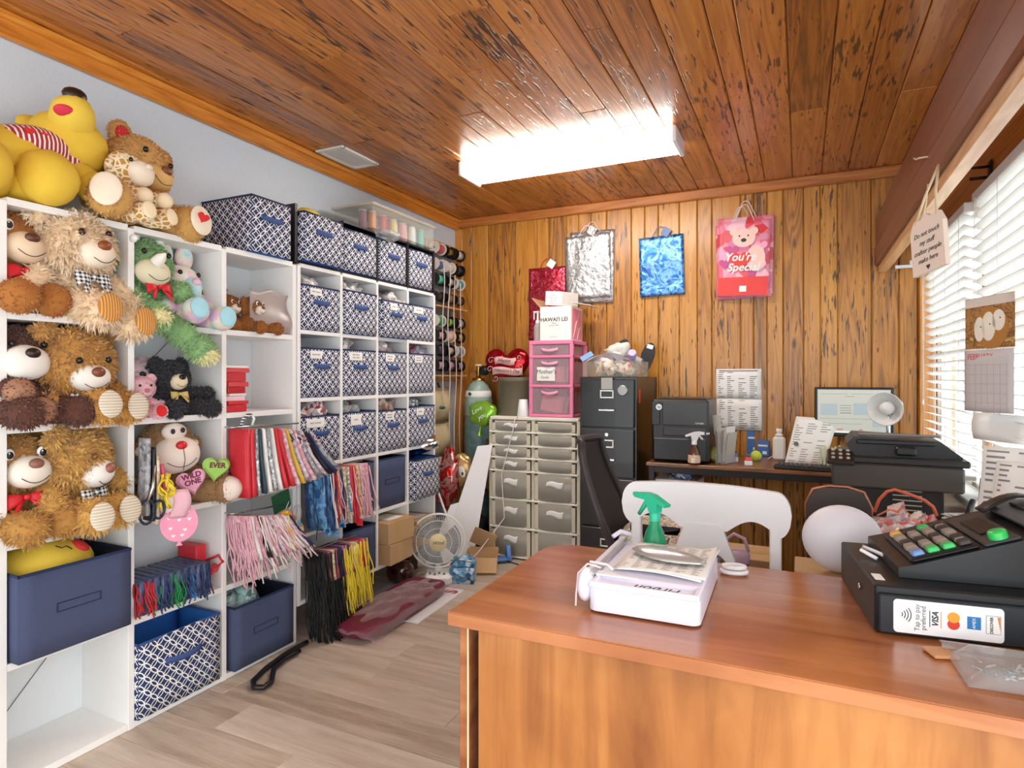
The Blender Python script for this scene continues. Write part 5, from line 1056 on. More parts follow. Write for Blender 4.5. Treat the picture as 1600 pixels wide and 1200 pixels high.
pr('printed_hearts', [(shift(heart(.05), -.11, .03), .0012), (shift(heart(.045), .11, .08), .0012), (shift(heart(.05), .1, -.05), .0012)], pkh); pr('printed_hearts', [(shift(heart(.045), -.07, .06), .0016), (shift(heart(.04), -.12, -.03), .0016)], mag)
pr('printed_bear', [(shift(disc(.075, 24, .062), .0, .14), .0022), (shift(disc(.026), -.065, .185), .002), (shift(disc(.026), .065, .185), .002), (shift(disc(.06, 20, .09), .08, .0), .002)], cream_)
pr('printed_nose', [(shift(disc(.018, 14, .013), 0, .125), .003), (shift(disc(.006), -.028, .155), .003), (shift(disc(.006), .028, .155), .003)], dk)
pr('printed_band', [([(-.16, -.25), (.16, -.25), (.16, -.125), (-.16, -.125)], .0012)], rd); pr('printed_heart', [(shift(heart(.078), -.02, -.01), .0035)], rdh)
text("You're", .075, WHITE, 'printed_lettering', t, Matrix.Translation((0, -.0, 0)) @ F0 @ Matrix.Translation((-.02, .01, .004)), .0005, shear=.25, bold=.0015); text('Special', .075, WHITE, 'printed_lettering', t, F0 @ Matrix.Translation((.0, -.06, .0045)), .0005, shear=.25, bold=.0015)
pr('price_sticker', [([(-.02, -.225), (.025, -.225), (.025, -.185), (-.02, -.185)], .003)], PAPER)
one(MB().tube([(-.29, YB - .02, 1.9), (-.27, YB - .025, 1.72), (-.235, YB - .025, 1.36), (-.22, YB - .03, 1.25)], .004, mat('8a8378', .6), 6), 'cable', 'thin grey cable hanging down from the valentine bags', 'cable')
t = thing('price_chart', 'white printed list of two taped sheets on the panelled wall', 'chart', (-.393, YB - .006, 1.18))
for nm, zc, h in (('upper_sheet', .105, .21), ('lower_sheet', -.105, .215)):
    sh = MB().sheet(lambda u, v: ((.004 if zc < 0 else 0) + (u - .5) * .295, .004 * math.sin(3 * u) - .002, zc + (v - .5) * h), 6, 4, page_mat('price_list', 15, 4, '77777c', dens=.6), .001).build(nm, t)
    if zc > 0: MB().box((0, -.004, zc + h / 2 - .012), (.25, .0006, .004), INK).build('heading_line', sh)

# ================= DRAWERS, FILING CABINET, WORK DESK =================
ivory = mat('d9d2bd', .45, var=.03, name='ivory_plastic')
t = thing('drawer_tower', 'beige translucent storage tower of fourteen drawers in two columns', 'drawers', (-1.757, 4.28, 0)); hw, fd = .345, .19
MB().box((0, 0, 1.03), (2 * hw + .01, .385, .026), mat('ece8da', .4, var=.02, name='ivory_top'), .006).build('top_panel', t)
mb = MB()
for x in (-hw, 0, hw):
    for y in (-fd + .01, fd - .01): mb.box((x, y, .515), (.026, .02, 1.01), ivory, .003)
rows7 = [(.934, 1.012), (.834, .924), (.744, .824), (.648, .734), (.440, .638), (.232, .430), (.022, .222)]
for z0, z1 in rows7: mb.box((0, 0, z0 - .006), (2 * hw, .37, .008), ivory, .002)
mb.build('frame', t)
for z0, z1 in rows7: MB().box((0, -fd - .006, z0 - .004), (2 * hw + .008, .022, .014), mat('f1eee2', .35, var=.02, name='ivory_lip'), .004).build('front_rail', t)
nm7 = ['top', 'second', 'third', 'fourth', 'fifth', 'sixth', 'bottom']
dm = clear_mat('milky_drawer', 'b9b5a8', .72, .25)
for i, (z0, z1) in enumerate(rows7):
    for sx in (-1, 1):
        x = sx * hw / 2; d = MB(); w_ = hw - .035; h = z1 - z0
        d.sheet(lambda u, v: (x + (u - .5) * w_, -fd - .004 - .016 * math.sin(PI * u), z0 + .006 + (h - .012) * v), 8, 2, dm, .003)
        d.box((x, .0, z0 + .01), (w_, .34, .004), dm).box((x - w_ / 2, 0, (z0 + z1) / 2 - .01), (.003, .34, h * .75), dm).box((x + w_ / 2, 0, (z0 + z1) / 2 - .01), (.003, .34, h * .75), dm)
        do = d.build('drawer', t); f = MB()
        for cx, cz, lx, lz in ((0, h / 2 - .008, w_, .016), (0, -h / 2 + .008, w_, .01), (-w_ / 2 + .014, 0, .028, h), (w_ / 2 - .014, 0, .028, h)): f.box((x + cx, -fd - .008, (z0 + z1) / 2 + cz), (lx, .008, lz), ivory, .003)
        f.build('drawer_front_frame', do)
        if (sx < 0 and i != 4) or i in (4, 5):
            tp = MB(); tp.sheet(lambda u, v: (x + (u - .5) * (.11 if sx < 0 else .13) + .01 * math.sin(20 * v), -fd - .026 + .004 * math.sin(5 * u), (z0 + z1) / 2 + (.03 if h > .15 else .01) + (v - .5) * min(.05, h * .4) * (.6 + .4 * u) + .006 * math.sin(6 * u)), 6, 3, PAPER, .001); tp.build('paper_tape', do)
        if i in (0, 1, 2) and sx < 0:
            c = MB()
            for k in range(4): crumple(c, (x - .1 + .06 * k, -.05, z0 + .035), (.035, .04, .02), [mat('b8c96a', .5), mat('c98aa0', .5), PAPER, mat('9fb8c8', .5)][(k + i) % 4], k + i)
            c.build('drawer_contents', do)
# things on the tower
t = thing('wastebasket', 'grey-brown plastic wastebasket upside down on the beige tower', 'wastebasket', (-1.985, 4.30, 1.0435))
MB().lathe([(.148, 0), (.15, .01), (.143, .25), (.150, .255), (.150, .285), (.135, .29), (.0, .29)], mat('6f6653', .5, var=.04, name='taupe_plastic'), 4 * 8, Matrix.Diagonal((1, .8, 1, 1)), True, False).build('bin', t)
MB().lathe([(.150, .0), (.154, .002), (.154, .014), (.150, .016)], mat('6f6653', .5, var=.04), 32, Matrix.Diagonal((1, .8, 1, 1)), True, False).build('rim', t)
one(MB().lathe([(.045, 0), (.047, .003), (.032, .125), (.0, .126)], WHITEP, 20), 'foam_cup', 'white foam cup upside down beside the pink drawers', 'cup', (-1.865, 4.16, 1.0435))
pinkp = mat('ef87ae', .35, var=.03, name='pink_plastic'); pclear = clear_mat('pink_clear_drawer', 'f0dce4', .22, .15)
t = thing('drawer_tower', 'pink three-drawer plastic tower standing on the beige drawers', 'drawers', (-1.63, 4.28, 1.0435)); hw = .17; f = MB()
for x in (-hw + .014, hw - .014):
    for y in (-.15, .15): f.box((x, y, .275), (.028, .03, .55), pinkp, .004)
for z in (.012, .225, .438, .54): f.box((0, 0, z), (2 * hw, .335, .022 if z < .5 else .03), pinkp, .005)
f.build('frame', t)
for i, (z0, z1) in enumerate(((.026, .212), (.238, .425), (.452, .522))):
    d = MB(); w_ = 2 * hw - .062; h = z1 - z0
    for c, s1 in (((0, -.16, (z0 + z1) / 2), (w_, .004, h)), ((0, .0, z0 + .004), (w_, .3, .004)), ((-w_ / 2, 0, z0 + h * .45), (.003, .3, h * .85)), ((w_ / 2, 0, z0 + h * .45), (.003, .3, h * .85))): d.box(c, s1, pclear)
    do = d.build('drawer', t); hb = MB(); hb.sheet(lambda u, v: (-.01 + (u - .5) * .13, -.163 - .014 * math.sin(PI * u), z1 - .03 + (v - .5) * .022 - .012 * math.sin(PI * u)), 8, 2, mat('f3a9c4', .3), .004); hb.build('handle', do)
    if i < 2:
        for k in range(4): MB().box((0, 0, 0), (.15, .003, h * .6), mat(['f0b3ad', 'f6ded8', 'e6a09c', 'f2c6c0'][k], .6), 0, TR((-.01 + .01 * k, -.13 + .025 * k, z0 + h * .38), -12, 8 * (i == 0))).build('card', do)
    if i == 1:
        lb = MB().box((-.035, -.1665, z0 + .075), (.14, .002, .10), PAPER).build('paper_label', do)
        text("Mother's", .043, INK, 'handwriting', lb, TR((-.033, -.1685, z0 + .09)) @ FYN, .0002, shear=.15); text('Cards', .026, INK, 'handwriting', lb, TR((-.045, -.1685, z0 + .05)) @ FYN, .0002, shear=.15)
t = thing('carton', 'white Hawaiian lei carton with open flaps on the pink drawers', 'carton', (-1.605, 4.27, 1.594), 0)
wc = mat('efebe4', .6, var=.02, name='white_card')
MB().box((0, 0, .125), (.24, .25, .25), wc, .002).build('carton_body', t)
MB().box((.1212, 0, .125), (.002, .21, .22), mat('ef8fa0', .5)).build('pink_side_print', t)
mb = MB(); mb.tube([(.123, -.09, .02), (.123, -.03, .12), (.123, .06, .23)], .003, wc, 5); mb.tube([(.123, .0, .02), (.123, .05, .10), (.123, .1, .13)], .003, wc, 5); mb.build('side_lines', t)
for i, (ln, sz, z) in enumerate((("HAWAI'I LEI", .04, .155), ('stand', .016, .13), ('ALOHA SPIRIT', .013, .113), ('handmade with care', .008, .03))): text(ln, sz, INK, 'carton_lettering', t, TR((-.01, -.1255, z)) @ FYN, .0003, bold=.0008 if sz > .02 else 0)
MB().box((0, 0, 0), (.10, .24, .003), KRAFT, 0, TR((-.155, 0, .285), 0, 48)).build('flap', t); MB().box((0, 0, 0), (.16, .24, .003), wc, 0, TR((.19, 0, .262), 0, 12)).build('flap', t)
t = thing('carton', 'small cream box tilted on top of the white carton, handwritten note on its end', 'carton', (-1.605, 4.27, 1.85), 0)
MB().box((0, 0, .06), (.14, .24, .1), wc, .003, TR((0, 0, 0), 3, 6, -10)).build('carton_body', t); nb = MB().box((0, -.1215, .058), (.13, .002, .095), PAPER, 0, TR((0, 0, 0), 3, 6, -10)).build('paper_note', t)
for i in range(4): text(['Please', 'keep with', 'the leis', 'thank you'][i], .017, mat('a08a84', .8), 'handwriting', nb, TR((0, 0, 0), 3, 6, -10) @ TR((0, -.1228, .085 - .019 * i)) @ FYN, .0002)
t = thing('pump_bottle', 'clear bottle with a white trigger pump beside the white carton', 'bottle', (-1.765, 4.2, 1.594))
MB().lathe([(.0, 0), (.028, 0), (.03, .01), (.03, .11), (.018, .135), (.014, .14)], clear_mat('frosted_bottle', 'cfc8c2', .55, .2), 16).build('bottle', t)
MB().lathe([(.016, .138), (.017, .155), (.008, .165), (.007, .215)], WHITEP, 12).box((-.01, 0, .222), (.05, .018, .014), WHITEP, .004).box((-.03, 0, .195), (.008, .01, .06), WHITEP, .003).build('pump', t)
# filing cabinet
t = thing('filing_cabinet', 'tall black four-drawer metal filing cabinet', 'cabinet', (-1.145, 4.20, 0)); cw, cd, ch = .385, .60, 1.335
MB().box((0, .005, ch / 2), (cw, cd - .01, ch), BLACKM, .004).build('cabinet_body', t)
for i in range(4):
    z0 = .035 + i * .323; z1 = z0 + .313; d = MB().box((0, -cd / 2 - .004, (z0 + z1) / 2), (cw - .03, .02, z1 - z0), BLACKM, .005).build('drawer', t)
    f = MB()
    for cx, cz, lx, lz in ((0, .022, .09, .008), (0, -.022, .09, .008), (-.041, 0, .008, .044), (.041, 0, .008, .044)): f.box((cx, -cd / 2 - .017, z1 - .095 + cz), (lx, .006, lz), mat('dcdad4', .35, .5, name='label_frame_metal'), .001)
    f.build('label_holder', d)
    MB().box((0, -cd / 2 - .024, z1 - .2), (.11, .018, .012), STEEL, .004).build('handle', d)
    if i == 2: MB().lathe([(.012, 0), (.012, .01)], STEEL, 12, TR((-.0, -cd / 2 - .014, z1 - .035), 90)).build('lock', d)
    if i == 3: MB().lathe([(.036, 0), (.036, .008), (.03, .012)], mat('9a9894', .35, .6, name='brushed_knob'), 20, TR((.105, -cd / 2 - .014, z1 - .07), 90)).build('round_magnet', d); MB().box((0, -cd / 2 - .0155, z1 - .025), (.075, .002, .075), mat('a8a6a2', .3), .0).build('tape_strip', d)
MB().box((cw / 2 + .001, -.22, 1.21), (.002, .045, .09), mat('e0523c', .5)).build('orange_sticker', t)
t = thing('parts_tray', 'clear tray heaped with wrapped favors on the filing cabinet', 'tray', (-1.14, 4.08, 1.3365))
mb = MB(); clr = clear_mat('tray_plastic', 'f0efe6', .10, .06)
for c, s1 in (((0, 0, .003), (.37, .3, .005)), ((0, -.15, .05), (.37, .004, .1)), ((0, .15, .05), (.37, .004, .1)), ((-.185, 0, .05), (.004, .3, .1)), ((.185, 0, .05), (.004, .3, .1))): mb.box(c, s1, clr)
mb.build('tub', t)
foilstuff('wrapped_favors', 'pale wrapped favors and flowers heaped in the clear tray', 'favors', (-1.13, 4.08, 1.34), (.17, .14, .13), ['f4f2ec', 'd9d4c4', 'f4f2ec', 'c84a44', 'e8e4d8', 'b9a9c8', 'e9c9a0'], 31, 16)
one(crumple(MB(), (0, 0, 0), (.08, .06, .055), clear_mat('bag_white', 'f4f2ea', .7, .3), 4, .8), 'plastic_bag', 'crumpled white plastic bag on the heap of favors', 'bag', (-1.12, 4.06, 1.505))
crp = MB(); crp.sheet(lambda u, v: (-.16 + .36 * u, -.08 + .18 * v, .04 * math.sin(PI * u) + .02 * math.sin(7 * v + 4 * u)), 14, 8, clear_mat('crinkled_film', 'e3e3ea', .4, .12), .001); one(crp, 'plastic_film', 'crinkled clear film draped over the favors tray', 'film', (-1.15, 4.04, 1.435))
def paddle(label, loc, rot):
    t = thing('sandal_sole', label, 'sole', loc, 0, 'black soles behind the favors tray', rot); mb = MB()
    mb.prism([(x * (1 + .15 * (y > .03)), y) for x, y in disc(.042, 24, .12)], .022, mat('2f3238', .6, var=.05, name='black_rubber'), Matrix.Translation((0, .011, 0)) @ FYN); mb.build('sole', t); return t
paddle('black curved sole leaning left behind the favors tray', (-1.19, 4.32, 1.50), (0, math.radians(32), 0)); t = paddle('black sole with a white buckle leaning behind the right of the tray', (-.985, 4.32, 1.46), (0, math.radians(18), 0))
MB().box((0, -.015, .09), (.045, .006, .03), WHITEP, .002).build('buckle', t)
one(MB().box((0, 0, 0), (.09, .10, .006), mat('7fb0e0', .4), .002, TR((0, 0, 0), 20, -30, 20)), 'card', 'light blue card at the left of the favors tray', 'card', (-1.33, 4.03, 1.475)); one(MB().lathe([(.026, 0), (.03, .05), (.024, .06)], mat('b9a6d8', .4), 14, TR((0, 0, 0), 60, 20, 0)), 'ribbon_roll', 'lilac ribbon roll at the right of the favors heap', 'ribbon roll', (-1.005, 4.0, 1.465))
# work desk
DZ = .80; deskw = pine('worn_desk_wood', 'X', 'a06a3c', '87532c', '5c371c', rough=.35, peck=-.4, knots=.2)
t = thing('work_desk', 'narrow brown topped desk with black metal frame along the panelled wall', 'desk', (-.31, 4.16, 0))
MB().box((0, 0, DZ - .011), (1.14, .64, .022), deskw, .003).build('desk_top', t); bfr = mat('2a2626', .4, .3, name='black_steel')
mb = MB(); mb.box((0, -.28, DZ - .043), (1.12, .03, .04), bfr, .002).box((0, .28, DZ - .043), (1.12, .03, .04), bfr, .002); mb.build('frame', t)
for sx in (-1, 1):
    for sy in (-1, 1): MB().box((sx * .54, sy * .28, (DZ - .024) / 2), (.035, .035, DZ - .024), bfr, .002).build('leg', t)
# printer
pb = mat('181617', .35, var=.05, name='printer_black'); pg = mat('241f20', .3, var=.05, name='printer_grey')
t = thing('printer', 'black boxy laser printer on the left end of the work desk', 'printer', (-.68, 4.06, DZ + .001))
MB().box((0, 0, .20), (.345, .36, .385), pb, .012).build('printer_body', t)
MB().box((.03, -.183, .305), (.27, .012, .145), pg, .004).build('upper_door', t); MB().box((.03, -.181, .195), (.26, .01, .055), pg, .004).build('output_slot', t); MB().box((.0, -.183, .085), (.32, .012, .135), pb, .005).build('paper_tray', t)
MB().box((-.145, -.182, .305), (.05, .01, .145), pb, .003).build('side_cover', t)
MB().box((0, .02, .3965), (.3, .28, .01), pg, .004).build('top_cover', t)
lg = MB().lathe([(.0, 0), (.019, 0), (.019, .003)], mat('e8eef2', .3), 20, TR((-.125, -.189, .345), 90)).build('round_logo', t); text('hp', .022, mat('2a5aa0', .5), 'logo_letters', lg, TR((-.125, -.1925, .346)) @ FYN, .0003, shear=.25)
text('LaserJet', .015, PAPER, 'printer_lettering', t, TR((.12, -.1895, .25)) @ FYN, .0003)
def spray(name, label, loc, rz, bm, tm, h, r, labm=None):
    t = thing(name, label, 'spray bottle', loc, rz); k = h / .2
    MB().lathe([(0, 0), (r, 0), (r * 1.03, .008), (r * 1.0, .06 * k), (r * .8, .09 * k), (r * .42, .12 * k), (r * .4, .13 * k)], bm, 20).build('bottle', t)
    MB().lathe([(r * .48, .127 * k), (r * .48, .15 * k), (r * .36, .155 * k)], tm, 16).build('collar', t)
    mb = MB(); mb.prism([(-.015, 0), (.016, 0), (.02, .03), (.05, .022), (.055, .03), (.0, .052), (-.03, .056), (-.075, .05), (-.078, .036), (-.03, .034)], .026, tm, Matrix.Translation((0, .013, .153 * k)) @ FYN); mb.build('trigger_head', t)
    mb = MB(); mb.tube([(-.028, 0, .188 * k), (-.045, 0, .165 * k), (-.068, 0, .135 * k)], [.008, .008, .006], tm, 8); mb.build('trigger', t)
    mb = MB(); mb.lathe([(.009, 0), (.007, .014)], tm, 10, TR((-.076, 0, .153 * k + .043), 0, -90)); mb.build('nozzle', t)
    if labm: MB().lathe([(r * 1.045, .012), (r * 1.045, .062 * k)], labm, 20, None, True, False).build('paper_label', t)
    return t
p = W(1092, 722, Z=DZ); spray('spray_bottle', 'brown spray bottle with white trigger and paper label in front of the printer', (p.x - .01, 3.866, DZ + .001), 200, mat('5a2c14', .15, var=.1, coat=.5, name='amber_bottle'), WHITEP, .19, .035, patchwork('orange_label', ['f4efe6', 'f4efe6', 'e8a04a', 'f4efe6'], 40))
yg = mat('e2dd84', .6, var=.1, name='yellow_paper'); p = W(1120, 722, Z=DZ); one(MB().ell((0, 0, .045), (.045, .04, .044), yg, None, 14, 10, .7, 6), 'crumpled_paper', 'crumpled pale yellow paper beside the printer', 'paper', (p.x, p.y, DZ + .001))
p = W(1136, 720, Z=DZ); t = thing('letter_holder', 'clear holder stuffed with envelopes and sheets beside the printer', 'letter holder', (p.x + .005, 4.0, DZ + .001), -22)
MB().box((0, 0, .03), (.07, .13, .06), CLEAR, .003).build('holder', t)
for k in range(7): MB().box((0, 0, .10 + .012 * (k % 3)), (.0016, .11, .19 + .02 * (k % 2)), PAPER if k % 3 else mat('c8c4ba', .7), 0, TR((-.025 + .008 * k, 0, 0), 0, -5 + 2 * k)).build('envelope', t)
MB().box((0, 0, .21), (.05, .004, .12), mat('d8d4cc', .6), .001, TR((-.02, -.03, .03), 0, -6)).build('grey_card', t)
def stamp(label, px, py, c):
    p = W(px, py, Z=DZ); t = thing('ink_stamp', label, 'stamp', (p.x, p.y + .02, DZ + .001), 4)
    MB().box((0, 0, .014), (.045, .03, .028), WHITEP, .003).build('base', t); MB().box((0, 0, .04), (.042, .028, .026), mat(c, .3), .004, None, .8).build('coloured_pad', t); MB().box((0, 0, .06), (.03, .022, .014), mat('5a6070', .3), .003).build('grip', t)
stamp('self-inking stamp with a blue body on the work desk', 1147, 722, '4a86cc'); stamp('self-inking stamp with a red body on the work desk', 1169, 728, 'd8382c')
p = W(1182, 716, Z=DZ); bl_ = mat('3f74b8', .4, var=.05, name='blue_card')
for lab, px, py, sx, sz, rz in (('tall blue ink box standing behind the tennis ball', 1177, 710, .085, .165, 6), ('short blue ink box beside the tennis ball', 1193, 713, .075, .105, -8)):
    p = W(px, py, Z=DZ); t = thing('ink_box', lab, 'box', (p.x, p.y, DZ + .001), rz); MB().box((0, 0, sz / 2), (sx, .05, sz), bl_, .002).build('carton', t); MB().box((0, -.0258, sz * .7), (sx * .8, .001, .012), PAPER).box((.012, -.0258, sz * .25), (sx * .35, .001, .02), PAPER).build('printed_panel', t)
p = W(1182, 719, Z=DZ); tb = N('tennis_felt'); tb.setp(Base_Color=lin('cfe04a'), Roughness=.95); t = thing('tennis_ball', 'yellow green tennis ball on the work desk', 'ball', (p.x + .0, p.y - .05, DZ + .001))
MB().ell((0, 0, .033), (.033,) * 3, tb.m, None, 20, 14).build('felt', t); MB().tube([(.0335 * math.cos(a) * math.cos(.5 * math.sin(2 * a)), .0335 * math.sin(a) * math.cos(.5 * math.sin(2 * a)), .033 + .0335 * math.sin(.5 * math.sin(2 * a))) for a in [k * PI / 16 for k in range(32)]], .0011, PAPER, 4, True).build('seam', t)
one(MB().tube([W(1200, 717, Z=DZ + .004), W(1208, 712, Z=DZ + .012), (-.14, 4.33, .86), (-.13, 4.37, .93), (-.14, 4.40, 1.0)], .0035, WCORD, 6), 'cable', 'white cable rising behind the blue ink boxes', 'cable')
p = W(1219, 718, Z=DZ); t = thing('bottle', 'white square-shouldered bottle behind the propped invoice', 'bottle', (p.x - .005, 4.30, DZ + .001)); MB().box((0, 0, .075), (.075, .06, .15), mat('e9e6e0', .4, name='milk_plastic'), .012).box((0, 0, .165), (.05, .045, .03), mat('e9e6e0', .4, name='milk_plastic'), .01, None, .6).build('bottle', t); MB().lathe([(.016, .178), (.018, .18), (.018, .2), (.0, .2)], WHITEP, 14).build('cap', t)
t = thing('document_sheet', 'white printed invoice sheet propped behind the keyboard', 'paper', (.015, 4.12, DZ + .002), -2)
sb = MB().sheet(lambda u, v: ((u - .5) * .215 + .06 * v + .02 * v * u, .02 + .10 * v + .05 * (u - .5) ** 2, .285 * v * (1 - .04 * u)), 8, 8, page_mat('invoice_print', 20, 3, '9a9aa0'), .001).build('sheet', t)
mb = MB(); mb.lathe([(.0, 0), (.014, 0), (.014, .001)], mat('6a6a6e', .7), 16, TR((-.045, .058, .285 * .42), 70)); mb.build('round_seal', sb)
t = thing('keyboard', 'black computer keyboard at the right end of the work desk', 'keyboard', (.06, 3.93, DZ + .001), -6)
MB().box((0, 0, .010), (.40, .14, .018), BLACK, .004).build('base', t); mb = MB(); kc = mat('2c2c30', .4)
for r in range(5):
    for c in range(16): mb.box((-.185 + .0245 * c, -.05 + .025 * r, .023), (.020, .02, .008), kc, .002, None, .85)
mb.build('keys', t)
# monitor
t = thing('monitor', 'flat computer monitor showing a grey order form', 'monitor', (.285, 4.24, DZ + .001), -3)
MB().box((0, 0, .32), (.42, .035, .30), BLACK, .005).build('bezel', t)
MB().box((0, .01, .008), (.2, .16, .016), BLACK, .005).box((0, .03, .1), (.06, .03, .19), BLACK, .004).build('stand', t)
scn = emit_mat('c9ccc2', .10, 'lit_screen'); so = MB().box((0, -.0185, .325), (.385, .001, .262), scn).build('screen', t)
mb = MB(); c1 = emit_mat('aebfc4', 0.10, 'screen_field'); c2 = emit_mat('8e958e', 0.09, 'screen_line'); c3 = emit_mat('c8774e', 0.10, 'screen_orange'); c4 = emit_mat('f0f2ee', 0.12, 'screen_white')
for x, z, a, b_, m in ((-.13, .335, .09, .07, c1), (.04, .34, .08, .07, c1), (.14, .26, .08, .05, c1), (-.02, .415, .05, .003, c2), (-.1, .43, .15, .002, c2), (.08, .43, .18, .002, c2), (-.04, .36, .06, .004, c2), (-.04, .345, .06, .004, c2), (-.04, .33, .06, .004, c2), (-.04, .315, .06, .006, c2), (0, .28, .36, .002, c2), (-.06, .25, .22, .002, c2), (-.07, .215, .03, .006, c3), (.04, .215, .02, .006, c3), (-.16, .215, .03, .005, c3), (0, .2, .385, .012, c4), (-.12, .2, .04, .007, c3)): mb.box((x, -.0193, z), (a, .0006, b_), m)
mb.build('order_form', so)
one(MB().box((0, 0, .02), (.16, .12, .04), PAPER, .002), 'paper_stack', 'stack of white papers under the left of the monitor', 'papers', (.10, 4.06, DZ + .001), 8) if False else None
t = thing('file_stack', 'upright bundle of pale green file folders beside the keyboard', 'folders', (.175, 4.085, DZ + .001), -2)
for k in range(8): MB().box((-.07 + .02 * k, 0, .055 + .004 * (k % 3)), (.012, .10, .11 + .008 * (k % 3)), mat(['cfd3b0', 'dcdcc0', 'e4e2cc'][k % 3], .7), .001).build('folder', t)
# lamp
t = thing('desk_lamp', 'white gooseneck desk lamp with its bell shade turned to the room', 'lamp', (.415, 3.75, 0)); t.location.z = .705
mb = MB(); mb.tube([(0, 0, .02), (-.002, 0, .25), (-.004, 0, .38), (.012, -.0, .455)], .009, STEEL, 8); mb.build('gooseneck', t)
MB().lathe([(0, 0), (.07, 0), (.07, .012), (.02, .025)], WHITEP, 20).build('base', t)
q = Vector((-.45, -.86, -.12)).normalized().to_track_quat('Z', 'Y').to_matrix().to_4x4(); LT = Matrix.Translation((.02, .03, .475)) @ q
MB().lathe([(.026, -.035), (.03, 0), (.052, .03), (.085, .085), (.089, .098), (.084, .096), (.05, .034), (.0, .01)], mat('efeeea', .35, name='lamp_enamel'), 26, LT, True, False).build('lamp_shade', t)
MB().lathe([(.022, -.075), (.026, -.07), (.026, -.03)], STEEL, 16, LT).build('socket', t); MB().lathe([(.014, .01), (.018, .03), (.036, .062), (.03, .088), (.0, .098)], mat('f6f6f4', .2, name='bulb_glass'), 18, LT).build('bulb', t)
# side table with the big printer
t = thing('side_table', 'low side table carrying the big office printer by the window', 'table', (.405, 3.125, 0))
MB().box((0, 0, .69), (.62, 1.19, .028), mat('d9d2c8', .5, name='grey_laminate'), .003).build('table_top', t)
MB().box((-.27, .1, .34), (.025, .95, .67), mat('2a2322', .5, name='dark_board'), .002).build('side_panel', t); MB().box((.27, .1, .34), (.025, .95, .67), mat('2a2322', .5, name='dark_board'), .002).build('side_panel', t)
MB().box((0, 0, 0), (.25, .002, .14), mat('cfc8c6', .4), .0, TR((-.24, .598, .60))).build('front_flap', t)
t = thing('office_printer', 'large black multifunction printer on the side table by the window', 'printer', (.385, 3.38, .7045), -2); k_ = mat('221e1d', .4, var=.05, name='warm_black'); g_ = mat('453f39', .45, var=.05, name='bronze_grey')
MB().box((0, 0, .065), (.36, .36, .13), k_, .006).build('lower_body', t); MB().box((0, 0, .185), (.50, .42, .11), g_, .008).build('middle_body', t); MB().box((.02, .0, .255), (.5, .42, .03), k_, .006).build('scanner_bed', t)
MB().prism([(-.17, 0), (.25, 0), (.25, .01), (.17, .075), (-.16, .085), (-.19, .05)], .36, k_, Matrix.Translation((.0, .2, .27)) @ FYN).build('document_feeder', t)
MB().box((.0, -.13, .335), (.30, .1, .02), BLACK, .004).build('feeder_slot', t); MB().box((.04, -.165, .30), (.08, .07, .04), BLACK, .008).build('feeder_tray', t); MB().box((.02, -.08, .362), (.32, .02, .012), mat('8a8680', .3), .004).build('feeder_roller', t)
MB().box((0, 0, 0), (.11, .14, .02), k_, .006, TR((-.215, -.2, .262), 18)).build('control_panel', t); mb = MB()
for r in range(3):
    for c in range(3): mb.lathe([(.008, 0), (.007, .006)], mat('b8b2a8', .4), 8, TR((-.245 + .03 * c, -.245 + .04 * r, .262 + .0 + .013 * r), 18))
mb.build('buttons', t); mb = MB()
for r in range(6): mb.box((.045, -.184, .02 + .021 * r), (.11, .006, .005), mat('b9b4ac', .4), .001)
mb.box((.045, -.1805, .075), (.135, .002, .14), BLACK); mb.build('vent_grille', t)
for lab, px, py, s1, rz in (('loose white papers piled on the sill behind the big printer', 1495, 770, (.16, .2, .03), 20),):
    t = thing('paper_pile', lab, 'papers', (.66, 3.12, .7045), rz)
    for k in range(6): MB().box((R.uniform(-.01, .01), R.uniform(-.03, .03), .004 + .008 * k), (.12, .2, .004), PAPER, .0, TR((0, 0, 0), 0, 0, R.uniform(-25, 25))).build('sheet', t)
one(MB().tube([(.62, 2.92, .76), (.60, 2.98, .79), (.63, 3.05, .83)], .011, BLACK, 8), 'marker', 'black marker lying across the loose papers', 'marker')
# red bag and cord in front of the printer
foilstuff('plastic_bag', 'red and white printed plastic bag in front of the big printer', 'bag', (.36, 2.72, .705), (.17, .15, .085), ['f2ece6', 'd8443a', 'f6f2ee', 'e8a9a0', '5a86c0', 'f2ece6'], 51, 12)
one(MB().tube([W(x, y, Y=2.84) for x, y in ((1366, 800), (1374, 780), (1386, 768), (1398, 765), (1420, 772), (1445, 782), (1458, 792), (1464, 806))], .006, mat('d9694a', .45, name='orange_cord'), 8), 'cord', 'orange cord arching in front of the vented printer', 'cord', (0, 0, 0))
one(MB().tube([W(x, y, Y=2.80) for x, y in ((1370, 806), (1390, 796), (1402, 800), (1410, 790), (1418, 802), (1430, 808))], .0035, mat('e07a62', .45), 6), 'cord', 'thin salmon cord tangled over the red bag', 'cord')
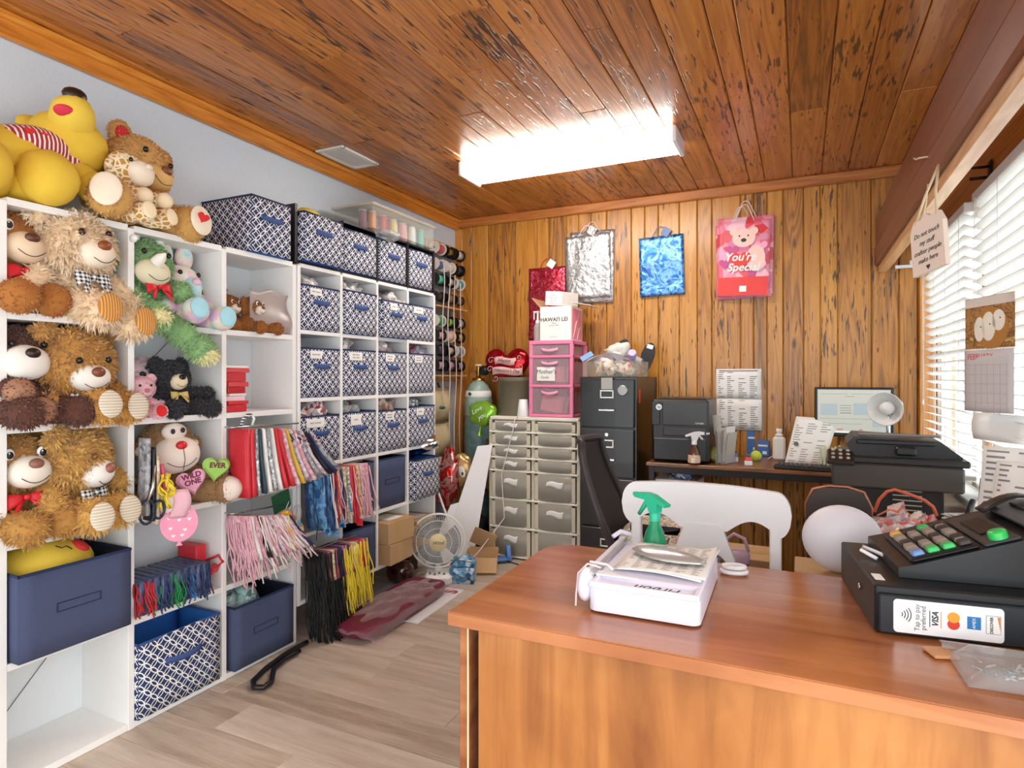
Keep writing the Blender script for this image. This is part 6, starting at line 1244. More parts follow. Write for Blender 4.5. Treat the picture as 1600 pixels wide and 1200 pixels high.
# dark chair with a white balloon
t = thing('chair', 'black padded chair back with a copper edge behind the white balloon', 'chair', (.118, 2.47, .015)); ck = mat('3a2f2c', .5, var=.08, name='dark_leather')
mb = MB(); mb.prism(rrect(.20, .42, .07, 6), .05, ck, Matrix.Translation((0, .025, .715)) @ FYN); mb.build('backrest', t)
mb = MB(); mb.tube([(-.10, -.012, .78), (-.104, -.012, .86), (-.08, -.012, .915), (-.03, -.012, .93), (.03, -.012, .93), (.08, -.012, .915), (.104, -.012, .86), (.10, -.012, .80)], .005, mat('b5745a', .35, .5), 7); mb.build('edge_piping', t)
MB().box((0, .2, .46), (.34, .36, .07), ck, .02).build('seat', t); MB().cyl((0, .2, .05), (0, .2, .43), .025, BLACK).build('post', t); mb = MB()
for k in range(5): mb.cyl((0, .2, .04), (.15 * math.cos(k * 1.257), .2 + .15 * math.sin(k * 1.257), .004), .018, BLACK, 8)
mb.build('star_base', t)
one(MB().ell((0, 0, 0), (.116, .06, .108), mat('e9e6ee', .4, var=.01, name='pale_rubber'), None, 30, 20), 'balloon', 'round pale white balloon beside the cash drawer, behind the reception desk', 'balloon', (.118, 2.22, .815))
carton('kraft carton on the floor carrying the pale balloon', (.10, 2.24, 0), .24, .26, .705, 0, False, False)
# black cabinet foot / bottle, carton behind the chair
carton('kraft carton on the floor behind the white chair', (-.22, 3.06, 0), .22, .26, .52, 0, True, False)
t = thing('water_bottle', 'purple water bottle with a handled lid behind the white chair', 'bottle', (-.225, 2.62, .40))
carton('dark low box on the floor under the purple water bottle', (-.225, 2.62, 0), .2, .2, .399, 0, False, False, 'storage_box', mat('1c1614', .6))
s_ = N('purple_to_teal'); sx_ = s_.n('ShaderNodeSeparateXYZ', None, Vector=s_.n('ShaderNodeTexCoord').outputs['Object']); s_.setp(Base_Color=s_.ramp(s_.math('MULTIPLY', sx_.outputs[2], 4.0), [(.1, '3a5a58'), (.5, '5d3d66'), (.85, '7a4f7c')]), Roughness=.35)
MB().lathe([(0, 0), (.04, 0), (.042, .01), (.042, .17), (.036, .19)], s_.m, 22).build('bottle', t); mb = MB()
for k in range(4): MB().box((-.01, -.042, .05 + .03 * k), (.025, .002, .003), PAPER).build('volume_mark', t)
mb; MB().lathe([(.04, .19), (.042, .2), (.042, .225), (.03, .24), (0, .242)], mat('c9a9bc', .4, name='lilac_plastic'), 20).build('lid', t); MB().tube([(-.04, 0, .215), (-.055, 0, .27), (-.02, 0, .3), (.02, 0, .285), (.035, 0, .235)], .007, mat('c9a9bc', .4, name='lilac_plastic'), 8).build('handle', t)
t = thing('drawer_cart', 'white plastic drawer cart under the left end of the work desk', 'drawers', (-.71, 4.06, 0))
for sx in (-1, 1):
    for sy in (-1, 1): MB().box((sx * .12, sy * .14, .335), (.02, .02, .67), WHITEP, .003).build('post', t)
MB().box((0, 0, .68), (.27, .31, .022), WHITEP, .004).build('top_panel', t); MB().box((0, -.005, .57), (.23, .27, .13), MILKY, .006).build('drawer', t); MB().box((0, -.005, .40), (.23, .27, .13), MILKY, .006).build('drawer', t)
foilstuff('packets', 'blue and white packets in the drawer cart under the desk', 'packets', (-.71, 3.99, .692), (.12, .1, .07), ['e8eef4', '5a7ab0', '2a2a30', 'd8dce4'], 12, 7)
# office chair
t = thing('office_chair', 'black mesh-back office chair turned sideways before the filing cabinet', 'chair', (-.60, 2.86, 0)); mesh_ = mat('2d2524', .7, var=.25, name='black_mesh', scale=600)
def bk(u, v):
    x = -.28 + .14 * (1 - v) ** 1.0 + .02 - .12 * (1 - v) * (1 - v) ; z = .56 + .47 * v
    return (-.31 + .19 * (v - .0) * (1 - v) * 1.4 + (-.02 if v > .5 else -.06 * (1 - 2 * v) * 0), (u - .5) * (.40 - .12 * v) * 1.0, z)
def bk(u, v):
    z = .53 + .50 * v; x = -.30 + .17 * (1 - (2 * v - .35) ** 2 * .35) * (1 - v) * .9 - .02 * v + .05 * (1 - (2 * u - 1) ** 2) * -1
    return (x, (u - .5) * (.43 - .10 * abs(2 * v - .7)), z)
MB().sheet(bk, 10, 16, mesh_, .006).build('mesh_back', t)
mb = MB(); rim = [bk(u / 8, 0) for u in range(9)] + [bk(1, v / 10) for v in range(1, 11)] + [bk(1 - u / 8, 1) for u in range(1, 9)] + [bk(0, 1 - v / 10) for v in range(1, 10)]; mb.tube(rim, .018, mat('3a3233', .45, name='chair_frame_black'), 8, True); mb.build('back_frame', t)
MB().box((.02, 0, .46), (.46, .46, .07), mat('1b191a', .8, name='seat_fabric'), .03).build('seat', t); MB().cyl((.02, 0, .08), (.02, 0, .43), .028, BLACK).build('gas_post', t); mb = MB()
for k in range(5): mb.cyl((.02, 0, .09), (.02 + .28 * math.cos(k * 1.257), .28 * math.sin(k * 1.257), .05), .02, BLACK, 8); mb.ell((.02 + .28 * math.cos(k * 1.257), .28 * math.sin(k * 1.257), .028), (.028,) * 3, BLACK, None, 10, 7)
mb.build('castor_base', t)
for sy in (-1, 1): mb = MB(); mb.tube([(.0, sy * .24, .47), (.02, sy * .27, .60), (.0, sy * .27, .67), (.14, sy * .26, .69), (-.06, sy * .26, .69)], .018, BLACK, 8); mb.build('armrest', t)
one(MB().box((0, 0, .09), (.40, .34, .17), patchwork('floral_cloth', ['f2ece4', 'c04a44', 'f2ece4', '2a2a2c', 'd9c9a0', 'f2ece4', '6a8a5a'], 32, .8, 0, 'n'), .06, TR((0, 0, 0), 0, 0, 8)), 'cushion', 'floral red and white cushion on the seat of the office chair', 'cushion', (-.56, 2.84, .4955))
one(MB().box((0, 0, .09), (.10, .24, .18), patchwork('black_white_cloth', ['151515', 'eaeaea', '151515', '151515'], 22, .8, 0, 'n'), .03), 'tote_bag', 'black bag with white figures slumped behind the white chair', 'bag', (-.36, 2.70, .46)).location.z = .521
# white chair
wp_ = mat('f1f0f2', .3, var=.01, coat=.3, name='white_paint'); t = thing('dining_chair', 'white wooden chair with a curved top rail behind the reception desk', 'chair', (-.312, 2.22, 0), -2)
def rail_pt(s1, top):     # outline of the top rail: a long rounded bar, lower edge dipping in the middle
    x = s1 * .275
    zt = .963 - .012 * abs(s1) - .02 * max(0, abs(s1) - .75) * 4 * (abs(s1) - .75)
    zb = .79 + (.03 if .3 < abs(s1) < .8 else 0)
    return (x, zt if top else zb)
tp_ = []; n_ = 120
for i in range(n_ + 1):
    s1 = -1 + 2 * i / n_; e = math.sqrt(max(0, 1 - max(0, (abs(s1) - .84) / .16) ** 2)); zc = .875; arch = .045 * max(0, math.sin(PI * (abs(s1) - .28) / .6)) if .28 < abs(s1) < .88 else 0
    tp_.append((s1 * .285, zc + (.082 - .012 * s1 * s1) * e, zc - (.078 - arch) * e + .0))
mb = MB(); vs = []; 
for x, zt, zb in tp_:
    yc = .035 * (1 - (x / .285) ** 2)
    for y in (-.013, .013): vs += [(x, yc + y, zt), (x, yc + y, zb)]
fs = []
for i in range(n_):
    a0, b0 = i * 4, (i + 1) * 4
    fs += [[a0 + 1, b0 + 1, b0, a0], [a0 + 2, b0 + 2, b0 + 3, a0 + 3], [a0, b0, b0 + 2, a0 + 2], [a0 + 1, a0 + 3, b0 + 3, b0 + 1]]
fs += [[0, 2, 3, 1], [n_ * 4, n_ * 4 + 1, n_ * 4 + 3, n_ * 4 + 2]]
mb.add(vs, fs, wp_, None, False); mb.build('top_rail', t)
for sx in (-1, 1): MB().box((0, 0, .44), (.036, .03, .78), wp_, .004, TR((sx * .235, .012, 0), 0, 0)).build('rear_leg', t); MB().box((sx * .2, -.36, .215), (.036, .036, .43), wp_, .004).build('front_leg', t)
arch_ = [(-.125, .45), (-.085, .45)] + [(.085 * math.cos(PI - PI * k / 12), .62 + .09 * math.sin(PI * k / 12)) for k in range(13)] + [(.085, .45), (.125, .45), (.09, .66), (.062, .82), (-.062, .82), (-.09, .66)]
arch_ = [(-.135, .45), (-.088, .45)] + [(.088 * math.cos(PI - PI * k / 12), .655 + .075 * math.sin(PI * k / 12)) for k in range(13)] + [(.088, .45), (.135, .45), (.105, .70), (.062, .815), (-.062, .815), (-.105, .70)]
MB().prism(arch_, .02, wp_, Matrix.Translation((0, .035, 0)) @ FYN).build('back_splat', t)
MB().box((0, -.18, .44), (.44, .42, .03), wp_, .01).build('seat', t)

# ================= RECEPTION DESK AND WHAT STANDS ON IT =================
def cherry(name, axis, a, b, c, rough):
    s = N(name); tc = s.n('ShaderNodeTexCoord'); sv = [11.0, 11.0, 11.0]; sv['XYZ'.index(axis)] = 1.3
    st = s.n('ShaderNodeMapping', None, Vector=tc.outputs['Object'], Scale=sv).outputs[0]
    n1 = s.n('ShaderNodeTexNoise', None, Vector=st, Scale=1.1, Detail=5.0, Distortion=1.1).outputs[0]
    n2 = s.n('ShaderNodeTexNoise', None, Vector=tc.outputs['Object'], Scale=3.2, Detail=3.0, Distortion=.6).outputs[0]
    f = s.math('ADD', s.math('MULTIPLY', n1, .6), s.math('MULTIPLY', n2, .4))
    wv = s.n('ShaderNodeTexWave', {'bands_direction': axis if axis != 'Y' else 'X'}, Vector=st, Scale=.35, Distortion=9.0, Detail=3.0).outputs[1] if False else None
    sp = [30.0] * 3; sp['XYZ'.index(axis)] = 5.0
    fl = s.n('ShaderNodeTexNoise', None, Vector=s.n('ShaderNodeMapping', None, Vector=tc.outputs['Object'], Scale=sp).outputs[0], Scale=1.0, Detail=2.0).outputs[0]
    fk = s.n('ShaderNodeClamp', None, Value=s.math('MULTIPLY', s.math('SUBTRACT', fl, .70), 7.0)).outputs[0]
    base = s.ramp(f, [(.34, c), (.5, b), (.64, a)])
    s.setp(Base_Color=s.mix(s.math('MULTIPLY', fk, .5), base, lin(c)), Roughness=rough, Coat_Weight=.3, Coat_Roughness=.2); return s.m
CH_T = cherry('cherry_laminate_top', 'X', 'be7c4e', 'a9683e', '8a4c2a', .25); CH_F = cherry('maple_laminate_front', 'Z', 'c48444', 'a9692f', '834818', .42)
DT = .755; DX0, DX1, DY0, DY1 = -.785, .735, 1.30, 2.0
t = thing('reception_desk', 'big cherry laminate reception desk in the foreground', 'desk', (0, 0, 0))
pl = [(DX0, DY0), (DX1, DY0), (DX1, DY1)] + [(DX0 + .10 + .10 * math.cos(a), DY1 - .10 + .10 * math.sin(a)) for a in [PI / 2 + PI / 2 * k / 6 for k in range(7)]]
MB().prism(pl, .032, CH_T, Matrix.Translation((0, 0, DT - .032))).build('desk_top', t)
MB().box(((DX0 + DX1) / 2, DY0 - .0015, DT - .017), (DX1 - DX0, .003, .030), CH_T, .001).build('edge_band', t)
MB().box(((DX0 + DX1) / 2 + .03, DY0 + .045, .36), (DX1 - DX0 - .07, .02, .72), CH_F, .001).build('modesty_panel', t)
MB().box((DX0 + .022, (DY0 + DY1) / 2 - .03, .36), (.026, .56, .72), CH_T, .002).build('side_panel', t); MB().box((DX1 - .03, (DY0 + DY1) / 2 - .03, .36), (.026, .56, .72), CH_T, .002).build('side_panel', t)
MB().box((DX0 + .0365, DY0 + .034, .36), (.003, .003, .72), mat('f0d8a8', .5)).build('light_edge_strip', t)
MB().box((.45, 1.68, .30), (.42, .5, .58), CH_F, .002).build('drawer_pedestal', t)
# paper trimmer
lav = mat('e8e4f4', .35, var=.01, name='lavender_white_plastic'); T0 = DT + .001
t = thing('paper_trimmer', 'white guillotine paper trimmer on the reception desk', 'paper trimmer', (-.345, 1.65, T0), 1)
MB().prism(rrect(.265, .405, .022, 5), .055, lav, Matrix.Translation((0, 0, .004))).build('base', t)
mb = MB(); mb.box((0, .03, .066), (.262, .335, .014), lav, .004); mb.box((.0, -.195, .066), (.262, .012, .014), lav, .003); mb.box((.124, -.165, .066), (.014, .06, .014), lav, .003); mb.box((-.124, -.165, .066), (.014, .06, .014), lav, .003); mb.box((0, -.163, .061), (.24, .054, .006), lav, .001); mb.build('cutting_table', t)
mb = MB(); mb.prism([(-.13, -.145), (-.02, -.145), (-.06, -.135), (-.13, -.115)], .004, WHITEP, Matrix.Translation((0, 0, .073))); mb.build('corner_guide', t)
text('Firbon', .042, INK, 'brand_lettering', t, TR((.03, -.163, .0644), 0, 0, 180), .0003, shear=.3)
mb = MB(); mb.box((-.148, .02, .07), (.026, .40, .03), lav, .008); mb.ell((-.148, -.17, .055), (.02, .035, .042), lav, None, 14, 10); mb.build('blade_arm', t)
mb = MB(); mb.tube([(-.165, .16, .095), (-.15, .19, .105), (-.12, .2, .095)], .007, lav, 8); mb.build('arm_handle', t)
MB().box((-.132, .01, .083), (.003, .37, .012), STEEL).build('steel_rail', t)
mb = MB(); mb.tube([(-.12, -.135, .09), (-.15, -.15, .1), (-.168, -.17, .08), (-.17, -.18, .03), (-.168, -.19, .004)], .0025, WCORD, 5); mb.tube([(-.15, -.13, .1), (-.11, -.11, .092), (-.09, -.13, .088)], .004, WCORD, 5); mb.build('tied_string', t)
t2 = thing('printed_sheet', 'curled printed sheets lying on the paper trimmer', 'paper', (-.325, 1.685, T0 + .0745), 0)
g1 = mat('8d8d96', .8)
for k, (rz, dz) in enumerate(((-3, 0), (1, .004))):
    so = MB().sheet(lambda u, v: ((u - .5) * .225, (v - .5) * .28, dz + .004 + .012 * (v < .3) * (0.3 - v) * math.sin(PI * u) * 2 + .018 * max(0, u - .85) * 4 * (v)), 12, 14, page_mat('price_columns', 26, 6, '85858e', dens=.7) if k else PAPER, .0012, TR((0, 0, 0), 0, 0, rz)).build('sheet', t2)
t = thing('leaf_plate', 'shiny grey leaf-shaped plate on the printed sheets', 'plate', (-.325, 1.68, T0 + .098), -18)
lm = mat('b4b1ad', .22, .35, var=.04, name='satin_metal'); n_ = 26; up = []; 
def leaf(u, v):
    x = -.105 + .21 * u; hw_ = .052 * math.sin(PI * (u * .93 + .035)) ** .8; y = (v - .5) * 2 * hw_
    return (x, y, .016 * (1 - (2 * v - 1) ** 2) * math.sin(PI * u) ** .5 - .004)
MB().sheet(leaf, 24, 10, lm, .005).build('plate', t); mb = MB(); mb.tube([leaf(u / 20, 0) for u in range(21)] + [leaf(1 - u / 20, 1) for u in range(1, 20)], .0022, mat('d8d6d2', .2, .6), 6, True); mb.build('rim', t)
spray('spray_bottle', 'green spray bottle behind the paper trimmer', (W(1025, 877, Z=DT).x, 1.915, T0), -32, clear_mat('green_bottle', '35c890', .5, .1), mat('2fc79a', .35, var=.03, name='mint_plastic'), .205, .036)
mb = MB()
for k, (dz, rr) in enumerate(((.008, .028), (.022, .024))): mb.tube([(rr * 1.25 * math.cos(a), rr * .75 * math.sin(a), dz) for a in [i * PI / 9 for i in range(18)]], .0065, WHITEP, 8, True)
p = W(1150, 893, Z=DT); one(mb, 'cable_coil', 'white rubber loop coil beside the paper trimmer', 'coil', (p.x - .003, p.y - .03, T0), 10)
# cash drawer
t = thing('till', 'black steel till drawer with a card payment sticker on its front', 'till', (.15, 1.605, T0), 7)
cb_ = mat('0f1012', .38, var=.08, name='black_powder_coat'); DWd, DDp, DH = .42, .385, .107
MB().box((DWd / 2, DDp / 2, DH / 2), (DWd, DDp, DH), cb_, .004).build('case', t)
fr = MB().box((DWd / 2, -.006, DH * .44), (DWd - .012, .014, DH * .80), mat('1d2228', .4, var=.06, name='drawer_front_grey'), .003).build('drawer_front', t)
SX = .022; st = MB().prism(rrect(.205, .073, .008), .0012, mat('f6f7f8', .3, var=.01), Matrix.Translation((SX + .1145, -.0135, .047)) @ FYN).build('payment_sticker', fr)
FS = Matrix.Translation((SX + .1145, -.0147, .047)) @ FYN
def decal(pls, m, nm):
    mb = MB()
    for pl_ in pls: mb.prism(pl_, .0004, m, FS)
    return mb.build(nm, st)
V90 = Matrix.Rotation(PI / 2, 4, 'Z'); ink2 = mat('4a4a50', .6); 
for k in range(4):
    arc = [(-.087 + .004 + .005 * k * 1.0 + .0, 0)]; rr = .006 + .0055 * k; a0 = -.7; seg = []
    for i in range(9): a = a0 + 1.4 * i / 8; seg.append((-.092 + rr * math.cos(a), .004 + rr * math.sin(a)))
    seg2 = [(-.092 + (rr + .0018) * math.cos(a0 + 1.4 * i / 8), .004 + (rr + .0018) * math.sin(a0 + 1.4 * i / 8)) for i in range(8, -1, -1)]
    decal([seg + seg2], INK, 'contactless_wave')
text('Tap to pay', .0135, ink2, 'sticker_lettering', st, FS @ Matrix.Translation((-.057, 0, .0003)) @ V90, .0002); text('preferred', .0135, ink2, 'sticker_lettering', st, FS @ Matrix.Translation((-.045, 0, .0003)) @ V90, .0002)
decal([[(-.034, -.018), (-.0325, -.018), (-.0325, .018), (-.034, .018)]], INK, 'card_bar'); decal([[(-.013, -.018), (-.0115, -.018), (-.0115, .018), (-.013, .018)]], mat('e0a030', .5), 'card_bar')
text('VISA', .0165, mat('26303f', .5), 'card_lettering', st, FS @ Matrix.Translation((-.0225, 0, .0003)) @ V90, .0002, shear=.3, bold=.0005)
decal([shift(disc(.0115, 24), .011, -.007)], mat('e0442c', .5), 'card_circle'); mb = MB(); mb.prism(shift(disc(.0115, 24), .011, .008), .0007, mat('eda63a', .5), FS); mb.build('card_circle', st)
decal([[(.036, -.013), (.061, -.013), (.061, .014), (.036, .014)]], mat('2f7fc0', .5), 'card_square'); text('AMEX', .0085, PAPER, 'card_lettering', st, FS @ Matrix.Translation((.0485, 0, .0006)) @ V90, .0002)
decal([[(.07, -.019), (.097, -.019), (.097, .02), (.07, .02)]], mat('6a6a6e', .6), 'card_frame'); mb = MB(); mb.prism([(.0708, -.0182), (.0962, -.0182), (.0962, .0192), (.0708, .0192)], .0007, PAPER, FS); mb.build('card_face', st)
mb = MB(); mb.prism([(.09, .018), (.0955, .018), (.0955, -.012)], .001, mat('e08a3c', .5), FS); mb.build('card_corner', st); text('DISCOVER', .0075, INK, 'card_lettering', st, FS @ Matrix.Translation((.08, 0, .0009)) @ V90, .0002, bold=.0002)
mb = MB(); mb.tube([(-.003 - .0, .13 + .0, .06), (-.006, .13, .06)], .008, STEEL, 10); mb.build('side_lock', t); MB().box((.02, .06, DH + .0008), (.02, .045, .001), PAPER, 0, TR((0, 0, 0))).build('small_label', t)
mb = MB(); mb.tube([(.05, .20, DH + .006), (.02, .23, DH + .018), (.03, .26, DH + .02), (.055, .24, DH + .014), (.075, .2, DH + .012), (.095, .21, DH + .01), (.10, .24, DH + .008)], .005, WHITEP, 7); one(mb, 'cable_loop', 'short white bent cable lying on top of the cash drawer', 'cable', (.15, 1.605, T0), 7)
# register
t = thing('cash_register', 'dark grey electronic cash register with coloured keys on the cash drawer', 'cash register', (.15, 1.605, T0 + DH + .001), 7); rb_ = mat('191b1e', .4, var=.06, name='register_black'); rg = mat('3c3f44', .4, var=.05, name='register_grey')
side = [(.065, .0), (.56, .0), (.56, .135), (.47, .14), (.38, .128), (.30, .103), (.10, .032), (.065, .022)]
MB().prism(side, .30, rb_, Matrix.Translation((0, .37, 0)) @ FYN, rb_).build('body', t)
sl = math.degrees(math.atan2(.071, .20))
def on_slope(x, y, h=0): return TR((.10, 0, .032), 0, -sl, 0) @ Matrix.Translation((x, y, h))
MB().box((0, 0, 0), (.145, .245, .010), BLACK, .004, on_slope(.068, .205, .005)).box((0, 0, 0), (.075, .25, .008), rg, .003, on_slope(.185, .205, .004)).build('key_panel', t)
kb = {'k': mat('3a3432', .5), 't': mat('9a8f84', .5), 'g': mat('3fc46a', .45), 'b': mat('6f92c8', .45), 'o': mat('e0b25a', .45), 'w': mat('d8d2c8', .5)}
lay = ['btkto', 'gtktk', 'gtktg', 'kktkk']
for c in range(4):
    for r in range(5):
        col = lay[c][r]; MB().box((0, 0, 0), (.027, .026, .012), kb[col], .003, on_slope(.018 + .033 * c, .105 + .045 * r, .016), .85).build('key', t)
for c in range(4):
    for r in range(4): MB().box((0, 0, 0), (.024, .012, .010), kb['t'], .002, on_slope(.018 + .033 * c, .1275 + .045 * r, .015), .85).build('key', t)
MB().lathe([(.019, 0), (.019, .014), (.016, .018), (0, .019)], mat('35c95e', .3), 20, on_slope(.185, .10, .008)).build('round_green_key', t)
MB().box((0, 0, 0), (.19, .30, .02), rg, .008, TR((.42, .215, .142), 0, -8)).build('printer_cover', t); MB().box((0, 0, 0), (.045, .13, .004), BLACK, .002, on_slope(.187, .21, .010)).build('display_window', t); MB().box((0, 0, 0), (.09, .16, .006), BLACK, .002, TR((.41, .22, .154), 0, -8)).build('paper_slot', t)
mb = MB(); mb.sheet(lambda u, v: (.30 + .18 * u, .27 + .05 * v, .125 + .045 * math.sin(PI * u)), 10, 3, rb_, .004); mb.build('paper_hood', t)
MB().box((0, 0, 0), (.035, .03, .003), mat('d6cdb8', .5), 0, TR((.44, .12, .155), 0, -8)).build('sticker', t)
# clear clam pack
t = thing('clear_tray', 'clear plastic pack of small white clips at the front right of the desk', 'tray', (.385, 1.475, T0), 3); ct = clear_mat('clam_plastic', 'eef1f2', .15, .05)
mb = MB(); mb.sheet(lambda u, v: (-.11 + .30 * u, -.085 + .16 * v, .004 + .03 * (min(1, 8 * v * (1 - v)) * min(1, 9 * u * (1 - u) + .0))), 24, 14, ct, .0012); mb.build('blister', t)
mb = MB(); mb.sheet(lambda u, v: (-.115 + .31 * u, .07 + .035 * v, .012 + .008 * math.sin(PI * v)), 10, 3, ct, .001); mb.build('flap', t); mb = MB()
for k in range(60): x, y = R.uniform(-.07, .15), R.uniform(-.04, .03); a = R.uniform(0, 3); mb.tube([(x, y, .008), (x + .02 * math.cos(a), y + .02 * math.sin(a), .012)], .0022, [WHITEP, mat('7f9694', .5), STEEL][k % 3], 5)
mb.build('clips', t); MB().ell((.08, -.02, .014), (.014, .009, .008), mat('e8a0a8', .4)).build('pink_clip', t)
one(MB().box((0, 0, .004), (.05, .05, .007), mat('d9a070', .7), .002), 'wood_chip', 'small tan wooden piece under the corner of the clear pack', 'wood', (.262, 1.53, T0), 20)

# ================= RIGHT WALL: SIGN, CALENDAR, PAPERS =================
sp_ = W(1455, 370, X=.40); tw = N('pale_wood'); tw.setp(Base_Color=lin('e9d6c6'), Roughness=.7)
t = thing('hanging_sign', 'pale wooden sign with script lettering hung on twine from the beam', 'sign', (.392, 2.44, 1.775), 0)
SG = TR((0, 0, 0), 0, 0, -66) @ TR((0, 0, 0), 0, -6) @ FYN @ Matrix.Scale(1.1, 4)
poly = [(-.075, -.085), (.075, -.085), (.075, .05), (.055, .085), (.02, .08), (.0, .095), (-.02, .08), (-.055, .085), (-.075, .05)]
MB().prism(poly, .014, tw.m, SG).build('board', t)
for i, ln in enumerate(('Do not touch', 'my stuff', 'craftier people', 'make here')): text(ln, .021, INK, 'script_lettering', t, SG @ Matrix.Translation((0, .035 - .027 * i, .0145)), .0003, shear=.3)
mb = MB(); mb.prism(heart(.009), .0008, INK, SG @ Matrix.Translation((0, -.07, .0142))); mb.build('small_heart', t)
tc_ = mat('d9c6a4', .9, name='jute_twine')
for sx in (-1, 1):
    q = SG @ Vector((.05 * sx, .075, .012)); mb = MB(); mb.tube([q, q.lerp(Vector((.0, .0, .25)), .5) + Vector((.004, 0, 0)), Vector((.02, .0, .26))], .004, tc_, 6); mb.build('twine', t)
t = thing('wooden_figure', 'pale wooden tag hanging on twine behind the lettered sign', 'tag', (.40, 2.68, 1.82), 0)
MB().prism([(-.025, -.1), (.02, -.105), (.03, -.02), (.015, .06), (.0, .08), (-.015, .06), (-.02, .0)], .02, mat('d8b294', .7, name='tan_wood'), TR((0, 0, 0), 0, 0, 35) @ FYN).build('figure', t)
mb = MB(); mb.tube([(0, 0, .08), (.01, -.02, .14), (.015, -.03, .21)], .003, tc_, 5); mb.build('twine', t)
one(MB().tube([W(1428, 247, X=.405), W(1432, 249, X=.40), W(1436, 247, X=.40), W(1442, 246, X=.405), (.428, W(1442, 246, X=.405).y, W(1442, 246, X=.405).z)], .004, mat('e8d8b0', .4), 6), 'hook', 'small brass cup hook in the upper beam board', 'hook')
t = thing('curtain_bracket', 'black curtain rod bracket with a white rod end above the window divider', 'bracket', (XR - .030, 3.20, 2.20), 0); ir = mat('1c1816', .5, .3)
MB().box((0, 0, 0), (.006, .05, .09), ir, .002).build('wall_plate', t); MB().tube([(0, 0, .02), (-.06, 0, .02), (-.075, 0, .04)], .006, ir, 7).build('arm', t); MB().tube([(0, 0, -.025), (-.07, 0, -.025)], .007, ir, 7).build('arm', t)
MB().cyl((-.075, -.02, .03), (-.2, -.0, .02), .007, WHITEP, 8).build('rod_end', t); MB().box((-.006, 0, -.085), (.02, .05, .08), PINE_Y, .003).build('wood_block', t)
t = thing('wall_clip', 'small white plastic rail clip inside the beam end near the back wall', 'clip', (.58, YB - .03, 2.02), 0); MB().box((0, 0, 0), (.10, .02, .02), WHITEP, .003).build('rail', t); MB().box((.035, -.01, .018), (.02, .02, .03), WHITEP, .003).build('clip_end', t)
# calendar on the divider
CX = XR - .115; t = thing('wall_calendar', 'wall calendar with a photo of puppies in a basket hanging before the blinds', 'calendar', (.60, 2.68, 1.43), 23); t.scale = (.74, .74, .74); CAL = TR((0, 0, 0), 0, 0, -0) @ Matrix(((0, 0, -1, 0), (-1, 0, 0, 0), (0, 1, 0, 0), (0, 0, 0, 1)))     # faces -X, x' = -Y
phm = patchwork('basket_photo_ground', ['8a5a2c', 'b98a4a', '6a3e1c', 'd0a668'], 26, .35, 0, 'n'); pg_ = MB(); pg_.box((0, .13, 0), (.32, .25, .002), phm, 0, CAL); po = pg_.build('photo_page', t)
mb = MB(); mb.prism(shift(disc(.11, 26, .10), .015, .10), .0012, mat('b07a34', .6, var=.25, scale=90, name='wicker'), CAL @ Matrix.Translation((0, 0, .001))); mb.build('basket', po)
for k, (x, y, a, b_) in enumerate(((-.06, .10, .035, .06), (.0, .11, .045, .07), (.065, .135, .04, .05))): mb = MB(); mb.prism(shift(disc(a, 16, b_), x, y), .0018, mat('efe6d6', .6), CAL @ Matrix.Translation((0, 0, .001))); mb.prism(shift(disc(.004), x + .01, y + .01), .0021, INK, CAL @ Matrix.Translation((0, 0, .001))); mb.build('printed_puppy', po)
mb = MB(); mb.prism([(-.16, .21), (.16, .21), (.16, .253), (-.16, .253)], .0009, mat('d9cfc4', .6), CAL @ Matrix.Translation((0, 0, .001))); mb.build('photo_sky', po)
pm = mat('cfc9ca', .7, var=.02, name='calendar_paper'); go = MB().sheet(lambda u, v: ((-.004 - .02 * v * math.sin(PI * u)), -(u - .5) * .32, -.30 * v), 10, 8, pm, .0015).build('month_page', t)
text('FEBRUARY', .042, mat('c8333c', .6), 'month_lettering', go, TR((-.0065, .135, -.035)) @ CAL, .0003, 'LEFT', sx=.85); mb = MB(); gr = mat('a59fa2', .7)
for k in range(1, 6): mb.box((0, -.06 - .045 * k + .03, .006 + .016), (.28, .0012, .0004), gr, 0, CAL)
for k in range(8): mb.box((-.14 + .04 * k, -.185, .006 + .016), (.0012, .24, .0004), gr, 0, CAL)
mb.build('day_grid', go); mb = MB(); mb.tube([(-.003, .16 - .32 * k / 30, .002 * (-1) ** k) for k in range(31)], .0025, WHITEP, 5); mb.build('binding', t)
p = W(1548, 650, X=XR - .1); mb = MB(); mb.sheet(lambda u, v: (.02 * u - .01 * math.sin(3 * v), -(u - .5) * .26, -.10 * v), 6, 3, PAPER, .001); one(mb, 'paper_sheet', 'loose white sheet tucked below the puppy calendar', 'paper', (.635, 2.72, 1.20), 20)
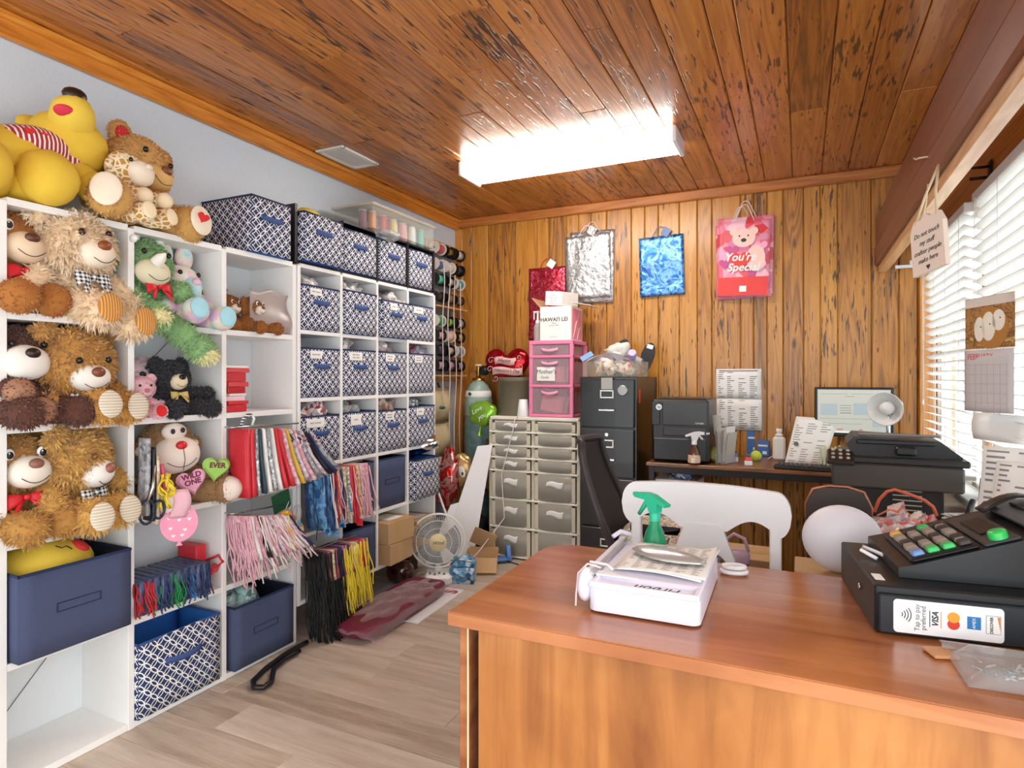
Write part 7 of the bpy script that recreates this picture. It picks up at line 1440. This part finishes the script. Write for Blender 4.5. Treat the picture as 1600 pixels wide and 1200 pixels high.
# papers and small things by the near window
t = thing('clipboard', 'receipts and sheets leaning in a stack against the near window', 'papers', (.62, 2.50, .825), 0)
for k, (dy, w_, h, tilt, rz) in enumerate(((0, .20, .28, 14, -30), (-.05, .18, .24, 18, -38), (.05, .15, .22, 10, -22))):
    MB().sheet(lambda u, v: ((u - .5) * w_, .01 * math.sin(3 * v), h * v), 4, 4, page_mat('receipt_print_%d' % k, 14, 2 + k), .0012, TR((0, dy, 0), 0, 0, rz) @ TR((0, 0, 0), -tilt)).build('sheet', t)
t = thing('scissors', 'pink and white handled scissors standing by the leaning receipts', 'scissors', (.56, 2.40, .82), 0)
mb = MB(); mb.tube([(0, 0, .02), (.05, -.03, .06), (.10, -.05, .09)], .014, mat('f0d6cf', .4), 8); mb.tube([(0, .01, .01), (.06, .0, .03), (.11, -.02, .05)], .012, WHITEP, 8); mb.build('handles', t); mb = MB(); mb.tube([(0, 0, .02), (-.05, .02, .0)], .005, STEEL, 6); mb.build('blades', t)
t = thing('potted_sprig', 'dark green two-leaf sprig behind the cash register', 'sprig', (.535, 2.62, .705), 0); lf = mat('2f4a24', .4, var=.2, name='leaf_green')
for rz in (20, 150): MB().sheet(lambda u, v: (.065 * u, (v - .5) * .05 * math.sin(PI * u) ** .7, .03 * math.sin(PI * u) * .6), 8, 4, lf, .0012, TR((0, 0, .085), 0, -10, rz)).build('leaf', t)
mb = MB(); mb.tube([(0, 0, .05), (0, 0, .088)], .003, lf, 5); mb.build('stem', t); MB().lathe([(.0, 0), (.022, 0), (.028, .05), (.02, .052), (.0, .05)], WHITEP, 14).build('pot', t)
t = thing('stone_holder', 'dark upright file holder with a pale crystal edge at the window', 'holder', (.655, 2.86, .825), 0); MB().prism([(-.05, 0), (.05, 0), (.06, .13), (.02, .17), (-.04, .12)], .02, mat('3e3e3a', .5), TR((0, 0, 0), 0, 0, -60) @ FYN).build('slab', t)
mb = MB()
for k in range(7): crumple(mb, (.02 - .012 * (k % 3), -.02, .03 + .02 * k), (.014, .012, .014), mat('e6e4dc', .4), k)
mb.build('crystals', t)
